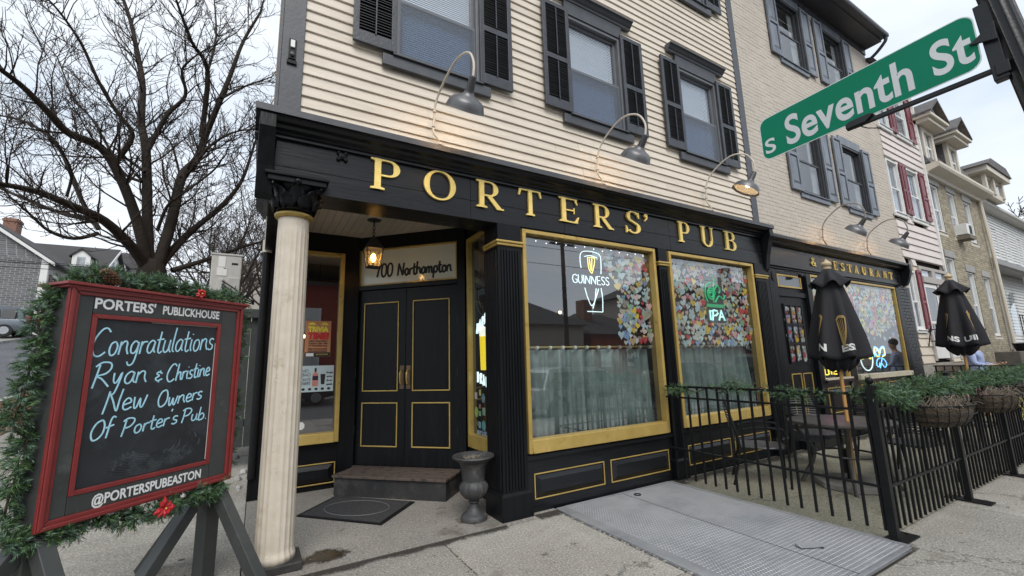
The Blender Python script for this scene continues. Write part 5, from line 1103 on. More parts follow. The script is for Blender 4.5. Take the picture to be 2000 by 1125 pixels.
while z < 9.1:
    h = .19 if z > 3.6 else .20; segs = [(PX0, PX1)]
    cuts = [(xc-w-.06, xc+w+.06) for xc, a, b, w in PW_ if a-.1 < z+h*.5 < b+.1]
    if z < 3.62: cuts = [(13.52, 13.98), (14.22, 16.12)] if 1.95 < z+.1 else [(14.22, 15.5)]
    for c0, c1 in sorted(cuts):
        ns = []
        for s0, s1 in segs:
            if c0 > s0 and c1 < s1: ns += [(s0, c0), (c1, s1)]
            elif c0 <= s0 and c1 > s0: ns.append((c1, s1))
            elif c1 >= s1 and c0 < s1: ns.append((s0, c0))
            else: ns.append((s0, s1))
        segs = [s for s in ns if s[1]-s[0] > .02]
    for s0, s1 in segs:
        g = MB(); g.sweepx([(3.965, z), (3.966, z+.02), (3.992, z+h), (4.05, z+h), (4.05, z+.003), (3.985, z+.003)], s0, s1); part('siding_board', g, pinkm if z > 3.6 else creams, pk)
    z += h
for xc, a, b, w in PW_:
    sash_window(pk, xc, a, b, 3.98, w+.05, whitem, upper='blind', lower='none', sillw=w+.12, casing=whitem, cap=False, silldrop=.1)
def pshut(par, x0, x1, z0, z1, y=3.955):
    return shutter(par, x0, x1, z0, z1, y, mats=(maroon, maroon), panels=True)
for a, b, w0, w1 in ((4.98,6.36,14.18,14.2),(7.28,8.7,14.18,14.2)):
    pshut(pk, 13.34 if False else 14.18, 14.38, a, b); pshut(pk, 14.40, 14.58, a, b) ; pshut(pk, 15.50, 15.86, a, b)
g = MB(); g.box(16.12, 16.2, 3.93, 4.0, 1.2, 9.1); part('corner_board', g, whitem, pk)
# ground floor: window, shutter, door with storm door, transoms
sash_window(pk, 13.70, 2.0, 3.45, 3.98, .26, whitem, upper='blind', lower='none', sillw=.3, casing=whitem, cap=False, silldrop=.08)
pshut(pk, 13.98, 14.26, 1.98, 3.48)
trim = mat('taupe_trim', (.36,.33,.30), (.44,.41,.38), rough=.5)
g = MB(); g.box(14.22,14.34,3.94,4.05,1.25,3.62); g.box(15.28,15.40,3.94,4.05,1.25,3.2); g.box(16.02,16.14,3.94,4.05,1.25,3.62); g.box(14.34,16.02,3.942,4.05,3.54,3.62); g.box(14.34,16.02,3.92,4.05,3.2,3.36); g.box(15.05,15.3,3.941,4.05,3.36,3.54); part('door_surround', g, trim, pk, bevel=.005)
for a, b in ((14.36,15.04),(15.32,16.0)):
    g = MB(); g.box(a,b,3.98,4.0,3.37,3.53); part('transom_pane', g, glassd, pk); g = MB(); g.box(a,b,4.02,4.04,3.37,3.53); part('transom_blind', g, blind, pk)
for a, b in ((14.36,15.26),(15.42,16.0)):
    g = MB(); g.box(a,a+.1,3.96,4.0,1.3,3.18); g.box(b-.1,b,3.96,4.0,1.3,3.18); g.box(a+.1,b-.1,3.961,3.999,3.08,3.18); g.box(a+.1,b-.1,3.961,3.999,2.16,2.22); g.box(a+.1,b-.1,3.961,3.999,1.3,1.78); dd = part('storm_door', g, whitem, pk, bevel=.004); sub(dd)
    g = MB(); g.box(a+.1,b-.1,3.975,3.981,2.22,3.08); g.box(a+.1,b-.1,3.975,3.981,1.78,2.16); part('pane', g, glassd, dd)
g = MB(); g.box(PX0, PX1, 3.985, 4.1, 0, 1.2); part('foundation', g, concrete, pk)
g = MB(); g.box(14.2,16.1,3.35,3.98,0,.95); g.box(14.15,16.1,3.3,3.98,.95,1.15); g.box(14.3,16.1,2.95,3.35,0,.6)
tag(part('stone_stoop', g, mat('brown_stone', (.16,.13,.10), (.24,.20,.155), rough=.85, bump=.6, bscale=30), bevel=.012), 'brown stone stoop below the white storm door', 'steps')
for z in (1.75, 2.05):
    pass
g = MB()
for z in (1.72, 2.0): g.tube([(13.95,3.9,z),(15.1,3.2,z-.03)], .014, 6)
g.tube([(13.95,3.96,1.6),(13.95,3.85,2.1)], .012, 6)
tag(part('handrail', g, ironm), 'thin iron handrail by the maroon shutter', 'handrail')
# ================================================================ BUFF BRICK HOUSE WITH DORMERS
tb = thing('dormer_house', 'buff brick row house with cream cornice and two pedimented dormers', 'house', (18.8, 4, 0))
buff = mat('buff_brick', (.27,.235,.165), (.38,.335,.25), rough=.8, scale=20, island=.22)
buffm = mat('buff_mortar', (.17,.15,.12), (.21,.19,.15), rough=.9)
creamt = mat('cream_trim', (.56,.51,.42), (.62,.57,.48), rough=.5)
TW = [(16.85, 4.86, 6.3, .33), (18.25, 4.86, 6.3, .33), (19.72, 4.86, 6.25, .34), (17.0, 1.9, 4.12, .33), (18.6, 1.9, 3.82, .33), (20.1, 1.9, 3.78, .33)]
brick_wall(tb, 16.2, 21.2, 1.0, 6.5, 4.02, [(x-w, x+w, a, b) for x, a, b, w in TW], buff, buffm, ind=0, bl=.22, bh=.07)
g = MB(); g.box(16.2, 21.2, 4.22, 14, 0, 6.5); part('core_wall', g, darkin, tb)
g = MB(); g.box(16.2, 21.2, 3.98, 4.22, 0, 1.0); part('foundation', g, concrete, tb)
for x, a, b, w in TW:
    sash_window(tb, x, a, b, 4.05, w, whitem, upper='blind', lower='none', sillw=w+.08, casing=creamt, cap=False, silldrop=.12)
    g = MB(); g.box(x-w-.1, x+w+.1, 3.99, 4.04, b, b+.2); part('lintel', g, mat('grey_stone', (.28,.27,.25), (.36,.35,.33)) if x < 16.9 and a > 4 else bpy.data.materials['grey_stone'], tb)
g = MB(); g.sweepx([(4.05,6.46),(3.92,6.46),(3.90,6.54),(3.80,6.58),(3.66,6.62),(3.63,6.68),(3.63,6.75),(3.7,6.77),(4.4,6.86)], 16.2, 21.25); part('cornice', g, creamt, tb)
slate = mat('mansard_slate', (.06,.055,.055), (.14,.13,.125), rough=.7, scale=12)
g = MB(); g.sweepx([(3.8,6.76),(4.7,8.9),(9,9.5),(14,6.8)], 16.2, 21.2); part('mansard_roof', g, slate, tb)
for dx, lab in ((16.8, 0), (18.9, 1)):
    w = .46
    g = MB(); g.box(dx-w, dx-w+.16, 3.75, 3.85, 7.3, 8.3); g.box(dx+w-.16, dx+w, 3.75, 3.85, 7.3, 8.3); g.box(dx-w+.16, dx+w-.16, 3.751, 3.85, 8.15, 8.3); dm = part('dormer', g, creamt, tb, bevel=.005); sub(dm)
    g = MB(); g.box(dx-w, dx-w+.02, 3.85, 5.2, 7.3, 8.3); part('dormer_cheek', g, slate, dm); g = MB(); g.box(dx+w-.02, dx+w, 3.85, 5.2, 7.3, 8.3); part('dormer_cheek', g, slate, dm)
    g = MB(); g.box(dx-w+.2, dx+w-.2, 3.82, 3.85, 7.3, 8.15); part('dormer_pane', g, glassd, dm)
    g = MB(); g.box(dx-.03+.0, dx+.03, 3.80, 3.82, 7.3, 8.15); g.box(dx-w+.16, dx+w-.16, 3.801, 3.821, 7.70, 7.76); g.box(dx-w+.16,dx-w+.2,3.799,3.85,7.3,8.15); g.box(dx+w-.2,dx+w-.16,3.799,3.85,7.3,8.15); part('dormer_sash', g, whitem, dm)
    g = MB(); g.box(dx-w-.22, dx+w+.22, 3.5, 4.3, 8.30, 8.42); g.box(dx-w-.28, dx+w+.28, 3.42, 4.3, 8.42, 8.50); part('dormer_cornice', g, creamt, dm)
    g = MB(); g.sweepy([(dx-w-.2, 8.5), (dx+w+.2, 8.5), (dx, 8.98)], 3.56, 5.2); part('pediment', g, creamt, dm)
    g = MB(); g.sweepy([(dx-w-.30, 8.50), (dx-w-.30, 8.56), (dx, 9.12), (dx+w+.30, 8.56), (dx+w+.30, 8.50), (dx, 9.03)], 3.40, 5.6); part('dormer_roof', g, slate, dm)
    g = MB(); g.sweepy([(dx-.14, 8.62), (dx+.14, 8.62), (dx, 8.84)], 3.54, 3.56); part('louver_vent', g, slate, dm)
    dm.location.y += .15; dm.location.z -= .30
g = MB(); g.tube([(20.95,3.95,6.9),(20.98,3.9,4.4),(21.05,3.9,1.4)], .05, 8); part('downspout', g, creamt, tb, smooth=True)
ac = thing('window_air_conditioner', 'white window air conditioner with dark grille on the middle upper window', 'air conditioner', (18.25, 3.80, 4.9)); ac.scale = (.85, .8, .9)
g = MB(); g.box(-.27,.27,-.05,.4,.0,.36); part('casing', g, whitem, ac, world=False, bevel=.01)
g = MB(); [g.box(-.03,.24,-.062,-.051,.03+i*.03,.045+i*.03) for i in range(10)]; part('grille', g, ironm, ac, world=False)
g = MB(); g.box(-.31,.31,-.1,.3,-.16,-.03); part('support', g, buffm, ac, world=False)
# house beyond with flat cornice dormer
fh = thing('white_porch_house', 'white sided house with deep eaves and grey porch beyond the buff house', 'house', (24, 4, 0))
wsid = mat('white_siding', (.58,.59,.58), (.66,.67,.66), rough=.55, scale=3)
g = MB(); z = 1.0; xx = 21.2
while z < 6.7:
    g.sweepx([(4.46,z),(4.49,z+.12),(4.6,z+.12),(4.6,z)], xx, 30); z += .12
part('siding', g, wsid, fh, kind='stuff')
g = MB(); g.box(21.2, 30, 4.6, 14, 0, 6.8); part('core_wall', g, wsid, fh)
g = MB(); g.sweepx([(4.6,6.76),(4.2,6.76),(4.14,6.82),(4.14,6.92),(4.2,6.95),(8,8.6),(14,6.8)], 21.25, 30.5); part('roof', g, mat('pale_soffit', (.42,.41,.38), (.5,.49,.46)), fh)
for x in (22.4, 24.6, 26.2, 28.2): sash_window(fh, x, 4.9, 6.2, 4.46, .4, whitem, upper='blind', lower='none', sillw=.45, casing=whitem, cap=False)
g = MB(); g.sweepx([(4.5,4.75),(3.9,4.50),(3.88,4.30),(3.95,4.25),(4.5,4.3)], 21.2, 30.0); part('porch_roof', g, mat('grey_porch', (.20,.20,.20), (.27,.27,.27), rough=.6), fh)
g = MB(); g.box(21.2, 30, 3.0, 4.46, 0, 1.45); part('porch_base', g, bpy.data.materials['brown_stone'], fh)
for x in (21.35, 25.4, 29.6):
    g = MB(); g.box(x-.08, x+.08, 3.95, 4.1, 1.45, 4.28); part('porch_post', g, whitem, fh, bevel=.01)
g = MB(); g.box(22.6,23.6,4.42,4.47,1.45,3.6); pd = part('door', g, whitem, fh); sub(pd)
g = MB(); g.box(22.8,23.4,4.405,4.42,2.5,3.4); part('pane', g, glassd, pd)
g = MB(); g.box(24.4,25.2,4.42,4.45,2.0,3.6); part('window', g, glassd, fh)
g = MB(); g.box(22.0,26.0,3.6,3.7,7.3,7.34); 
dm = MB(); dm.box(22.1,22.3,3.9,4,7.1,7.75); dm.box(24.2,24.4,3.9,4,7.1,7.75); dm.box(23.1,23.3,3.9,4,7.1,7.75); dm.box(22.3,24.2,3.95,6,7.65,7.75); dm.box(21.8,24.7,3.75,6,7.75,7.95); dm.box(22.0,24.5,3.95,6,7.0,7.2)
part('shed_dormer', dm, creamt, fh); g = MB(); g.box(22.3,24.2,4.0,4.02,7.2,7.65); part('dormer_pane', g, glassd, fh); g = MB(); g.sweepy([(21.7,7.95),(24.8,7.95),(24.2,8.25),(22.3,8.25)], 3.7, 6); part('dormer_roof', g, slate, fh)
# porch railing with scrolls, pots
rl = thing('porch_railing', 'black wrought iron porch railing with a scroll panel', 'railing', (18.2, 2.95, 1.1))
g = MB(); g.tube([(17.3,3.0,2.36),(27,3.0,2.36)], .016, 6); g.tube([(17.3,3.0,1.55),(27,3.0,1.55)], .014, 6); part('rail', g, ironm, rl)
for i in range(38):
    g = MB(); g.tube([(17.3+i*.26,3.0,1.45),(17.3+i*.26,3.0,2.36)], .010, 5); part('baluster', g, ironm, rl)
g = MB()
for x in (18.4, 21.8): g.tube([(x+(.11-.0035*i)*math.cos(i*.4), 3.0, 2.05+(.2-.006*i)*math.sin(i*.4)) for i in range(26)], .009, 5)
part('scroll', g, ironm, rl)
g = MB(); g.box(16.3,22,2.95,3.4,0,1.42); tag(part('porch_retaining_wall', g, mat('dark_stone', (.07,.065,.055), (.11,.10,.085), rough=.9, bump=.5), bevel=.02), 'low dark stone wall carrying the porch railing', 'wall')
for i, x in enumerate((17.6, 18.3, 19.2, 20.4)):
    g = MB(); g.lathe([(.10,0),(.16,.2),(.18,.21),(.17,.2)], (x,3.15,1.42), 14)
    tag(part('flower_pot', g, ironm if i == 0 else bpy.data.materials['grey_porch']), ['black square looking plant pot at the left end of the porch wall','grey plant pot second along the porch wall','grey plant pot third along the porch wall','grey plant pot furthest along the porch wall'][i], 'plant pot')
# row continues in the distance
for i, (a, b, h, c, lab) in enumerate(((30,36,7.0,(.36,.30,.24),'distant tan house past the white porch house'),(36,43,7.8,(.22,.10,.08),'distant brick house far down the row'))):
    t = thing('row_house', lab, 'house', ((a+b)/2, 5, 0)); g = MB(); g.box(a, b, 4.4, 14, 0, h); part('wall', g, mat('far_wall', c), t)
    g = MB(); g.sweepx([(4.0,h),(9,h+2),(14,h)], a-.1, b); part('roof', g, mat('far_roof', (.10,.06,.05), (.14,.09,.08)), t)
    for x in (a+1.2, a+3, a+4.8):
        for z in (1.8, 4.6): g = MB(); g.box(x-.4, x+.4, 4.36, 4.41, z, z+1.4); w_ = part('window', g, whitem, t); sub(w_); g = MB(); g.box(x-.33, x+.33, 4.34, 4.36, z+.07, z+1.33); part('pane', g, glassd, w_)
# ================================================================ PATIO RAILING
def fence_run(name, label, p0, p1, n, posts, pl=(-.17, .17)):
    """upright bars between p0 and p1; rails at .41, 1.02 and 1.15 m"""
    p0, p1 = Vector(p0), Vector(p1); d = (p1-p0); L_ = d.length; d.normalize(); yaw = math.atan2(d.y, d.x)
    t = thing(name, label, 'railing', tuple(p0), yaw, group='patio railings')
    for z, r in ((.41, .013), (1.02, .013), (1.15, .015)):
        g = MB(); g.box(0, L_, -r, r, z-r*.8, z+r*.8); part('rail', g, ironm, t, world=False, bevel=.003)
    g = MB(); g.box(-.0095, .0095, -.0095, .0095, .075, 1.145); me = g.mesh('baluster'); me.materials.append(ironm)
    for i in range(n):
        x = (i+.6)*L_/n
        if any(abs(x-q) < .05 for q in posts): continue
        o = bpy.data.objects.new('baluster', me); COL.objects.link(o); o.parent = t; o.location = (x, 0, random.uniform(-.004,.004)); o.rotation_euler = (random.uniform(-.006,.006), random.uniform(-.008,.008), 0)
    for q in posts:
        g = MB(); g.box(q-.03, q+.03, -.03, .03, .0, 1.22); part('post', g, ironm, t, world=False, bevel=.003)
        g = MB(); g.lathe([(.012,1.22),(.02,1.225),(.012,1.24)], (q,0,0), 12); g.ball((q,0,1.262), .03, 14, 8); part('ball_finial', g, ironm, t, world=False, smooth=True)
        g = MB(); g.box(q-.075, q+.075, pl[0], pl[1], .003, .014); [g.lathe([(.012,.014),(.012,.022)], (q+a, b, 0), 8) for a in (-.0,) for b in (pl[1]-.04,)]; part('foot_plate', g, ironm, t, world=False)
    return t
fence_run('patio_railing', 'black iron railing between the shopfront and the corner post beside the hatch', (4.5, 3.86, 0), (4.5, 1.70, 0), 17, [2.16], pl=(-.012, .26))
fence_run('patio_railing', 'long black iron railing along the pavement hung with planter baskets', (4.56, 1.70, 0), (14.6, 1.70, 0), 92, [1.72, 3.36, 5.0, 6.7, 8.4, 10.0])
fence_run('patio_railing', 'black iron railing closing the far end of the patio', (13.4, 1.75, 0), (13.4, 3.8, 0), 15, [])
# ================================================================ GARLANDS
fir = mat('fir_needles', (.04,.085,.035), (.12,.21,.085), rough=.6, scale=9, island=.5, spec=.3)
firb = mat('blue_fir_needles', (.07,.13,.09), (.17,.26,.18), rough=.6, scale=9, island=.5, spec=.3)
stemm = mat('garland_stem', (.05,.04,.025), (.09,.07,.04), rough=.9)
def garland(name, label, path, rad, per_m=95, nl=.034, needles=16, sl=.085, group=None, cat='garland', w=.0042, sag=0, thin=None):
    t = thing(name, label, cat, tuple(path[0]), group=group)
    pts = [Vector(p) for p in path]; seg = [(a, b, (b-a).length) for a, b in zip(pts[:-1], pts[1:])]; tot = sum(s[2] for s in seg)
    g = MB(); g.tube(pts, .006, 5); part('stem', g, stemm, t)
    A, B = MB(), MB(); R_ = random
    for k_ in range(int(tot*per_m)):
        d = R_.random()*tot; acc = d
        for a, b, l in seg:
            if acc <= l: break
            acc -= l
        tdir = (b-a).normalized(); o = a+(b-a)*(acc/max(l,1e-6))
        dens = thin(d/tot) if thin else 1
        if R_.random() > dens: continue
        rd = Vector((R_.gauss(0,1), R_.gauss(0,1), R_.gauss(0,1))); rd = (rd - tdir*rd.dot(tdir)).normalized()
        ax = (rd*1.0 + tdir*R_.uniform(-.9,.9) + Vector((0,0,-sag))).normalized(); L2 = sl*R_.uniform(.6,1.25)*(rad/.09); o = o+rd*rad*R_.uniform(0,.5)
        side = ax.cross(Vector((R_.gauss(0,1),R_.gauss(0,1),R_.gauss(0,1)))).normalized(); nrm = ax.cross(side); M_ = A if R_.random() < .62 else B
        for i in range(needles):
            f = (i+.5)/needles; p = o+ax*L2*f; a_ = R_.random()*6.283; out = side*math.cos(a_)+nrm*math.sin(a_)
            dv = (out*.75+ax*.8).normalized()*nl*R_.uniform(.7,1.15)*(1.1-.45*f); wv = dv.cross(ax).normalized()*w*.5
            n0 = len(M_.v); M_.v += [tuple(p-wv), tuple(p+wv), tuple(p+dv)]; M_.f.append((n0,n0+1,n0+2)); M_.mi.append(0)
    for M_, mm, nm in ((A, fir, 'needles'), (B, firb, 'pale_needles')):
        me = bpy.data.meshes.new(nm); me.from_pydata(M_.v, [], M_.f); link(nm, me, mm, t, kind='stuff')
    return t
def wob(p0, p1, n, a=.03, sag=0):
    p0, p1 = Vector(p0), Vector(p1); return [tuple(p0.lerp(p1, i/n)+Vector((random.gauss(0,a*.5), random.gauss(0,a*.5), random.gauss(0,a)-sag*math.sin(math.pi*((i*.5) % 1))))) for i in range(n+1)]
garland('evergreen_garland', 'thin artificial fir garland wound along the railing beside the hatch', wob((4.5,3.85,1.12),(4.5,1.75,1.17),14,.03), .07, per_m=330, nl=.034, w=.005, group='evergreen garlands on the patio railings', thin=lambda f: .55+.45*math.sin(f*19))
garland('evergreen_garland', 'thick artificial fir garland along the top of the street side railing', wob((4.45,1.70,1.14),(14.5,1.70,1.14),46,.035), .09, per_m=430, nl=.038, needles=15, group='evergreen garlands on the patio railings', w=.0058)
# ================================================================ PLANTER BASKETS
coco = mat('coco_liner', (.04,.03,.02), (.10,.078,.052), rough=1, scale=8, bump=1.2, bscale=40, bdist=.02, c3=(.025,.02,.013), s3=7, a3=.4)
for i, (x, lab) in enumerate(((5.62,'nearest wire basket of dead plants on the railing'),(7.25,'second wire basket with yellow trailing weeds on the railing'),(9.0,'third wire basket cut by the right edge of the picture'))):
    t = thing('planter_basket', lab, 'planter', (x, 1.66, .80), group='coco lined baskets hung on the railing')
    g = MB(); n = 22; rows = []
    for k_, (f, z) in enumerate(((1.0,.20),(.97,.14),(.88,.07),(.72,.02),(.4,.0))):
        rows.append([(.44*f*math.cos(a), -.28*f*math.sin(a)**(.8) if math.sin(a) > 0 else 0, z+random.uniform(-.006,.006)) for a in [math.pi*j/n for j in range(n+1)]])
    for a, b in zip(rows[:-1], rows[1:]):
        n0 = len(g.v); g.v += a+b
        for j in range(n): g.f.append((n0+j, n0+j+1, n0+n+2+j, n0+n+1+j)); g.mi.append(0)
    n0 = len(g.v); g.v += rows[0]; g.v = [tuple(v) for v in g.v]; g.v[n0:] = [(v[0]*.96, v[1]*.96, .165+random.uniform(-.01,.01)) for v in rows[0]]; g.f.append(tuple(range(n0, n0+n+1))); g.mi.append(0)
    part('coco_liner', g, coco, t, world=False)
    g = MB(); g.tube([(.45*math.cos(a), -.29*math.sin(a), .205) for a in [math.pi*j/n for j in range(n+1)]]+[(.45,0,.205)], .006, 5)
    for sc_, z in ((.98,.13),(.86,.06)): g.tube([(.45*sc_*math.cos(a), -.29*sc_*math.sin(a)-.004, z) for a in [math.pi*j/n for j in range(n+1)]], .003, 4)
    for j in range(1, 12):
        a = math.pi*j/12; g.tube([(.45*f*math.cos(a), -.29*f*math.sin(a)-.003, z) for f, z in ((1,.205),(.98,.13),(.87,.06),(.7,.01))], .003, 4)
    part('wire_frame', g, ironm, t, world=False)
    g = MB()
    for j in range(130):
        a, b = random.uniform(-.38,.38), random.uniform(-.22,-.02); an = random.random()*6.28; l = random.uniform(.05,.2); h_ = random.uniform(0,.10)
        g.tube(smooth3([(a,b,.17),(a+l*.5*math.cos(an),b+l*.4*math.sin(an),.19+h_),(a+l*math.cos(an),b+l*.7*math.sin(an),.185+h_*.5)],2), .0022, 3, cap=False)
    part('dead_stems', g, bpy.data.materials['dead_stem'], t, world=False, kind='stuff')
    if i:
        g = MB()
        for j in range(9):
            x0 = random.uniform(-.2,.25); z = .2
            pts = [(x0, -.27, .2)]
            for q in range(7): pts.append((x0+random.uniform(-.04,.04), -.29-random.uniform(0,.02), .2-(q+1)*random.uniform(.03,.055)))
            g.tube(pts, .0016, 3, cap=False)
            for p in pts[2:]:
                for _ in range(2):
                    n0 = len(g.v); s_ = .011; q = (p[0]+random.uniform(-.015,.015), p[1]-.006, p[2]+random.uniform(-.01,.01)); g.v += [(q[0]-s_,q[1],q[2]),(q[0],q[1]-.003,q[2]-s_),(q[0]+s_,q[1],q[2]),(q[0],q[1]+.002,q[2]+s_)]; g.f.append((n0,n0+1,n0+2,n0+3)); g.mi.append(0)
        part('trailing_weeds', g, mat('yellow_weed', (.30,.27,.06), (.45,.40,.12), rough=.7), t, world=False, kind='stuff')
# ================================================================ PATIO TABLE, CHAIRS
tm = mat('grey_bronze_metal', (.05,.048,.045), (.085,.08,.075), rough=.4, metal=.3)
tabletop = mat('frosted_table_glass', (.30,.35,.34), (.36,.41,.40), rough=.1, scale=40, coat=.6)
def table(x, y, label):
    t = thing('patio_table', label, 'table', (x, y, 0), group='round patio tables')
    g = MB(); g.lathe([(.49,.695),(.52,.695),(.532,.71),(.53,.728),(.515,.732),(.50,.728)], n=48); part('rim', g, tm, t, world=False, smooth=True)
    g = MB(); g.lathe([(.002,.715),(.505,.715),(.505,.724),(.03,.724)], n=48); part('glass_top', g, tabletop, t, world=False)
    for k_ in range(4):
        a = k_*math.pi/2+.5; c, s = math.cos(a), math.sin(a)
        g = MB(); g.tube([(r*c, r*s, z) for r, z in [(q[0], q[2]) for q in smooth3([(.44,0,.70),(.43,0,.6),(.36,0,.5),(.30,0,.38),(.33,0,.25),(.40,0,.12),(.46,0,.0)],4)]], .024, 6, flat=.45); part('leg', g, tm, t, world=False, smooth=True)
    g = MB(); g.tube([(.30*math.cos(a), .30*math.sin(a), .36) for a in [i*math.pi/14 for i in range(29)]], .012, 6); part('ring_stretcher', g, tm, t, world=False, smooth=True)
    return t
table(5.93, 2.58, 'round glass topped patio table holding the nearer closed parasol'); table(9.78, 2.45, 'round glass topped patio table holding the farther closed parasol')
g = MB(); g.prism([(5.93+.36*math.cos(R(22.5+45*i)), 2.56+.36*math.sin(R(22.5+45*i))) for i in range(8)], lambda u, v, w: (u, v, w), .005, .075)
pbase = thing('stone_stand', 'grey octagonal stone parasol stand under the nearer patio table', 'parasol stand', (5.93,2.56,0)); part('slab', g, mat('base_stone', (.16,.155,.14), (.23,.22,.20), rough=.9, bump=.5, bscale=50), pbase, bevel=.012)
g = MB(); g.lathe([(.05,.075),(.05,.09),(.035,.1),(.035,.4),(.03,.41)], (5.93,2.56,0), 16); part('tube_socket', g, ironm, pbase, smooth=True)
wick = mat('black_wicker', (.015,.015,.017), (.06,.062,.066), rough=.5, scale=3, stretch=(1,1,30))
def chair(x, y, rz, label):
    t = thing('patio_chair', label, 'chair', (x, y, 0), rz, group='black patio chairs')
    for sx in (-1, 1):
        g = MB(); g.tube(smooth3([(sx*.25,-.24,0),(sx*.25,-.25,.3),(sx*.26,-.24,.6),(sx*.27,-.16,.66),(sx*.27,.1,.655),(sx*.25,.22,.62)],4), .013, 6); part('front_leg_and_arm', g, ironm, t, world=False, smooth=True)
        g = MB(); g.tube(smooth3([(sx*.24,.34,0),(sx*.23,.24,.42),(sx*.21,.30,.75),(sx*.17,.345,.93)],4), .013, 6); part('back_leg', g, ironm, t, world=False, smooth=True)
    g = MB(); g.tube([(.24*math.cos(a)*abs(math.cos(a))**-.3 if abs(math.cos(a)) > .05 else 0, .0+.24*math.sin(a), .43) for a in [i*math.pi/12 for i in range(25)]], .012, 6); g.box(-.22,.22,-.22,.22,.425,.44); part('seat', g, wick, t, world=False)
    g = MB()
    for i in range(14):
        z = .50+i*.032; yy = .25+(z-.42)*.19; w = .205 if z < .8 else .205-(z-.8)*.35
        g.tube([(-w, yy, z), (-w*.5, yy+.03, z+.004), (w*.5, yy+.03, z+.004), (w, yy, z)], .009, 5)
    part('woven_back', g, wick, t, world=False, kind='stuff')
    g = MB(); g.tube(smooth3([(-.17,.345,.93),(-.10,.36,.975),(.10,.36,.975),(.17,.345,.93)],4), .013, 6); g.tube([(-.25,-.24,.43),(.25,-.24,.43)], .011, 6); part('top_rail', g, ironm, t, world=False, smooth=True)
    return t
chair(6.75, 3.25, R(-35), 'black woven patio chair behind the nearer table against the shopfront')
chair(5.35, 3.22, R(35), 'black woven patio chair at the left of the nearer table')
chair(6.75, 2.25, R(-100), 'black woven patio chair just right of the nearer table')
chair(7.6, 2.75, R(80), 'black woven patio chair between the two tables facing the far one')
chair(10.5, 2.9, R(-60), 'black woven patio chair behind the far table')
# pink chair
pc = thing('pink_garden_chair', 'pink plastic garden chair beyond the patio railing', 'chair', (12.35, 2.9, 0), R(-70))
pinkc = mat('pink_plastic', (.62,.20,.20), (.68,.25,.25), rough=.35)
g = MB(); g.hexa([(-.28,-.3,.36),(.28,-.3,.36),(.28,.2,.30),(-.28,.2,.30),(-.28,-.3,.39),(.28,-.3,.39),(.28,.2,.33),(-.28,.2,.33)]); part('seat', g, pinkc, pc, world=False, bevel=.01)
for i in range(5):
    x = -.24+i*.12; g = MB(); g.hexa([(x-.055,.2,.30),(x+.055,.2,.30),(x+.055,.225,.30),(x-.055,.225,.30),(x-.055,.48,.95+.03*(2-abs(i-2))),(x+.055,.48,.95+.03*(2-abs(i-2))),(x+.055,.505,.95+.03*(2-abs(i-2))),(x-.055,.505,.95+.03*(2-abs(i-2)))]); part('back_slat', g, pinkc, pc, world=False, bevel=.006)
for sx in (-1, 1):
    g = MB(); g.box(sx*.33-.05, sx*.33+.05, -.35, .35, .54, .565); part('armrest', g, pinkc, pc, world=False, bevel=.006)
    g = MB(); g.box(sx*.31-.015, sx*.31+.015, -.33, -.23, 0, .54); part('leg', g, pinkc, pc, world=False); g = MB(); g.beam((sx*.31,.35,0),(sx*.29,.2,.54),.03,.08); part('leg', g, pinkc, pc, world=False)
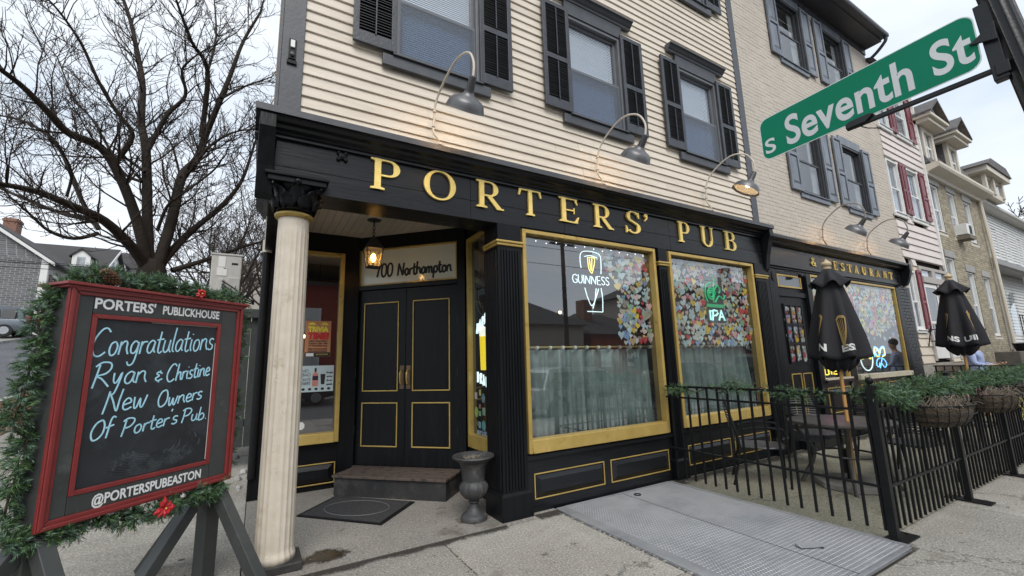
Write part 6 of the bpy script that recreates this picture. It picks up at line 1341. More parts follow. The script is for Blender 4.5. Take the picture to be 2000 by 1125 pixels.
# ================================================================ PARASOLS
umbm = mat('black_canvas', (.010,.010,.013), (.019,.019,.024), rough=.85, scale=200, bump=.3, bscale=400)
polem = mat('varnished_pole', (.42,.22,.07), (.55,.31,.11), rough=.35, scale=3, stretch=(12,12,1))
finm = mat('turned_wood', (.45,.36,.22), (.55,.45,.3), rough=.5)
gprint = mat('print_gold', (.30,.20,.07), (.40,.28,.11), rough=.8)
wprint = mat('print_offwhite', (.62,.62,.60), (.7,.7,.68), rough=.8)
def parasol(x, y, zt, rot, label, texts, lean=(0,0)):
    t = thing('parasol', label, 'parasol', (x, y, 0), group='closed black parasols'); t.rotation_euler = (lean[0], lean[1], 0)
    g = MB(); g.tube([(0,0,.08),(0,0,zt-.02)], .019, 12); part('pole', g, polem, t, world=False, smooth=True)
    g = MB(); g.lathe([(.03,-.02),(.045,.0),(.045,.03),(.03,.04),(.05,.055),(.055,.075),(.045,.095),(.02,.11),(.012,.125),(.014,.135),(.004,.142)], (0,0,zt), 18); part('finial', g, finm, t, world=False, smooth=True)
    H = 1.06
    def rad(a, f):      # f 0 top .. 1 hem
        base = .045+.205*f**.6
        return base*(1+.26*min(1, f*1.3)*math.cos(6*(a-rot)+.5*math.sin(2*(a-rot))))*(1+.07*math.sin(3*a+rot))
    def P_(a, f, off=0):
        r = rad(a, f)+off; return (r*math.cos(a), r*math.sin(a), zt-H*f+.02*math.cos(6*(a-rot))*f)
    g = MB(); n, m_ = 72, 22
    for i in range(m_+1):
        for j in range(n): g.v.append(P_(2*math.pi*j/n, i/m_))
    for i in range(m_):
        for j in range(n): g.f.append((i*n+j, i*n+(j+1) % n, (i+1)*n+(j+1) % n, (i+1)*n+j)); g.mi.append(0)
    c = part('canopy', g, umbm, t, world=False, smooth=2); so_ = c.modifiers.new('solid', 'SOLIDIFY'); so_.thickness = .006
    g = MB()
    for i in range(6):
        for j in range(n):
            a = 2*math.pi*j/n; f = i/5; r = (.05+.13*f+.02*f*f)*(1+.14*f*math.cos(6*(a-rot)+2)); g.v.append((r*math.cos(a), r*math.sin(a), zt+.008-.20*f+.035*f*math.cos(6*(a-rot)+2)))
    for i in range(5):
        for j in range(n): g.f.append((i*n+j, i*n+(j+1) % n, (i+1)*n+(j+1) % n, (i+1)*n+j)); g.mi.append(0)
    c = part('vent_cap', g, umbm, t, world=False, smooth=2); so_ = c.modifiers.new('solid', 'SOLIDIFY'); so_.thickness = .005
    g = MB()
    for i in range(7):
        for j in range(n):
            a = 2*math.pi*j/n; f = i/6; r = (.19-.03*f-.08*f**4)*(1+.10*math.cos(11*a)+.06*math.sin(5*a)); g.v.append((r*math.cos(a), r*math.sin(a), zt-H+.06-.20*f+.02*f*math.sin(9*a)))
    for i in range(6):
        for j in range(n): g.f.append((i*n+j, i*n+(j+1) % n, (i+1)*n+(j+1) % n, (i+1)*n+j)); g.mi.append(0)
    c = part('gathered_lining', g, umbm, t, world=False, smooth=2)
    for s, ac_, fz, hgt in texts:
        me = text_mesh(s, hgt*1.35, bold=.004, depth=0, res=4); w = max(v.co.x for v in me.vertices)
        bm = bmesh.new(); bm.from_mesh(me); bmesh.ops.subdivide_edges(bm, edges=bm.edges, cuts=1); bm.to_mesh(me); bm.free()
        for v in me.vertices:
            f = fz-v.co.y/H; a = ac_+(v.co.x-w/2)/.27; q = P_(a, f, .011); v.co = q
        link('lettering', me, wprint, t, world=False)
    for ac_, fz, k_ in HARP_AT[len(HARP_USED)]:
        g = MB(); hp = smooth_line([(0,.30),(.06,.335),(.14,.32),(.15,.29),(.12,.20),(.06,.02),(.035,0),(.02,.05),(.045,.17),(.03,.26),(0,.30)], 3)
        n0 = 0
        def Q(u, v, w): return P_(ac_+u*k_/.26, fz-(v-.15)/H, w)
        outer = smooth_line([(0,.31),(.05,.345),(.15,.33)], 4); g2 = outer
        def band(pl, w):
            for a, b in zip(pl[:-1], pl[1:]):
                d = Vector((b[0]-a[0], b[1]-a[1])); d = d.normalized() if d.length else Vector((1,0)); nn = Vector((-d.y, d.x))*w
                m0 = len(g.v); g.v += [Q(a[0]+nn.x,a[1]+nn.y,.012), Q(b[0]+nn.x,b[1]+nn.y,.012), Q(b[0]-nn.x,b[1]-nn.y,.012), Q(a[0]-nn.x,a[1]-nn.y,.012)]; g.f.append((m0,m0+1,m0+2,m0+3)); g.mi.append(0)
        band(outer, .016); band(smooth_line([(.155,.33),(.14,.24),(.11,.12),(.07,.01)],4), .011); band([(.01,.30),(.065,.015)], .013); band([(.045,.31),(.075,.05)], .004); band([(.075,.32),(.085,.08)], .004); band([(.105,.32),(.10,.12)], .004); band([(.055,.0),(.085,.02)], .014)
        me = bpy.data.meshes.new('harp_print'); me.from_pydata(g.v, [], g.f); link('harp_print', me, gprint, t, world=False)
    HARP_USED.append(1)
    return t
HARP_USED = []
cam1 = math.atan2(-2.5, -5.85); cam2 = math.atan2(-2.35, -9.7)
HARP_AT = [[(cam1+.12, .74, .55), (cam1-1.0, .72, .9)], [(cam2+.55, .68, 1.0), (cam2-.95, .70, .9)]]
parasol(5.87, 2.50, 2.50, cam1+.50, 'nearer closed black parasol lettered ESS standing through the round table', [('ESS', cam1+.44, .93, .074), ('IN', cam1-.54, .93, .085)], lean=(R(.5), R(1.2)))
parasol(9.76, 2.36, 2.62, cam2+.60, 'farther closed black parasol with a golden harp near the right edge of the picture', [('UIN', cam2+.52, .93, .08), ('NNS', cam2-.47, .93, .08)], lean=(0, R(-.8)))
# ================================================================ CHALKBOARD ON POSTS
BLp = Vector((-.934, 3.305, .70)); bd = Vector((.7393, .6735, 0)); bn = Vector((.6735, -.7393, 0)); BW, BH = 1.095, 1.30
def PB(u, v, w): return tuple(BLp+bd*u+Vector((0,0,v))+bn*w)
cb = thing('chalkboard_sign', 'red and charcoal framed chalkboard with chalk congratulations on timber posts', 'sign board', tuple(Vector((-.53,3.67,0))))
redm = mat('barn_red_paint', (.17,.018,.018), (.23,.03,.028), rough=.38, scale=5, bump=.4, bscale=25, c3=(.10,.012,.012), s3=9, a3=.35)
charm = mat('charcoal_board', (.032,.036,.035), (.050,.054,.052), rough=.5, scale=4, bump=.5, bscale=18, c3=(.075,.08,.077), s3=6, a3=.35)
def bb(g, u0, u1, v0, v1, w0, w1): return g.prism([(u0,v0),(u1,v0),(u1,v1),(u0,v1)], PB, w0, w1)
g = MB(); bb(g, .01, BW-.01, .01, BH-.01, -.20, -.012); part('case', g, charm, cb, bevel=.004)
for nm, pr in (('bottom', [(0,0),(BW,0),(BW-.05,.05),(.05,.05)]), ('right', [(BW,0),(BW,BH),(BW-.05,BH-.05),(BW-.05,.05)]), ('top', [(BW,BH),(0,BH),(.05,BH-.05),(BW-.05,BH-.05)]), ('left', [(0,BH),(0,0),(.05,.05),(.05,BH-.05)])):
    g = MB(); g.prism(pr, PB, -.012, .014); fr = part('frame_moulding', g, redm, cb, bevel=.004); sub(fr)
    c0 = Vector(pr[0]); c1 = Vector(pr[1]); i0 = Vector(pr[3]); i1 = Vector(pr[2])
    g = MB(); q = [c0.lerp(i0,.1), c1.lerp(i1,.1), c1.lerp(i1,.55), c0.lerp(i0,.55)]; g.prism([tuple(a) for a in q], PB, .0142, .026); part('raised_bead', g, redm, fr, bevel=.005)
g = MB(); g.prism([(BW-.05,.05),(BW-.05,BH-.05),(BW-.17,BH-.05),(BW-.17,.05)], PB, -.012, .004); part('stile', g, charm, cb, bevel=.002)
g = MB(); g.prism([(.05,.05),(.05,BH-.05),(.12,BH-.05),(.12,.05)], PB, -.012, .004); part('stile', g, charm, cb, bevel=.002)
g = MB(); bb(g, .122, BW-.172, .05, .145, -.012, .0045); part('rail', g, charm, cb, bevel=.002)
g = MB(); bb(g, .122, BW-.172, 1.15, BH-.05, -.012, .0045); part('rail', g, charm, cb, bevel=.002)
u0, u1, v0, v1 = .122, BW-.172, .146, 1.149; s = .026
for pr in ([(u0,v0),(u1,v0),(u1-s,v0+s),(u0+s,v0+s)], [(u1,v0),(u1,v1),(u1-s,v1-s),(u1-s,v0+s)], [(u1,v1),(u0,v1),(u0+s,v1-s),(u1-s,v1-s)], [(u0,v1),(u0,v0),(u0+s,v0+s),(u0+s,v1-s)]):
    g = MB(); g.prism(pr, PB, -.011, .0085); part('inner_bead', g, redm, cb, bevel=.003)
def chalk_mat():
    mt = mat('chalkboard_slate', (.012,.0145,.018), (.024,.028,.033), rough=.5, scale=2.2, c3=(.065,.075,.085), s3=1.7, a3=.30, w3=.35, detail=3, bump=.1)
    return mt
slm = chalk_mat(); t_ = slm.node_tree
for n_ in t_.nodes:
    if n_.type == 'TEX_NOISE': n_.inputs['Distortion'].default_value = 2.2
g = MB(); bb(g, u0+s, u1-s, v0+s, v1-s, -.012, -.006); part('slate', g, slm, cb)
g = MB(); g.prism([(u1-s-.004,v0+s+.01),(u1-s,v0+s+.01),(u1-s,v1-s-.12),(u1-s-.004,v1-s-.12)], PB, -.006, -.0045); g.prism([(u0+s+.3,v1-s-.004),(u1-s,v1-s-.004),(u1-s,v1-s),(u0+s+.3,v1-s)], PB, -.006, -.0045); part('worn_edge', g, wprint, cb)
g = MB(); g.prism([(-.03,BH+.0),(BW+.03,BH+.0),(BW+.03,BH+.018),(-.03,BH+.018)], PB, -.23, .045); g.prism([(-.015,BH-.014),(BW+.015,BH-.014),(BW+.015,BH),(-.015,BH)], PB, -.215, .03); part('cap_moulding', g, redm, cb, bevel=.004)
# painted lettering
wl_ = mat('painted_white', (.72,.73,.73), (.78,.79,.79), rough=.6)
nb = tuple(bd)
put_text('painted_lettering', "PORTERS'", PB(.125,1.182,.0065), bd, (0,0,1), wl_, cb, .085, bold=.0022, depth=.001, fitw=.33)
put_text('painted_lettering', "PUBLICKHOUSE", PB(.50,1.183,.0065), bd, (0,0,1), wl_, cb, .078, bold=.002, depth=.001, fitw=.40)
put_text('painted_lettering', "@PORTERSPUBEASTON", PB(.235,.067,.0065), bd, (0,0,1), wl_, cb, .078, bold=.002, depth=.001, fitw=.63)
chalkm = mat('blue_white_chalk', (.30,.60,.74), (.48,.76,.88), rough=.95, scale=40, c3=(.16,.32,.42), s3=60, a3=.30)
def PC(u, v): return PB(u, v, -.0045)
rs = random.getstate(); random.seed(11)
for s, x, y, w, h, rise in (('Congratulations', .135, .90, .745, .165, .055), ('Ryan', .165, .722, .29, .145, .02), ('&', .50, .742, .055, .10, 0), ('Christine', .57, .735, .30, .115, .035), ('New', .235, .565, .235, .135, .03), ('Owners', .53, .575, .30, .105, .03), ('Of', .185, .415, .115, .105, .03), ("Porter's", .345, .425, .33, .10, .035), ('Pub.', .70, .455, .18, .09, .01)):
    g = MB(); strokes(g, script_lines(s, x, y, w, h, sl=.10, rise=rise, jit=.02), PC, .0048, flat=.22, n=6, upv=tuple(bn)); part('chalk_writing', g, chalkm, cb)
random.setstate(rs)
g = MB()   # eraser smears
for k_ in range(9):
    pts = [(.52+(.1+k_*.028)*math.cos(a), .33+(.05+k_*.012)*math.sin(a)) for a in [R(180+k_*6+i*12) for i in range(12+k_ % 4)]]
    for q in range(2): g.tube([PB(u, v+q*.012, -.0058) for u, v in pts], .004, 3, flat=.08, upv=tuple(bn), cap=False)
part('chalk_smear', g, mat('chalk_dust', (.04,.047,.055), (.075,.085,.095), rough=.9, scale=20, c3=(.015,.018,.021), s3=14, a3=.5), cb, kind='stuff')
# posts and braces
for u, tag_ in ((.055, 0), (BW-.055, 1)):
    c0 = BLp+bd*u+bn*-.11; c0.z = 0
    g = MB(); g.obox(c0+Vector((0,0,.345)), bd, bn, (0,0,1), .05, .05, .345+.0); part('post', g, charm, cb, bevel=.004)
    for sg, r in ((1, .56), (-1, .62)):
        a = c0+bn*(sg*.052)+Vector((0,0,.66)); b = c0+bn*(sg*r)+Vector((0,0,.0)); g = MB(); g.beam(a, b, .085, .075, upv=tuple(bd)); part('brace', g, charm, cb, bevel=.004)
    g = MB(); a = c0+bd*(-.052 if tag_ else .052)+Vector((0,0,.66)); b = c0+bd*(-.55 if tag_ else -.5)+Vector((0,0,.02)); 
    if not tag_: a = c0-bd*.052+Vector((0,0,.62))
    g.beam(a, b, .075, .085, upv=tuple(bn)); part('brace', g, charm, cb, bevel=.004)
# garland around the board
gp = []
def addp(us, vs, w, n, j=.02):
    for i in range(n):
        f = i/n; gp.append(tuple(Vector(PB(us[0]+(us[1]-us[0])*f, vs[0]+(vs[1]-vs[0])*f, w))+Vector((random.gauss(0,j), random.gauss(0,j), random.gauss(0,j)))))
addp((BW+.02, BW+.035), (.10, BH+.03), -.06, 12); addp((BW, -.02), (BH+.055, BH+.075), -.05, 10); addp((-.015, -.055), (BH, .0), -.13, 14); addp((-.06, BW+.02), (-.055, -.045), -.03, 12)
def dens(f): return .30 if f < .27 else (1 if f < .5 else .8)
garland('evergreen_garland', 'bushy fir garland wrapped round the chalkboard frame', gp, .064, per_m=680, nl=.038, needles=20, sl=.08, thin=dens, group='evergreen garland on the chalkboard', w=.0045)
def poinsettia(c, label, s=.07, ax=bn):
    t = thing('poinsettia', label, 'artificial flower', tuple(c)); c = Vector(c); ax = Vector(ax); e1 = Vector((0,0,1)); e2 = ax.cross(e1).normalized(); pm = bpy.data.materials.get('poinsettia_red') or mat('poinsettia_red', (.35,.008,.015), (.55,.02,.03), rough=.5, bump=.4)
    for k_ in range(8):
        a = k_*math.pi/4+random.uniform(-.2,.2); d = e1*math.cos(a)+e2*math.sin(a); sd = ax.cross(d); l = s*random.uniform(.75,1.1)
        g = MB(); g.add([c+ax*.004, c+d*l*.5+sd*l*.27+ax*.012, c+d*l+ax*random.uniform(-.01,.02), c+d*l*.5-sd*l*.27+ax*.012, c+d*l*.5+ax*.024],[(0,1,4),(1,2,4),(2,3,4),(3,0,4)]); part('petal', g, pm, t)
    g = MB(); g.ball(tuple(c+ax*.02), .005, 8, 5); part('centre', g, pyel, t)
poinsettia(PB(.70, BH+.045, .06), 'red artificial poinsettia in the greenery on top of the chalkboard', .05)
poinsettia(PB(.585, -.045, .08), 'red artificial poinsettia in the greenery under the chalkboard', .075)
pn = thing('pine_cone', 'brown pine cone lying in the garland at the top left of the chalkboard', 'pine cone', PB(.16, BH+.085, .02)); pcm = mat('cone_scale', (.12,.055,.03), (.25,.14,.08), rough=.7)
ax = (bd*.8+Vector((0,0,-.55))).normalized(); e1 = ax.cross(bn).normalized(); c0 = Vector(PB(.13, BH+.10, .03))
for r_ in range(11):
    f = r_/10; rr = .028*math.sin(math.pi*(.15+.8*f))
    for k_ in range(8):
        a = k_*math.pi/4+r_*.39; d = e1*math.cos(a)+bn*math.sin(a); p = c0+ax*(.11*f); sd = ax.cross(d)
        g = MB(); g.add([p+d*rr*.4-sd*.007, p+d*rr*.4+sd*.007, p+d*(rr+.010)+sd*.006-ax*.006, p+d*(rr+.010)-sd*.006-ax*.006, p+d*(rr+.004)+ax*.004],[(0,1,4),(1,2,4),(2,3,4),(3,0,4),(0,3,2,1)]); part('scale', g, pcm, pn)
# ================================================================ STREET NAME SIGN
sp = thing('street_lamp_pole', 'black fluted street lamp pole at the right edge carrying the green name sign', 'pole', (3.07, .31, 0))
a = Vector((3.055, .372, 3.178)); b = Vector((3.06, .30, 2.403)); dr = (a-b).normalized()
top = a+dr*1.4; bot = b-dr*(b.z/dr.z)
g = MB(); n = 96
for P0 in (bot+dr*.5, top):
    for j in range(n):
        t = 2*math.pi*j/n; r = .056*(1-.10*abs(math.cos(t*6))**.6)
        g.v.append((P0.x+r*math.cos(t), P0.y+r*math.sin(t), P0.z))
g.f = [(j, (j+1) % n, n+(j+1) % n, n+j) for j in range(n)]; g.mi = [0]*n
poleb = mat('pole_paint', (.006,.0065,.008), (.012,.013,.015), rough=.32, scale=4, spec=.4, bump=.3)
part('fluted_shaft', g, poleb, sp, smooth=True)
g = MB(); g.lathe([(.17,0),(.17,.08),(.14,.12),(.12,.3),(.09,.42),(.07,.52),(.06,.56)], (bot.x, bot.y, 0), 24); part('base', g, poleb, sp, smooth=True)
g = MB(); g.tube([(3.11,.25,3.34),(3.5,.0,3.36)], .007, 6); g.lathe([(.012,-.02),(.012,.02)], (3.13,.24,3.34), 8); part('cable_eye', g, poleb, sp)
ss = thing('street_name_sign', 'green street name sign reading S Seventh St on a black bracket', 'street sign', (3.0, .95, 2.85))
def PS(u, v, w): return (3.0-w, 1.535-u, 2.842+v+u*.028)     # u along the blade towards the pole, v up, w towards the camera side
green = mat('sign_green_sheeting', (.0,.19,.10), (.0,.21,.115), rough=.5, scale=2, spec=.2)
def rrect(x0, y0, x1, y1, r, n=6):
    o = []
    for cx_, cy_, a0 in ((x1-r,y0+r,-90),(x1-r,y1-r,0),(x0+r,y1-r,90),(x0+r,y0+r,180)):
        for i in range(n+1): a_ = R(a0+90*i/n); o.append((cx_+r*math.cos(a_), cy_+r*math.sin(a_)))
    return o
SL, SH = 1.085, .305
g = MB(); g.prism(rrect(0,0,SL,SH,.055), PS, -.0015, .0015); part('blade_edge', g, mat('sign_white_edge', (.6,.66,.64), rough=.4), ss)
g = MB(); g.prism(rrect(.005,.005,SL-.005,SH-.005,.052), PS, .0016, .0022); part('blade_face', g, green, ss)
lett = mat('retroreflective_white', (.62,.64,.65), (.68,.70,.71), rough=.45, scale=3, bump=.3, bscale=300)
def sgn(s, u0, v0, w, h, bold=.012, depth=.0006):
    me = text_mesh(s, 1.0, bold=bold, depth=depth, res=8, space=1.04); xs = [v.co.x for v in me.vertices]; ys = [v.co.y for v in me.vertices]
    caph = .73; k_ = h/caph; kx = w/(max(xs)-min(xs)); x0_ = min(xs)
    for v in me.vertices: v.co = PS(u0+(v.co.x-x0_)*kx, v0+v.co.y*k_, .0026+v.co.z)
    link('lettering', me, lett, ss)
sgn('S', .022, .045, .070, .105, bold=.018); sgn('Seventh', .165, .045, .665, .205, bold=.022); sgn('St', .91-.0, .055, .155, .19, bold=.022)
g = MB(); g.beam(PS(.50,-.022,.0), (3.05,.40,2.842-.022+.031), .022, .026); part('support_bar', g, poleb, ss, bevel=.004)
g = MB(); g.prism([(.50,-.03),(.60,-.03),(.64,.0),(.62,.012),(.52,.012),(.50,0)], PS, -.02, .02); part('clamp', g, poleb, ss, bevel=.004)
g = MB(); g.tube([PS(.56,-.03,0), PS(.60,-.07,.01), PS(.66,-.10,.0)], .003, 5); part('loose_strap', g, poleb, ss)
g = MB(); g.beam((3.035,.405,2.78),(3.035,.42,3.20),.05,.055); g.prism([(1.05,.13),(1.15,.10),(1.15,.20)], PS, .004, .014); g.box(3.0,3.06,.37,.42,2.80,2.86); part('pole_bracket', g, poleb, ss, bevel=.004)
# manhole style cover lid near the right corner
g = MB(); g.lathe([(.44,.005),(.46,.02),(.46,.05),(.40,.06),(.02,.062)], (4.38,.49,0), 40); tag(part('round_cover', g, mat('slate_lid', (.05,.06,.065), (.08,.09,.095), rough=.5, bump=.3), smooth=True), 'slate coloured round lid on the pavement at the bottom right corner', 'cover')
# ================================================================ BARE TREES
barkm = mat('dark_bark', (.016,.012,.009), (.042,.033,.026), rough=.95, scale=5, bump=1, bscale=22, stretch=(1,1,.35), bdist=.02, vary=0)
twigm = mat('bare_twigs', (.038,.030,.026), (.07,.056,.048), rough=.95, vary=0)
LIMBS = [([(-1.9, 11.0, 3.14), (-1.95, 11.0, 3.54)], 0.3, 0.3), ([(-2.02, 11.0, 3.58), (-2.2, 10.64, 3.88), (-2.53, 10.17, 4.23), (-2.82, 9.65, 4.29), (-3.09, 9.09, 4.3), (-3.26, 8.5, 4.16)], 0.17, 0.05), ([(-2.02, 11.0, 3.63), (-2.22, 10.81, 4.47), (-2.5, 10.55, 5.25), (-2.76, 10.28, 5.67), (-3.12, 9.98, 5.72), (-3.33, 9.66, 5.92), (-3.54, 9.34, 6.11), (-3.67, 9.0, 6.14)], 0.16, 0.05), ([(-2.0, 11.0, 3.63), (-2.12, 11.1, 4.58), (-2.3, 11.22, 6.12), (-2.47, 11.36, 6.82), (-2.56, 11.51, 7.77), (-2.78, 11.67, 8.71), (-3.0, 11.83, 9.51), (-3.28, 12.0, 10.3)], 0.16, 0.04), ([(-2.24, 11.0, 6.05), (-1.96, 10.81, 6.84), (-1.65, 10.56, 7.25), (-1.71, 10.29, 7.63), (-1.53, 10.0, 7.78)], 0.08, 0.025), ([(-1.86, 11.0, 3.6), (-1.72, 11.04, 4.62), (-1.64, 11.1, 5.64), (-1.42, 11.15, 6.12), (-1.3, 11.22, 6.83), (-1.1, 11.28, 7.79), (-0.96, 11.35, 8.52), (-0.78, 11.43, 9.51), (-0.47, 11.5, 10.54)], 0.17, 0.04), ([(-1.36, 11.0, 6.59), (-1.32, 10.6, 7.97), (-1.57, 10.08, 8.22), (-1.82, 9.5, 8.72)], 0.09, 0.03), ([(-1.37, 11.0, 8.21), (-1.33, 11.44, 9.44), (-1.53, 12.0, 10.98)], 0.05, 0.02), ([(-1.83, 11.0, 3.65), (-1.62, 11.23, 4.15), (-1.39, 11.54, 4.64), (-0.96, 11.87, 5.35), (-0.62, 12.23, 6.18), (-0.43, 12.61, 7.33), (-0.36, 13.0, 7.98)], 0.13, 0.03), ([(-1.62, 11.0, 3.56), (-1.13, 11.27, 3.88), (-0.39, 11.62, 4.38), (0.0, 12.0, 4.65)], 0.09, 0.03), ([(-1.4, 11.0, 6.0), (-1.14, 10.73, 6.34), (-0.74, 10.38, 6.56), (-0.33, 10.0, 6.55)], 0.05, 0.02), ([(-1.07, 11.0, 7.63), (-0.65, 11.44, 8.35), (-0.15, 12.0, 9.11)], 0.05, 0.02), ([(-2.82, 11.0, 4.29), (-3.19, 11.22, 4.91), (-3.7, 11.5, 6.02), (-4.17, 11.81, 6.49), (-4.62, 12.15, 6.75), (-4.97, 12.5, 6.9)], 0.07, 0.025), ([(-2.73, 11.0, 4.46), (-3.3, 11.38, 4.59), (-3.82, 11.87, 4.83), (-4.53, 12.42, 5.21), (-5.2, 13.0, 5.58)], 0.08, 0.03), ([(-2.68, 11.0, 5.76), (-2.46, 10.82, 6.27), (-2.71, 10.6, 6.62), (-2.95, 10.35, 7.03), (-3.17, 10.08, 7.54), (-3.39, 9.79, 7.84), (-3.5, 9.5, 7.89)], 0.07, 0.02), ([(-2.24, 11.0, 5.59), (-2.67, 11.28, 5.95), (-3.03, 11.65, 6.03), (-3.45, 12.06, 6.12), (-4.16, 12.5, 6.21)], 0.05, 0.02), ([(-1.93, 11.0, 4.37), (-1.77, 10.72, 4.83), (-1.5, 10.35, 5.0), (-1.01, 9.94, 5.41), (-0.83, 9.5, 5.52)], 0.05, 0.02), ([(-1.65, 11.0, 5.6), (-2.0, 11.87, 6.67), (-2.41, 13.0, 7.44)], 0.04, 0.02), ([(-2.27, 11.0, 5.37), (-2.65, 11.29, 5.63), (-3.12, 11.67, 6.46), (-3.47, 12.08, 7.05), (-3.93, 12.53, 7.64), (-4.41, 13.0, 8.71)], 0.05, 0.02), ([(-3.33, 11.0, 4.86), (-3.26, 10.81, 5.3), (-3.4, 10.56, 5.65), (-3.46, 10.29, 5.7), (-3.39, 10.0, 6.18)], 0.04, 0.015), ([(-2.81, 11.0, 4.2), (-3.09, 10.81, 4.01), (-3.35, 10.56, 4.05), (-3.54, 10.29, 4.26), (-3.7, 10.0, 4.44)], 0.06, 0.02)]
def rvec(): return Vector((random.gauss(0,1), random.gauss(0,1), random.gauss(0,1))).normalized()
def grow(out, p, d, length, r, depth, maxd, step=.16, kink=.22, up=.10, spread=.75, dens=1.0):
    """one branch and everything that grows from it, appended to out as (points, radii, depth)"""
    n = max(2, int(length/step)); pts = [p.copy()]; rs = [r]; dd = d.copy()
    for i in range(n):
        dd = (dd+rvec()*kink+Vector((0,0,up))).normalized(); pts.append(pts[-1]+dd*(length/n)); rs.append(r*(1-.75*(i+1)/n))
    out.append((pts, rs, depth))
    if depth < maxd:
        k = max(2, int(length*(5.2 if depth < maxd-1 else 8.5)*dens))
        for j in range(k):
            f = random.uniform(.12, 1); i = min(n-1, int(f*n)); q = pts[i].lerp(pts[i+1], f*n-i) if i+1 < len(pts) else pts[i]
            t = (pts[min(i+1, n)]-pts[i]).normalized(); s = rvec(); s = (s-t*s.dot(t)).normalized()
            nd = (t*.75+s*spread+Vector((0,0,.1))).normalized()
            grow(out, q, nd, length*random.uniform(.26,.55)*(1-.3*f), max(.0028, rs[i]*.55), depth+1, maxd, step, kink*1.15, up, spread, dens)
def tree_mesh(t, brs, thin_from=2, rmin=.0):
    A, B = MB(), MB()
    for pts, rs, dp in brs:
        (A if dp < thin_from else B).tube(pts, [max(rmin, q) for q in rs], 7 if dp == 0 else (5 if dp < thin_from else 3), cap=False)
    part('trunk', A, barkm, t, smooth=2)
    if B.v:
        me = bpy.data.meshes.new('crown'); me.from_pydata(B.v, [], B.f); link('crown', me, twigm, t, kind='stuff')
tr1 = thing('bare_tree', 'large bare winter tree with dark spreading limbs on the sidewalk behind the chalkboard', 'tree', (-1.9, 11.0, tz(11)))
rs_ = random.getstate(); random.seed(21)
brs = [([Vector((-1.9,11,tz(11)-.1)), Vector((-1.9,11,tz(11)+.1)), Vector((-1.88,11,1.9)), Vector((-1.9,11,2.8)), Vector((-1.93,11,3.5)), Vector((-1.95,11,3.75))], [.38,.28,.23,.23,.25,.17], 0)]
for pts, r0_, r1_ in LIMBS[1:]:
    P3 = [Vector(p) for p in smooth3(pts, 4)]; n = len(P3)
    k_ = .66; rs = [(r0_+(r1_-r0_)*(i/(n-1)))*k_ for i in range(n)]; brs.append((P3, rs, 0))
    L_ = sum((b-a).length for a, b in zip(P3[:-1], P3[1:]))
    m_ = int(L_*7)
    for j in range(m_):
        f = random.uniform(.16, 1); i = min(n-2, int(f*(n-1))); t = (P3[i+1]-P3[i]).normalized(); s = rvec(); s = (s-t*s.dot(t)).normalized()
        grow(brs, P3[i].copy(), (t*.6+s*.85+Vector((0,0,.2))).normalized(), random.uniform(.55,1.45), rs[i]*.17+.006, 1, 3, dens=1.05)
    grow(brs, P3[-1].copy(), (P3[-1]-P3[-2]).normalized(), random.uniform(1.2,1.9), rs[-1], 1, 3)
for pts, rs, dp in brs:
    if dp >= 2:
        for i in range(len(rs)): rs[i] = max(rs[i], .0048 if dp == 2 else .0038)
tree_mesh(tr1, brs)
def simple_tree(x, y, h, label, seed, maxd=3, dens=1.0, rt=.16, spread=.7, nl=7, rmin=.006, group=None, z0=None):
    random.seed(seed); z0 = tz(y) if z0 is None else z0
    t = thing('bare_tree', label, 'tree', (x, y, z0), group=group); brs = []
    th = h*.28; brs.append(([Vector((x,y,z0-.2)), Vector((x+.05,y,z0+th*.6)), Vector((x,y,z0+th))], [rt*1.2, rt, rt*.9], 0))
    for i in range(nl):
        a = i*2.4+random.random(); d = Vector((math.cos(a)*spread, math.sin(a)*spread, random.uniform(.5,1.2))).normalized()
        grow(brs, Vector((x,y,z0+th*random.uniform(.7,1))), d, h*random.uniform(.45,.7), rt*.5, 0, maxd, step=h*.05, kink=.14, up=.06, dens=dens*3.2/h)
    tree_mesh(t, brs, thin_from=1, rmin=rmin); return t
for i, (x, y, h) in enumerate(((-1.3,19,8.5),(.4,23,9),(-3.0,27,8),(-1.2,31,10),(1.5,28,10))):
    simple_tree(x, y, h, ['bare tree rising just behind the grey heat pump unit','bare tree beyond the black gate beside the pub wall','bare tree on the left of the sidewalk trees','bare tree far up the hill behind the others','bare tree half hidden by the pub wall'][i], 40+i, dens=1.5, rt=.10, rmin=.008, group='bare trees up the side street')
simple_tree(52, 8.2, 15, 'distant bare tree beyond the row of houses at the right', 60, dens=2.4, rt=.25, rmin=.025)
simple_tree(40.5, 1.0, 13.5, 'bare tree with thin branches reaching in from the right edge', 61, dens=1.3, rt=.2, rmin=.022)
random.setstate(rs_)
# ================================================================ YARD GATE, DOWNSPOUT, HEAT PUMP
gt = thing('yard_gate', 'tall charcoal board gate between the pub wall and the chalkboard', 'gate', (-.5, 7.5, tz(7.5)))
for i in range(6):
    x = -.95+i*.17; g = MB(); g.box(x, x+.162, 7.5, 7.53, .42, 2.28); part('board', g, charm, gt, bevel=.003)
g = MB(); g.box(-1.0, .10, 7.42, 7.5, 2.26, 2.39); part('top_rail', g, charm, gt, bevel=.004); g = MB(); g.box(-1.0,.1,7.53,7.58,.7,.8); part('lower_rail', g, charm, gt)
for z in (1.0, 1.95):
    g = MB(); g.box(.0,.035,7.485,7.5,z,z+.12); part('hinge', g, bpy.data.materials['aged_brass'], gt)
g = MB(); g.box(.04,.1,7.45,7.56,0,2.38); g2 = part('gate_post', g, charm, gt)
g = MB(); g.box(-3.6,-1.0,7.5,7.56,.1,2.3); 
yw = thing('board_fence', 'charcoal board fence running left from the gate behind the chalkboard', 'fence', (-2.0, 7.5, 0)) 
for i in range(0):
    pass
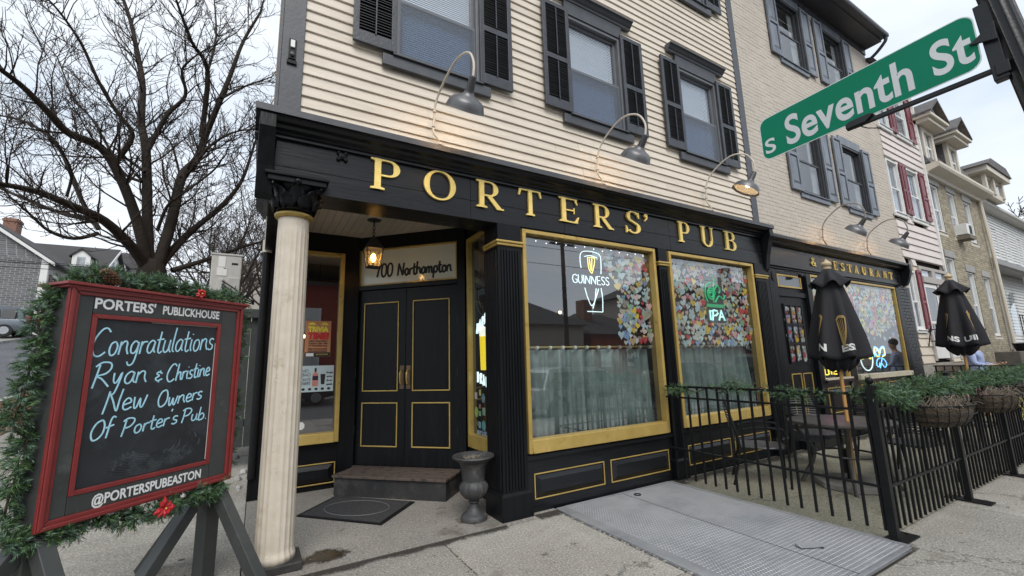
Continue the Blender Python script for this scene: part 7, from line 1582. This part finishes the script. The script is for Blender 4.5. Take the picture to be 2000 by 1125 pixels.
for i in range(3):
    x = -1.52+i*.17; g = MB(); g.box(x, x+.162, 7.52, 7.55, .3, 2.25); part('board', g, charm, yw)
g = MB(); g.tube([(.03,6.15,.25),(.03,6.15,3.0)], .045, 12); 
ds = thing('downspout', 'black downspout with a cream upper length at the pub corner behind the column', 'downspout', (.03,6.15,0)); part('lower_pipe', g, ironm, ds, smooth=True)
g = MB(); g.tube([(.03,6.15,3.0),(.03,6.15,9)], .038, 12); part('upper_pipe', g, conduit, ds, smooth=True); g = MB(); g.tube([(.03,6.15,2.96),(.03,6.15,3.12)], .055, 12); part('coupling', g, conduit, ds, smooth=True)
hp_ = thing('heat_pump', 'pale grey heat pump unit standing above the gate beside the tree', 'air conditioner', (-.56, 8.6, 2.3))
hpm = mat('pale_grey_enamel', (.42,.41,.38), (.48,.47,.44), rough=.45, c3=(.36,.35,.32), s3=2, a3=.35)
g = MB(); g.box(-.20,.24,0,.36,0,1.15); part('cabinet', g, hpm, hp_, world=False, bevel=.02)
g = MB(); g.box(-.21,.25,-.012,.37,1.13,1.165); part('lid', g, hpm, hp_, world=False, bevel=.01)
g = MB(); g.box(-.10,.0,-.006,0,.93,1.11); g.box(-.11,.03,-.008,0,.78,.92); part('label_sheet', g, whitem, hp_, world=False)
g = MB(); g.box(.09,.18,-.007,0,.98,1.01); g.box(-.02,.02,-.0095,-.008,.90,.912); part('slot', g, ironm, hp_, world=False)
g = MB(); g.box(-.07,.0,-.06,0,.4,.72); g.box(.06,.23,-.04,0,.45,.75); part('service_cover', g, hpm, hp_, world=False, bevel=.01)
g = MB()
for k_ in range(3): g.tube(smooth3([(-.02,-.06,.68-k_*.05),(.12,-.12,.58-k_*.07),(.3,-.14,.44-k_*.05),(.46,-.1,.34-k_*.02)],4), .012, 5)
g.tube(smooth3([(-.02,-.06,.6),(.02,-.1,.4),(.06,-.1,.1)],4), .008, 5); part('cables', g, ironm, hp_, world=False)
g = MB(); g.box(-.4,.6,-.1,.5,-.06,0); [g.box(x,x+.06,y,y+.06,-1.95,-.06) for x in (-.38,.52) for y in (-.08,.42)]; part('platform', g, charm, hp_, world=False)
g = MB()
for i in range(36):
    x, y = random.uniform(-.9,-.05), random.uniform(6.6,8.2); s_ = random.uniform(.015,.05); g.ball((x,y,tz(y)+s_*.2), s_, 6, 4)
part('rubble', g, mat('pale_rubble', (.30,.29,.27), (.5,.49,.47), rough=.9, island=.3), kind='stuff')
# ================================================================ HOUSES UP THE SIDE STREET
gfx = mat('grey_faux_brick', (.12,.125,.13), (.19,.195,.20), rough=.8, scale=12, island=.2)
gfm = mat('grey_mortar', (.38,.38,.37), (.44,.44,.43), rough=.9)
def house(name, label, y0, y1, xf, xb, zg, ze, zr, wm, rm, wins, brick=False, dormers=(), sid=True, porch=False):
    t = thing(name, label, 'house', ((xf+xb)/2, (y0+y1)/2, zg))
    g = MB(); g.prism([(xf, zg-1.5), (xf, ze), ((xf+xb)/2, zr-.1), (xb, ze), (xb, zg-1.5)], lambda u, v, w: (u, w, v), y0, y1); part('wall', g, gfm if brick else wm, t)
    if brick:
        g = MB(); z = zg
        r = 0
        while z < zr-.3:
            xl = xb+.02; xr = xf-.02; 
            if z > ze: k_ = (z-ze)/(zr-.1-ze); xr = xf+((xf+xb)/2-xf)*k_; xl = xb+((xf+xb)/2-xb)*k_
            x = xl+(.0 if r % 2 else -.21)
            while x < xr:
                a, b = max(x, xl), min(x+.40, xr)
                if b-a > .05: g.add([(a+.01,y0-.015,z+.012),(b-.01,y0-.015,z+.012),(b-.01,y0-.015,z+.125),(a+.01,y0-.015,z+.125)],[(0,1,2,3)])
                x += .42
            z += .14; r += 1
        part('brick_courses', g, gfx, t, kind='stuff')
    elif sid:
        g = MB(); z = zg
        while z < ze: g.hexa([(xf,y0,z),(xf+.03,y0,z),(xf+.03,y1,z),(xf,y1,z),(xf,y0,z+.15),(xf+.005,y0,z+.15),(xf+.005,y1,z+.15),(xf,y1,z+.15)]); g.hexa([(xb,y0-.03,z),(xf,y0-.03,z),(xf,y0,z),(xb,y0,z),(xb,y0-.005,z+.15),(xf,y0-.005,z+.15),(xf,y0,z+.15),(xb,y0,z+.15)]); z += .15
        part('siding', g, wm, t, kind='stuff')
    g = MB()
    for x in (xf,):
        g.box(x-.28, x+.06, y0-.06, y0+.1, zg-1, ze)
    part('corner_board', g, whitem, t)
    xm = (xf+xb)/2; ov = .4
    g = MB(); sl = (zr-ze)/(xm-xf)
    g.prism([(xf+ov, ze-ov*abs(sl)+.0), (xf+ov, ze-ov*abs(sl)+.14), (xm, zr+.14), (xb-ov, ze-ov*abs(sl)+.14), (xb-ov, ze-ov*abs(sl)), (xm, zr)], lambda u, v, w: (u, w, v), y0-.25, y1+.2); part('roof', g, rm, t)
    g = MB(); g.prism([(xf+ov+.02, ze-ov*abs(sl)-.16), (xf+ov+.02, ze-ov*abs(sl)+.05), (xm, zr+.05), (xm, zr-.18)], lambda u, v, w: (u, w, v), y0-.28, y0-.24); part('rake_board', g, whitem, t)
    for (y, z, w, h) in wins:
        g = MB(); g.box(xf+.02, xf+.09, y-w, y+w, z, z+h); wd = part('window', g, whitem, t); sub(wd); g = MB(); g.box(xf+.09, xf+.10, y-w+.09, y+w-.09, z+.09, z+h/2-.04); g.box(xf+.09, xf+.10, y-w+.09, y+w-.09, z+h/2+.04, z+h-.09); part('pane', g, glassd, wd)
        for s_ in (-1, 1): g = MB(); g.box(xf+.03, xf+.07, y+s_*(w+.18)-.16, y+s_*(w+.18)+.16, z, z+h); part('shutter', g, maroon, wd)
    for (y, zz) in dormers:
        g = MB(); g.box(xf-2.2, xf-.7, y-.8, y+.8, zz-.8, zz+1.2); g.prism([(y-.8, zz+1.2), (y+.8, zz+1.2), (y, zz+1.9)], lambda u, v, w: (w, u, v), xf-2.6, xf-.7); dm = part('dormer', g, whitem, t); sub(dm)
        g = MB(); g.prism([(y-1, zz+1.08), (y-1, zz+1.2), (y, zz+2.08), (y+1, zz+1.2), (y+1, zz+1.08), (y, zz+1.9)], lambda u, v, w: (w, u, v), xf-3.4, xf-.5); part('dormer_roof', g, rm, dm)
        g = MB(); g.box(xf-.7, xf-.66, y-.35, y+.35, zz+.0, zz+1.1); part('pane', g, glassd, dm)
    return t
dkr = mat('dark_shingles', (.035,.033,.035), (.065,.062,.062), rough=.9, scale=10)
hA = house('gable_house', 'grey brick patterned gable house with white corner board behind the parked vehicle', 39, 50, -12.2, -19.5, 3.8, 9.0, 11.8, wsid, dkr, [(40.3,6.6,.45,1.5),(43,6.6,.45,1.5),(46,6.6,.45,1.5)], brick=True)
def house_x(name, label, y0, y1, xf, xb, zg, ze, zr, wm, rm):
    """house whose ridge runs across the slope, gable end to the street"""
    t = thing(name, label, 'house', ((xf+xb)/2, (y0+y1)/2, zg)); ym = (y0+y1)/2
    g = MB(); g.prism([(y0, zg-1.5), (y0, ze), (ym, zr-.1), (y1, ze), (y1, zg-1.5)], lambda u, v, w: (w, u, v), xb, xf); part('wall', g, wm, t)
    g = MB(); z = zg
    while z < zr-.4:
        k_ = 0 if z < ze else (z-ze)/(zr-.1-ze)*(ym-y0)
        g.hexa([(xf,y0+k_,z),(xf+.035,y0+k_,z),(xf+.035,y1-k_,z),(xf,y1-k_,z),(xf,y0+k_,z+.17),(xf+.005,y0+k_,z+.17),(xf+.005,y1-k_,z+.17),(xf,y1-k_,z+.17)])
        if z < ze: g.hexa([(xb,y0-.035,z),(xf,y0-.035,z),(xf,y0,z),(xb,y0,z),(xb,y0-.005,z+.17),(xf,y0-.005,z+.17),(xf,y0,z+.17),(xb,y0,z+.17)])
        z += .18
    part('siding', g, wm, t, kind='stuff')
    sl = (zr-ze)/(ym-y0)
    g = MB(); g.prism([(y0-.45, ze-.45*sl), (y0-.45, ze-.45*sl+.14), (ym, zr+.14), (y1+.45, ze-.45*sl+.14), (y1+.45, ze-.45*sl), (ym, zr)], lambda u, v, w: (w, u, v), xb, xf+.35); part('roof', g, rm, t)
    g = MB(); g.prism([(y0-.48, ze-.48*sl-.14), (y0-.48, ze-.48*sl+.1), (ym, zr+.1), (ym, zr-.16)], lambda u, v, w: (w, u, v), xf+.36, xf+.42); part('rake_board', g, whitem, t)
    for yy, z in ((ym-1.2, ze-2.0), (ym+1.2, ze-2.0), (ym, ze+.4)):
        g = MB(); g.box(xf+.04, xf+.10, yy-.45, yy+.45, z, z+1.4); wd = part('window', g, whitem, t); sub(wd); g = MB(); g.box(xf+.10, xf+.11, yy-.35, yy+.35, z+.1, z+1.3); part('pane', g, glassd, wd)
    for xx in (xf-1.4, xf-5):
        g = MB(); g.box(xx-.6, xx+.6, y0+.3, ym, ze-.1, ze+1.3); g.prism([(xx-.6, ze+1.3), (xx+.6, ze+1.3), (xx, ze+1.9)], lambda u, v, w: (u, w, v), y0+.3, ym); dm = part('dormer', g, whitem, t); sub(dm)
        g = MB(); g.prism([(xx-.8, ze+1.15), (xx-.8, ze+1.27), (xx, ze+2.05), (xx+.8, ze+1.27), (xx+.8, ze+1.15), (xx, ze+1.88)], lambda u, v, w: (u, w, v), y0+.15, ym+.5); part('dormer_roof', g, rm, dm)
        g = MB(); g.box(xx-.28, xx+.28, y0+.27, y0+.3, ze+.25, ze+1.2); part('pane', g, glassd, dm)
    return t
hB = house_x('white_house', 'white house with steep dark roof and small dormers beyond the gable house', 51, 59, -12.6, -20, 5.6, 10.6, 13.4, wsid, dkr)
hC = house_x('white_house', 'farther white house with a second dark roof up the hill', 60.5, 69, -12.2, -21, 6.9, 11.8, 15.2, wsid, dkr)
hD = house('far_house', 'pale house at the top of the side street seen under the tree', 74, 84, -11.5, -19, 8.6, 13.5, 16.4, wsid, bpy.data.materials['slate_roof'], [(76,11,.45,1.5)])
g = MB(); g.box(-4.5,4.5,58,66,7,12.2); g.sweepx([(57.6,12.1),(62,15),(66.4,12.1)], -4.8, 4.8); tag(part('hill_house', g, mat('tan_render', (.32,.29,.25))), 'tan house far up the hill glimpsed through the bare trees', 'house')
g = MB(); ch = thing('chimney', 'red brick chimney rising behind the grey gable roof', 'chimney', (-15.3, 45, 11)); g.box(-16.6,-15.9,44.6,45.5,10,13.0); part('stack', g, brickm, ch); g = MB(); g.box(-16.65,-15.85,44.55,45.55,12.75,12.9); part('cap', g, brickm, ch)
for k_, (za, zb_, y) in enumerate(((5.0,5.15,20),(5.9,6.3,26),(7.3,7.6,32))):
    g = MB(); g.tube([(-26+i*1.6, y, za+.02*i-.25*math.sin(math.pi*(i % 9)/9)*.3) for i in range(20)], .014, 4, cap=False)
    tag(part('overhead_wire', g, ironm), ['lowest overhead wire crossing the side street','middle overhead wire crossing the side street','upper overhead wire crossing the side street'][k_], 'wire')
# ================================================================ VEHICLES
tyrem = mat('tyre_rubber', (.015,.015,.016), rough=.85); rimm = mat('alloy_rim', (.35,.36,.37), rough=.35, metal=.7)
lightm = mat('lamp_lens', (.55,.55,.55), rough=.15, coat=.6); redl = mat('tail_lens', (.3,.01,.01), rough=.2, coat=.5)
def car(x, y, z, rz, paint, label, suv=True, pitch=0):
    t = thing('parked_suv' if suv else 'parked_car', label, 'car', (x, y, z), rz); t.rotation_euler = (0, pitch, rz) if True else None
    H = 1.72 if suv else 1.45; B = .98 if suv else .86; Lh = 2.25
    body = [(-Lh,.45,.62,.78),(-2.15,.38,B-.02,.88),(-1.6,.30,B+.02,.93),(-.6,.28,B,.94),(.6,.28,B-.03,.94),(1.4,.30,B-.08,.92),(2.0,.36,B-.16,.86),(Lh,.46,B-.32,.70)]
    g = MB(); n0 = 0; sec = []
    for xx, zb, zt, w in body: sec.append([(xx,-w*.92,zb),(xx,-w,zb+.18),(xx,-w,(zb+zt)/2+.1),(xx,-w*.94,zt),(xx,-w*.55,zt+.03),(xx,w*.55,zt+.03),(xx,w*.94,zt),(xx,w,(zb+zt)/2+.1),(xx,w,zb+.18),(xx,w*.92,zb)])
    for s in sec: g.v += s
    k_ = 10
    for i in range(len(sec)-1):
        for j in range(k_): g.f.append((i*k_+j, i*k_+(j+1) % k_, (i+1)*k_+(j+1) % k_, (i+1)*k_+j)); g.mi.append(0)
    g.f += [tuple(range(k_))[::-1], tuple(range((len(sec)-1)*k_, len(sec)*k_))]; g.mi += [0,0]
    b = part('body', g, paint, t, world=False, smooth=True, bevel=.02)
    g = MB(); rear = -2.05 if suv else -1.75
    cab = [(rear, B, .80), (rear+.28, H-.06, .66), (rear+.8, H, .68), (.25, H-.02, .68), (.62, H-.12, .66), (1.35, B-.06, .80)]
    for xx, zt, w in cab: g.v += [(xx,-w-.04,B-.04 if zt > B else B-.06),(xx,-w,zt),(xx,w,zt),(xx,w+.04,B-.04 if zt > B else B-.06)]
    for i in range(len(cab)-1):
        for j in range(3): g.f.append((i*4+j, i*4+j+1, (i+1)*4+j+1, (i+1)*4+j)); g.mi.append(0)
    part('cabin', g, paint, t, world=False, smooth=True)
    dg = mat_glassdark
    for s_ in (-1, 1):
        for a, b2 in ((rear+.38, rear+.95), (rear+1.03, -.25), (-.17, .70)):
            top = min(H-.12, H-.1); l0 = .05 if a > -.3 else 0
            g = MB(); yy = lambda z: s_*(.835-(z-B)*.24*(.68/.6))
            z0, z1 = B+.05, H-.14
            xe = b2 if a < -.2 else b2-.0
            pts = [(a,yy(z0)+s_*.012,z0),(b2+(.22 if a > -.3 else 0),yy(z0)+s_*.012,z0),(b2-(.12 if a > -.3 else 0),yy(z1)+s_*.012,z1),(a,yy(z1)+s_*.012,z1)]
            g.add(pts+[(p[0],p[1]-s_*.01,p[2]) for p in pts],[(0,1,2,3),(7,6,5,4),(0,4,5,1),(1,5,6,2),(2,6,7,3),(3,7,4,0)]); part('side_window', g, dg, t, world=False)
        g = MB(); g.hexa([(2.1,s_*.45-.18,.62),(2.24,s_*.45-.18,.6),(2.24,s_*.45+.18,.6),(2.1,s_*.45+.18,.62),(2.05,s_*.45-.18,.78),(2.2,s_*.45-.18,.76),(2.2,s_*.45+.18,.76),(2.05,s_*.45+.18,.78)]); part('headlight', g, lightm, t, world=False, bevel=.02)
        g = MB(); g.box(-2.27,-2.1,s_*.68-.09,s_*.68+.09,.75,1.15 if suv else .86); part('tail_light', g, redl, t, world=False, bevel=.02)
        g = MB(); g.box(.62,.80,s_*.96-.07,s_*.96+.07,B+.02,B+.15); part('wing_mirror', g, paint, t, world=False, bevel=.02)
        for xx in (-1.35, 1.38):
            g = MB(); g.lathe([(.20,-.10),(.335,-.10),(.345,-.08),(.345,.08),(.335,.10),(.20,.10)], n=28); g.v = [(xx+v[0], s_*.84+v[2], .345+v[1]) for v in g.v]; w_ = part('wheel', g, tyrem, t, world=False, smooth=True); ROOTLOC[w_.name] = (0,0,0)
            g = MB(); g.lathe([(.02,-.02),(.20,-.01),(.215,.02),(.02,.02)], n=20); g.v = [(xx+v[0], s_*(.935)+v[2]*s_, .345+v[1]) for v in g.v]; part('rim', g, rimm, w_, world=False, smooth=True)
    g = MB(); g.hexa([(1.30,-.70,B-.0),(1.34,-.70,B-.01),(1.34,.70,B-.01),(1.30,.70,B),(.66,-.58,H-.13),(.70,-.58,H-.13),(.70,.58,H-.13),(.66,.58,H-.13)]); part('windscreen', g, dg, t, world=False)
    g = MB(); g.hexa([(rear-.02,-.66,B+.06),(rear+.02,-.66,B+.06),(rear+.02,.66,B+.06),(rear-.02,.66,B+.06),(rear+.21,-.56,H-.14),(rear+.25,-.56,H-.14),(rear+.25,.56,H-.14),(rear+.21,.56,H-.14)]); part('rear_window', g, dg, t, world=False)
    return t
mat_glassdark = mat('car_glass', (.02,.025,.028), rough=.2, spec=.2)
gpaint = mat('grey_blue_paint', (.10,.12,.145), (.12,.14,.165), rough=.3, coat=.7, metal=.3, vary=0)
wpaint = mat('silver_paint', (.42,.43,.44), (.46,.47,.48), rough=.3, coat=.7, metal=.4, vary=0); bpaint = mat('dark_paint', (.03,.035,.04), (.04,.045,.05), rough=.25, coat=.8, vary=0); rpaint = mat('green_black_paint', (.035,.05,.045), rough=.25, coat=.8, vary=0)
car(-13.6, 36.0, tz(36)-.0, R(180-2), gpaint, 'grey blue suv parked across the side street at the left edge')
car(8.7, -3.0, -.13, R(0), wpaint, 'silver car parked at the kerb behind the camera', suv=False)
car(14.2, -3.1, -.13, R(0), bpaint, 'dark car parked second along the kerb behind the camera', suv=False)
car(20.0, -3.1, -.13, R(0), rpaint, 'dark green suv parked third along the kerb behind the camera')
car(1.0, -9.8, -.13, R(180), bpaint, 'dark suv parked across the street opposite the pub')
# ================================================================ ACROSS THE STREET (seen mirrored in the shop windows)
redb = mat('red_brick_wall', (.20,.035,.025), (.27,.05,.035), rough=.85, scale=20); tans = mat('tan_siding', (.30,.27,.22), (.36,.33,.28), rough=.7, stretch=(1,1,12))
for nm, lab, x0, x1, h, rh, m_ in (('opposite_house','tan hipped roof house across the street',9,19.5,3.9,6.4,tans),('opposite_house','red brick gabled house across the street',20.2,27,3.3,5.3,redb),('opposite_house','tan brick row house across the street to the right',28,38,7,9,tans),('opposite_house','dark brick house across the street to the left',-6,6,6.5,9.5,redb),('opposite_house','brown brick house across the street far right',39,54,7.5,9.5,redb)):
    t = thing(nm, lab, 'house', ((x0+x1)/2, -20, 0)); g = MB(); g.box(x0, x1, -24, -15.5, 0, h); part('wall', g, m_, t)
    g = MB(); yc = -19.75; xi = (x1-x0)*.3; g.add([(x0-.4,-24.4,h),(x1+.4,-24.4,h),(x1+.4,-15.1,h),(x0-.4,-15.1,h),(x0+xi,yc,rh),(x1-xi,yc,rh)],[(0,1,5,4),(1,2,5),(2,3,4,5),(3,0,4),(0,3,2,1)]); part('roof', g, dkr, t)
    k_ = int((x1-x0)/2.6)
    for i in range(k_):
        for z in (1.0, 3.6):
            if z+1.4 < h: xw = x0+1.2+i*2.5; g = MB(); g.box(xw-.45, xw+.45, -15.5, -15.42, z, z+1.4); w_ = part('window', g, whitem, t); sub(w_); g = MB(); g.box(xw-.36, xw+.36, -15.42, -15.40, z+.1, z+1.3); part('pane', g, glassd, w_)
    g = MB(); g.box(x0+1.6, x0+2.4, -19, -18, rh-1.6, rh+.9); part('chimney', g, brickm, t)
up = thing('utility_pole', 'wooden utility pole with crossarm across the street', 'utility pole', (15.5, -12.2, 0))
g = MB(); g.tube([(15.5,-12.2,0),(15.5,-12.2,10.5)], [.16,.11], 10); part('pole', g, barkm, up, smooth=True)
g = MB(); g.box(14.3,16.7,-12.28,-12.12,9.4,9.52); g.box(14.6,16.4,-12.28,-12.12,8.4,8.5); part('crossarm', g, barkm, up)
for k_, (dx, z) in enumerate(((-1.1,9.6),(1.1,9.6),(0,8.6),(.3,7.6))):
    g = MB(); g.tube([(15.5+dx+(i-10)*3, -12.2, z-.5*(1-((i-10)/10)**2)+.0) for i in range(21)], .015, 4, cap=False); tag(part('overhead_wire', g, ironm), ['left top utility wire across the street','right top utility wire across the street','middle utility wire across the street','lowest utility wire across the street'][k_], 'wire')
# ================================================================ PERSON
skinm = mat('skin', (.42,.23,.16), (.48,.27,.19), rough=.6); shirtm = mat('lavender_blue_shirt', (.30,.36,.56), (.37,.43,.63), rough=.85, bump=.5, bscale=15); troum = mat('khaki_trousers', (.30,.25,.18), (.36,.30,.22), rough=.9); hairm = mat('brown_hair', (.04,.025,.015), rough=.8)
pr_ = thing('person', 'person in lavender blue shirt and khaki trousers looking at a phone behind the far parasol', 'person', (14.2, 3.28, 0), R(-90))
def skin(nm, vs, es, rad, m_, root, lvl=2, flat=None):
    me = bpy.data.meshes.new(nm); me.from_pydata(vs, es, []); o = link(nm, me, m_, pr_, world=False)
    sk = o.modifiers.new('skin', 'SKIN'); sk.use_smooth_shade = True
    for i, v in enumerate(me.skin_vertices[0].data):
        r = rad[i]; v.radius = r if isinstance(r, tuple) else (r, r); v.use_root = (i == root)
    ss_ = o.modifiers.new('subsurf', 'SUBSURF'); ss_.levels = lvl; ss_.render_levels = lvl; return o
# local frame: +x is the way the person faces, z up
V = [(0,0,.95),(0,0,1.10),(.0,0,1.28),(.01,0,1.42),(.03,0,1.50),(.05,0,1.56),(.07,0,1.66),(.08,0,1.74),
     (.0,-.18,1.42),(.04,-.25,1.17),(.26,-.18,1.13),(.36,-.14,1.15), (.0,.18,1.42),(.03,.25,1.17),(.26,.17,1.12),(.36,.12,1.15),
     (0,-.10,.90),(.03,-.11,.50),(-.02,-.11,.09),(.12,-.12,.035), (0,.10,.90),(-.02,.11,.50),(-.06,.11,.09),(.08,.12,.035)]
E_ = [(0,1),(1,2),(2,3),(3,4),(4,5),(5,6),(6,7),(3,8),(8,9),(9,10),(10,11),(3,12),(12,13),(13,14),(14,15),(0,16),(16,17),(17,18),(18,19),(0,20),(20,21),(21,22),(22,23)]
Rd = [(.13,.10),(.13,.10),(.14,.11),(.13,.10),.06,.055,.095,.07,.055,.042,.033,.03,.055,.042,.033,.03,.08,.055,.038,.035,.08,.055,.038,.035]
skin('body', V, E_, Rd, skinm, 0)
skin('shirt', [(0,0,.98),(0,0,1.10),(0,0,1.28),(.01,0,1.42),(.025,0,1.49),(.0,-.19,1.42),(.035,-.26,1.17),(.24,-.19,1.13),(.0,.19,1.42),(.03,.26,1.17),(.24,.18,1.12)], [(0,1),(1,2),(2,3),(3,4),(3,5),(5,6),(6,7),(3,8),(8,9),(9,10)], [(.17,.14),(.165,.13),(.17,.13),(.155,.12),.075,.075,.062,.05,.075,.062,.05], shirtm, 1)
skin('trousers', [(0,0,1.0),(0,-.10,.88),(.03,-.11,.50),(-.02,-.11,.08),(0,.10,.88),(-.02,.11,.50),(-.06,.11,.08)], [(0,1),(1,2),(2,3),(0,4),(4,5),(5,6)], [(.15,.12),.10,.075,.065,.10,.075,.065], troum, 0)
g = MB(); g.ball((.06,0,1.72), .105, 16, 10); g.v = [(v[0]-.02, v[1]*.85, v[2]+.02) for v in g.v if True]; part('hair', g, hairm, pr_, world=False, smooth=True)
for s_, y0_ in ((-1,-.14),(1,.12)):
    for k_ in range(4):
        skin('finger', [(.37,y0_+(k_-1.5)*.017,1.155),(.42,y0_+(k_-1.5)*.018,1.165),(.445+.005*(k_ % 2),y0_+(k_-1.5)*.018,1.185),(.44,y0_+(k_-1.5)*.017,1.21)], [(0,1),(1,2),(2,3)], [.010,.009,.008,.007], skinm, 0, 1)
    skin('thumb', [(.37,y0_-s_*-.0+.03*(-s_),1.16),(.395,y0_-.04*s_,1.19),(.42,y0_-.03*s_,1.215)], [(0,1),(1,2)], [.011,.010,.008], skinm, 0, 1)
g = MB(); g.hexa([(.40,-.06,1.20),(.41,-.06,1.195),(.41,.05,1.195),(.40,.05,1.20),(.45,-.06,1.26),(.46,-.06,1.255),(.46,.05,1.255),(.45,.05,1.26)])
ph = thing('phone', 'small dark phone held in front of the person in the blue shirt', 'phone', (14.2,2.85,1.2), R(-90)); 
g.v = [(v[0]-.43, v[1], v[2]-1.2) for v in g.v]; part('case', g, ironm, ph, world=False, bevel=.003)
# ================================================================ LITTER AND GRIT
gritm = mat('grit', (.10,.09,.075), (.30,.28,.24), rough=.95, island=.5)
g = MB()
for i in range(900):
    if i < 260: x, y = random.uniform(2.45, 13), random.gauss(3.86, .02) if random.random() < .5 else random.uniform(1.9, 3.8)
    elif i < 480: x, y = random.uniform(.3, 2.3), random.choice((3.78+random.gauss(0,.012), random.uniform(3.8, 4.6)))
    elif i < 700: x, y = random.choice((1.47, 2.73))+random.gauss(0,.02), random.uniform(-.5, 3.8)
    else: x, y = random.uniform(-4, 9), random.uniform(-.5, 3.75)
    if 2.86 < x < 4.45 and 1.6 < y < 3.86: continue
    s = random.uniform(.0025, .008); z = .003; a = random.random()*6.28; c, d = math.cos(a)*s, math.sin(a)*s
    g.add([(x+c,y+d,z),(x-d,y+c,z),(x-c,y-d,z),(x+d,y-c,z),(x,y,z+s*.7)],[(0,1,4),(1,2,4),(2,3,4),(3,0,4)])
part('street_grit', g, gritm, kind='stuff', label='grit lying in the pavement joints and along the shopfront')
g = MB()
for i in range(46):
    x, y = random.uniform(4.6, 9), random.uniform(1.0, 3.7); s = random.uniform(.012,.03); a = random.random()*6.28; c, d = math.cos(a)*s, math.sin(a)*s
    g.add([(x-c,y-d,.008),(x-d*.4,y+c*.4,.011),(x+c,y+d,.009),(x+d*.4,y-c*.4,.014)],[(0,1,2,3)])
part('dead_leaves', g, mat('dead_leaf', (.16,.10,.05), (.32,.24,.14), rough=.9, island=.4), kind='stuff', label='small dead leaves scattered on the patio and pavement')
# crumbled pale mortar beside the hatch and along the entry joint
g = MB()
def crumb(x0, y0, x1, y1, n, w):
    for i in range(n):
        f = random.random(); x, y = x0+(x1-x0)*f+random.gauss(0,w), y0+(y1-y0)*f+random.gauss(0,w); s = random.uniform(.004,.015); k_ = random.randint(5,7); a0 = random.random()*6
        g.prism([(x+s*random.uniform(.6,1.2)*math.cos(a0+6.283*j/k_), y+s*random.uniform(.5,1.1)*math.sin(a0+6.283*j/k_)) for j in range(k_)], lambda u, v, w_: (u, v, w_), .001, .0045+random.random()*.003)
crumb(2.73,3.75,2.73,1.2,150,.02); crumb(.5,3.78,2.7,3.78,90,.02); crumb(1.47,3.7,1.44,2.2,70,.02); crumb(2.55,3.86,2.9,3.84,60,.025)
part('mortar_crumbs', g, mat('pale_mortar', (.28,.265,.235), (.36,.34,.30), rough=.95, island=.15), kind='stuff', label='crumbling pale mortar along the pavement joints by the hatch')
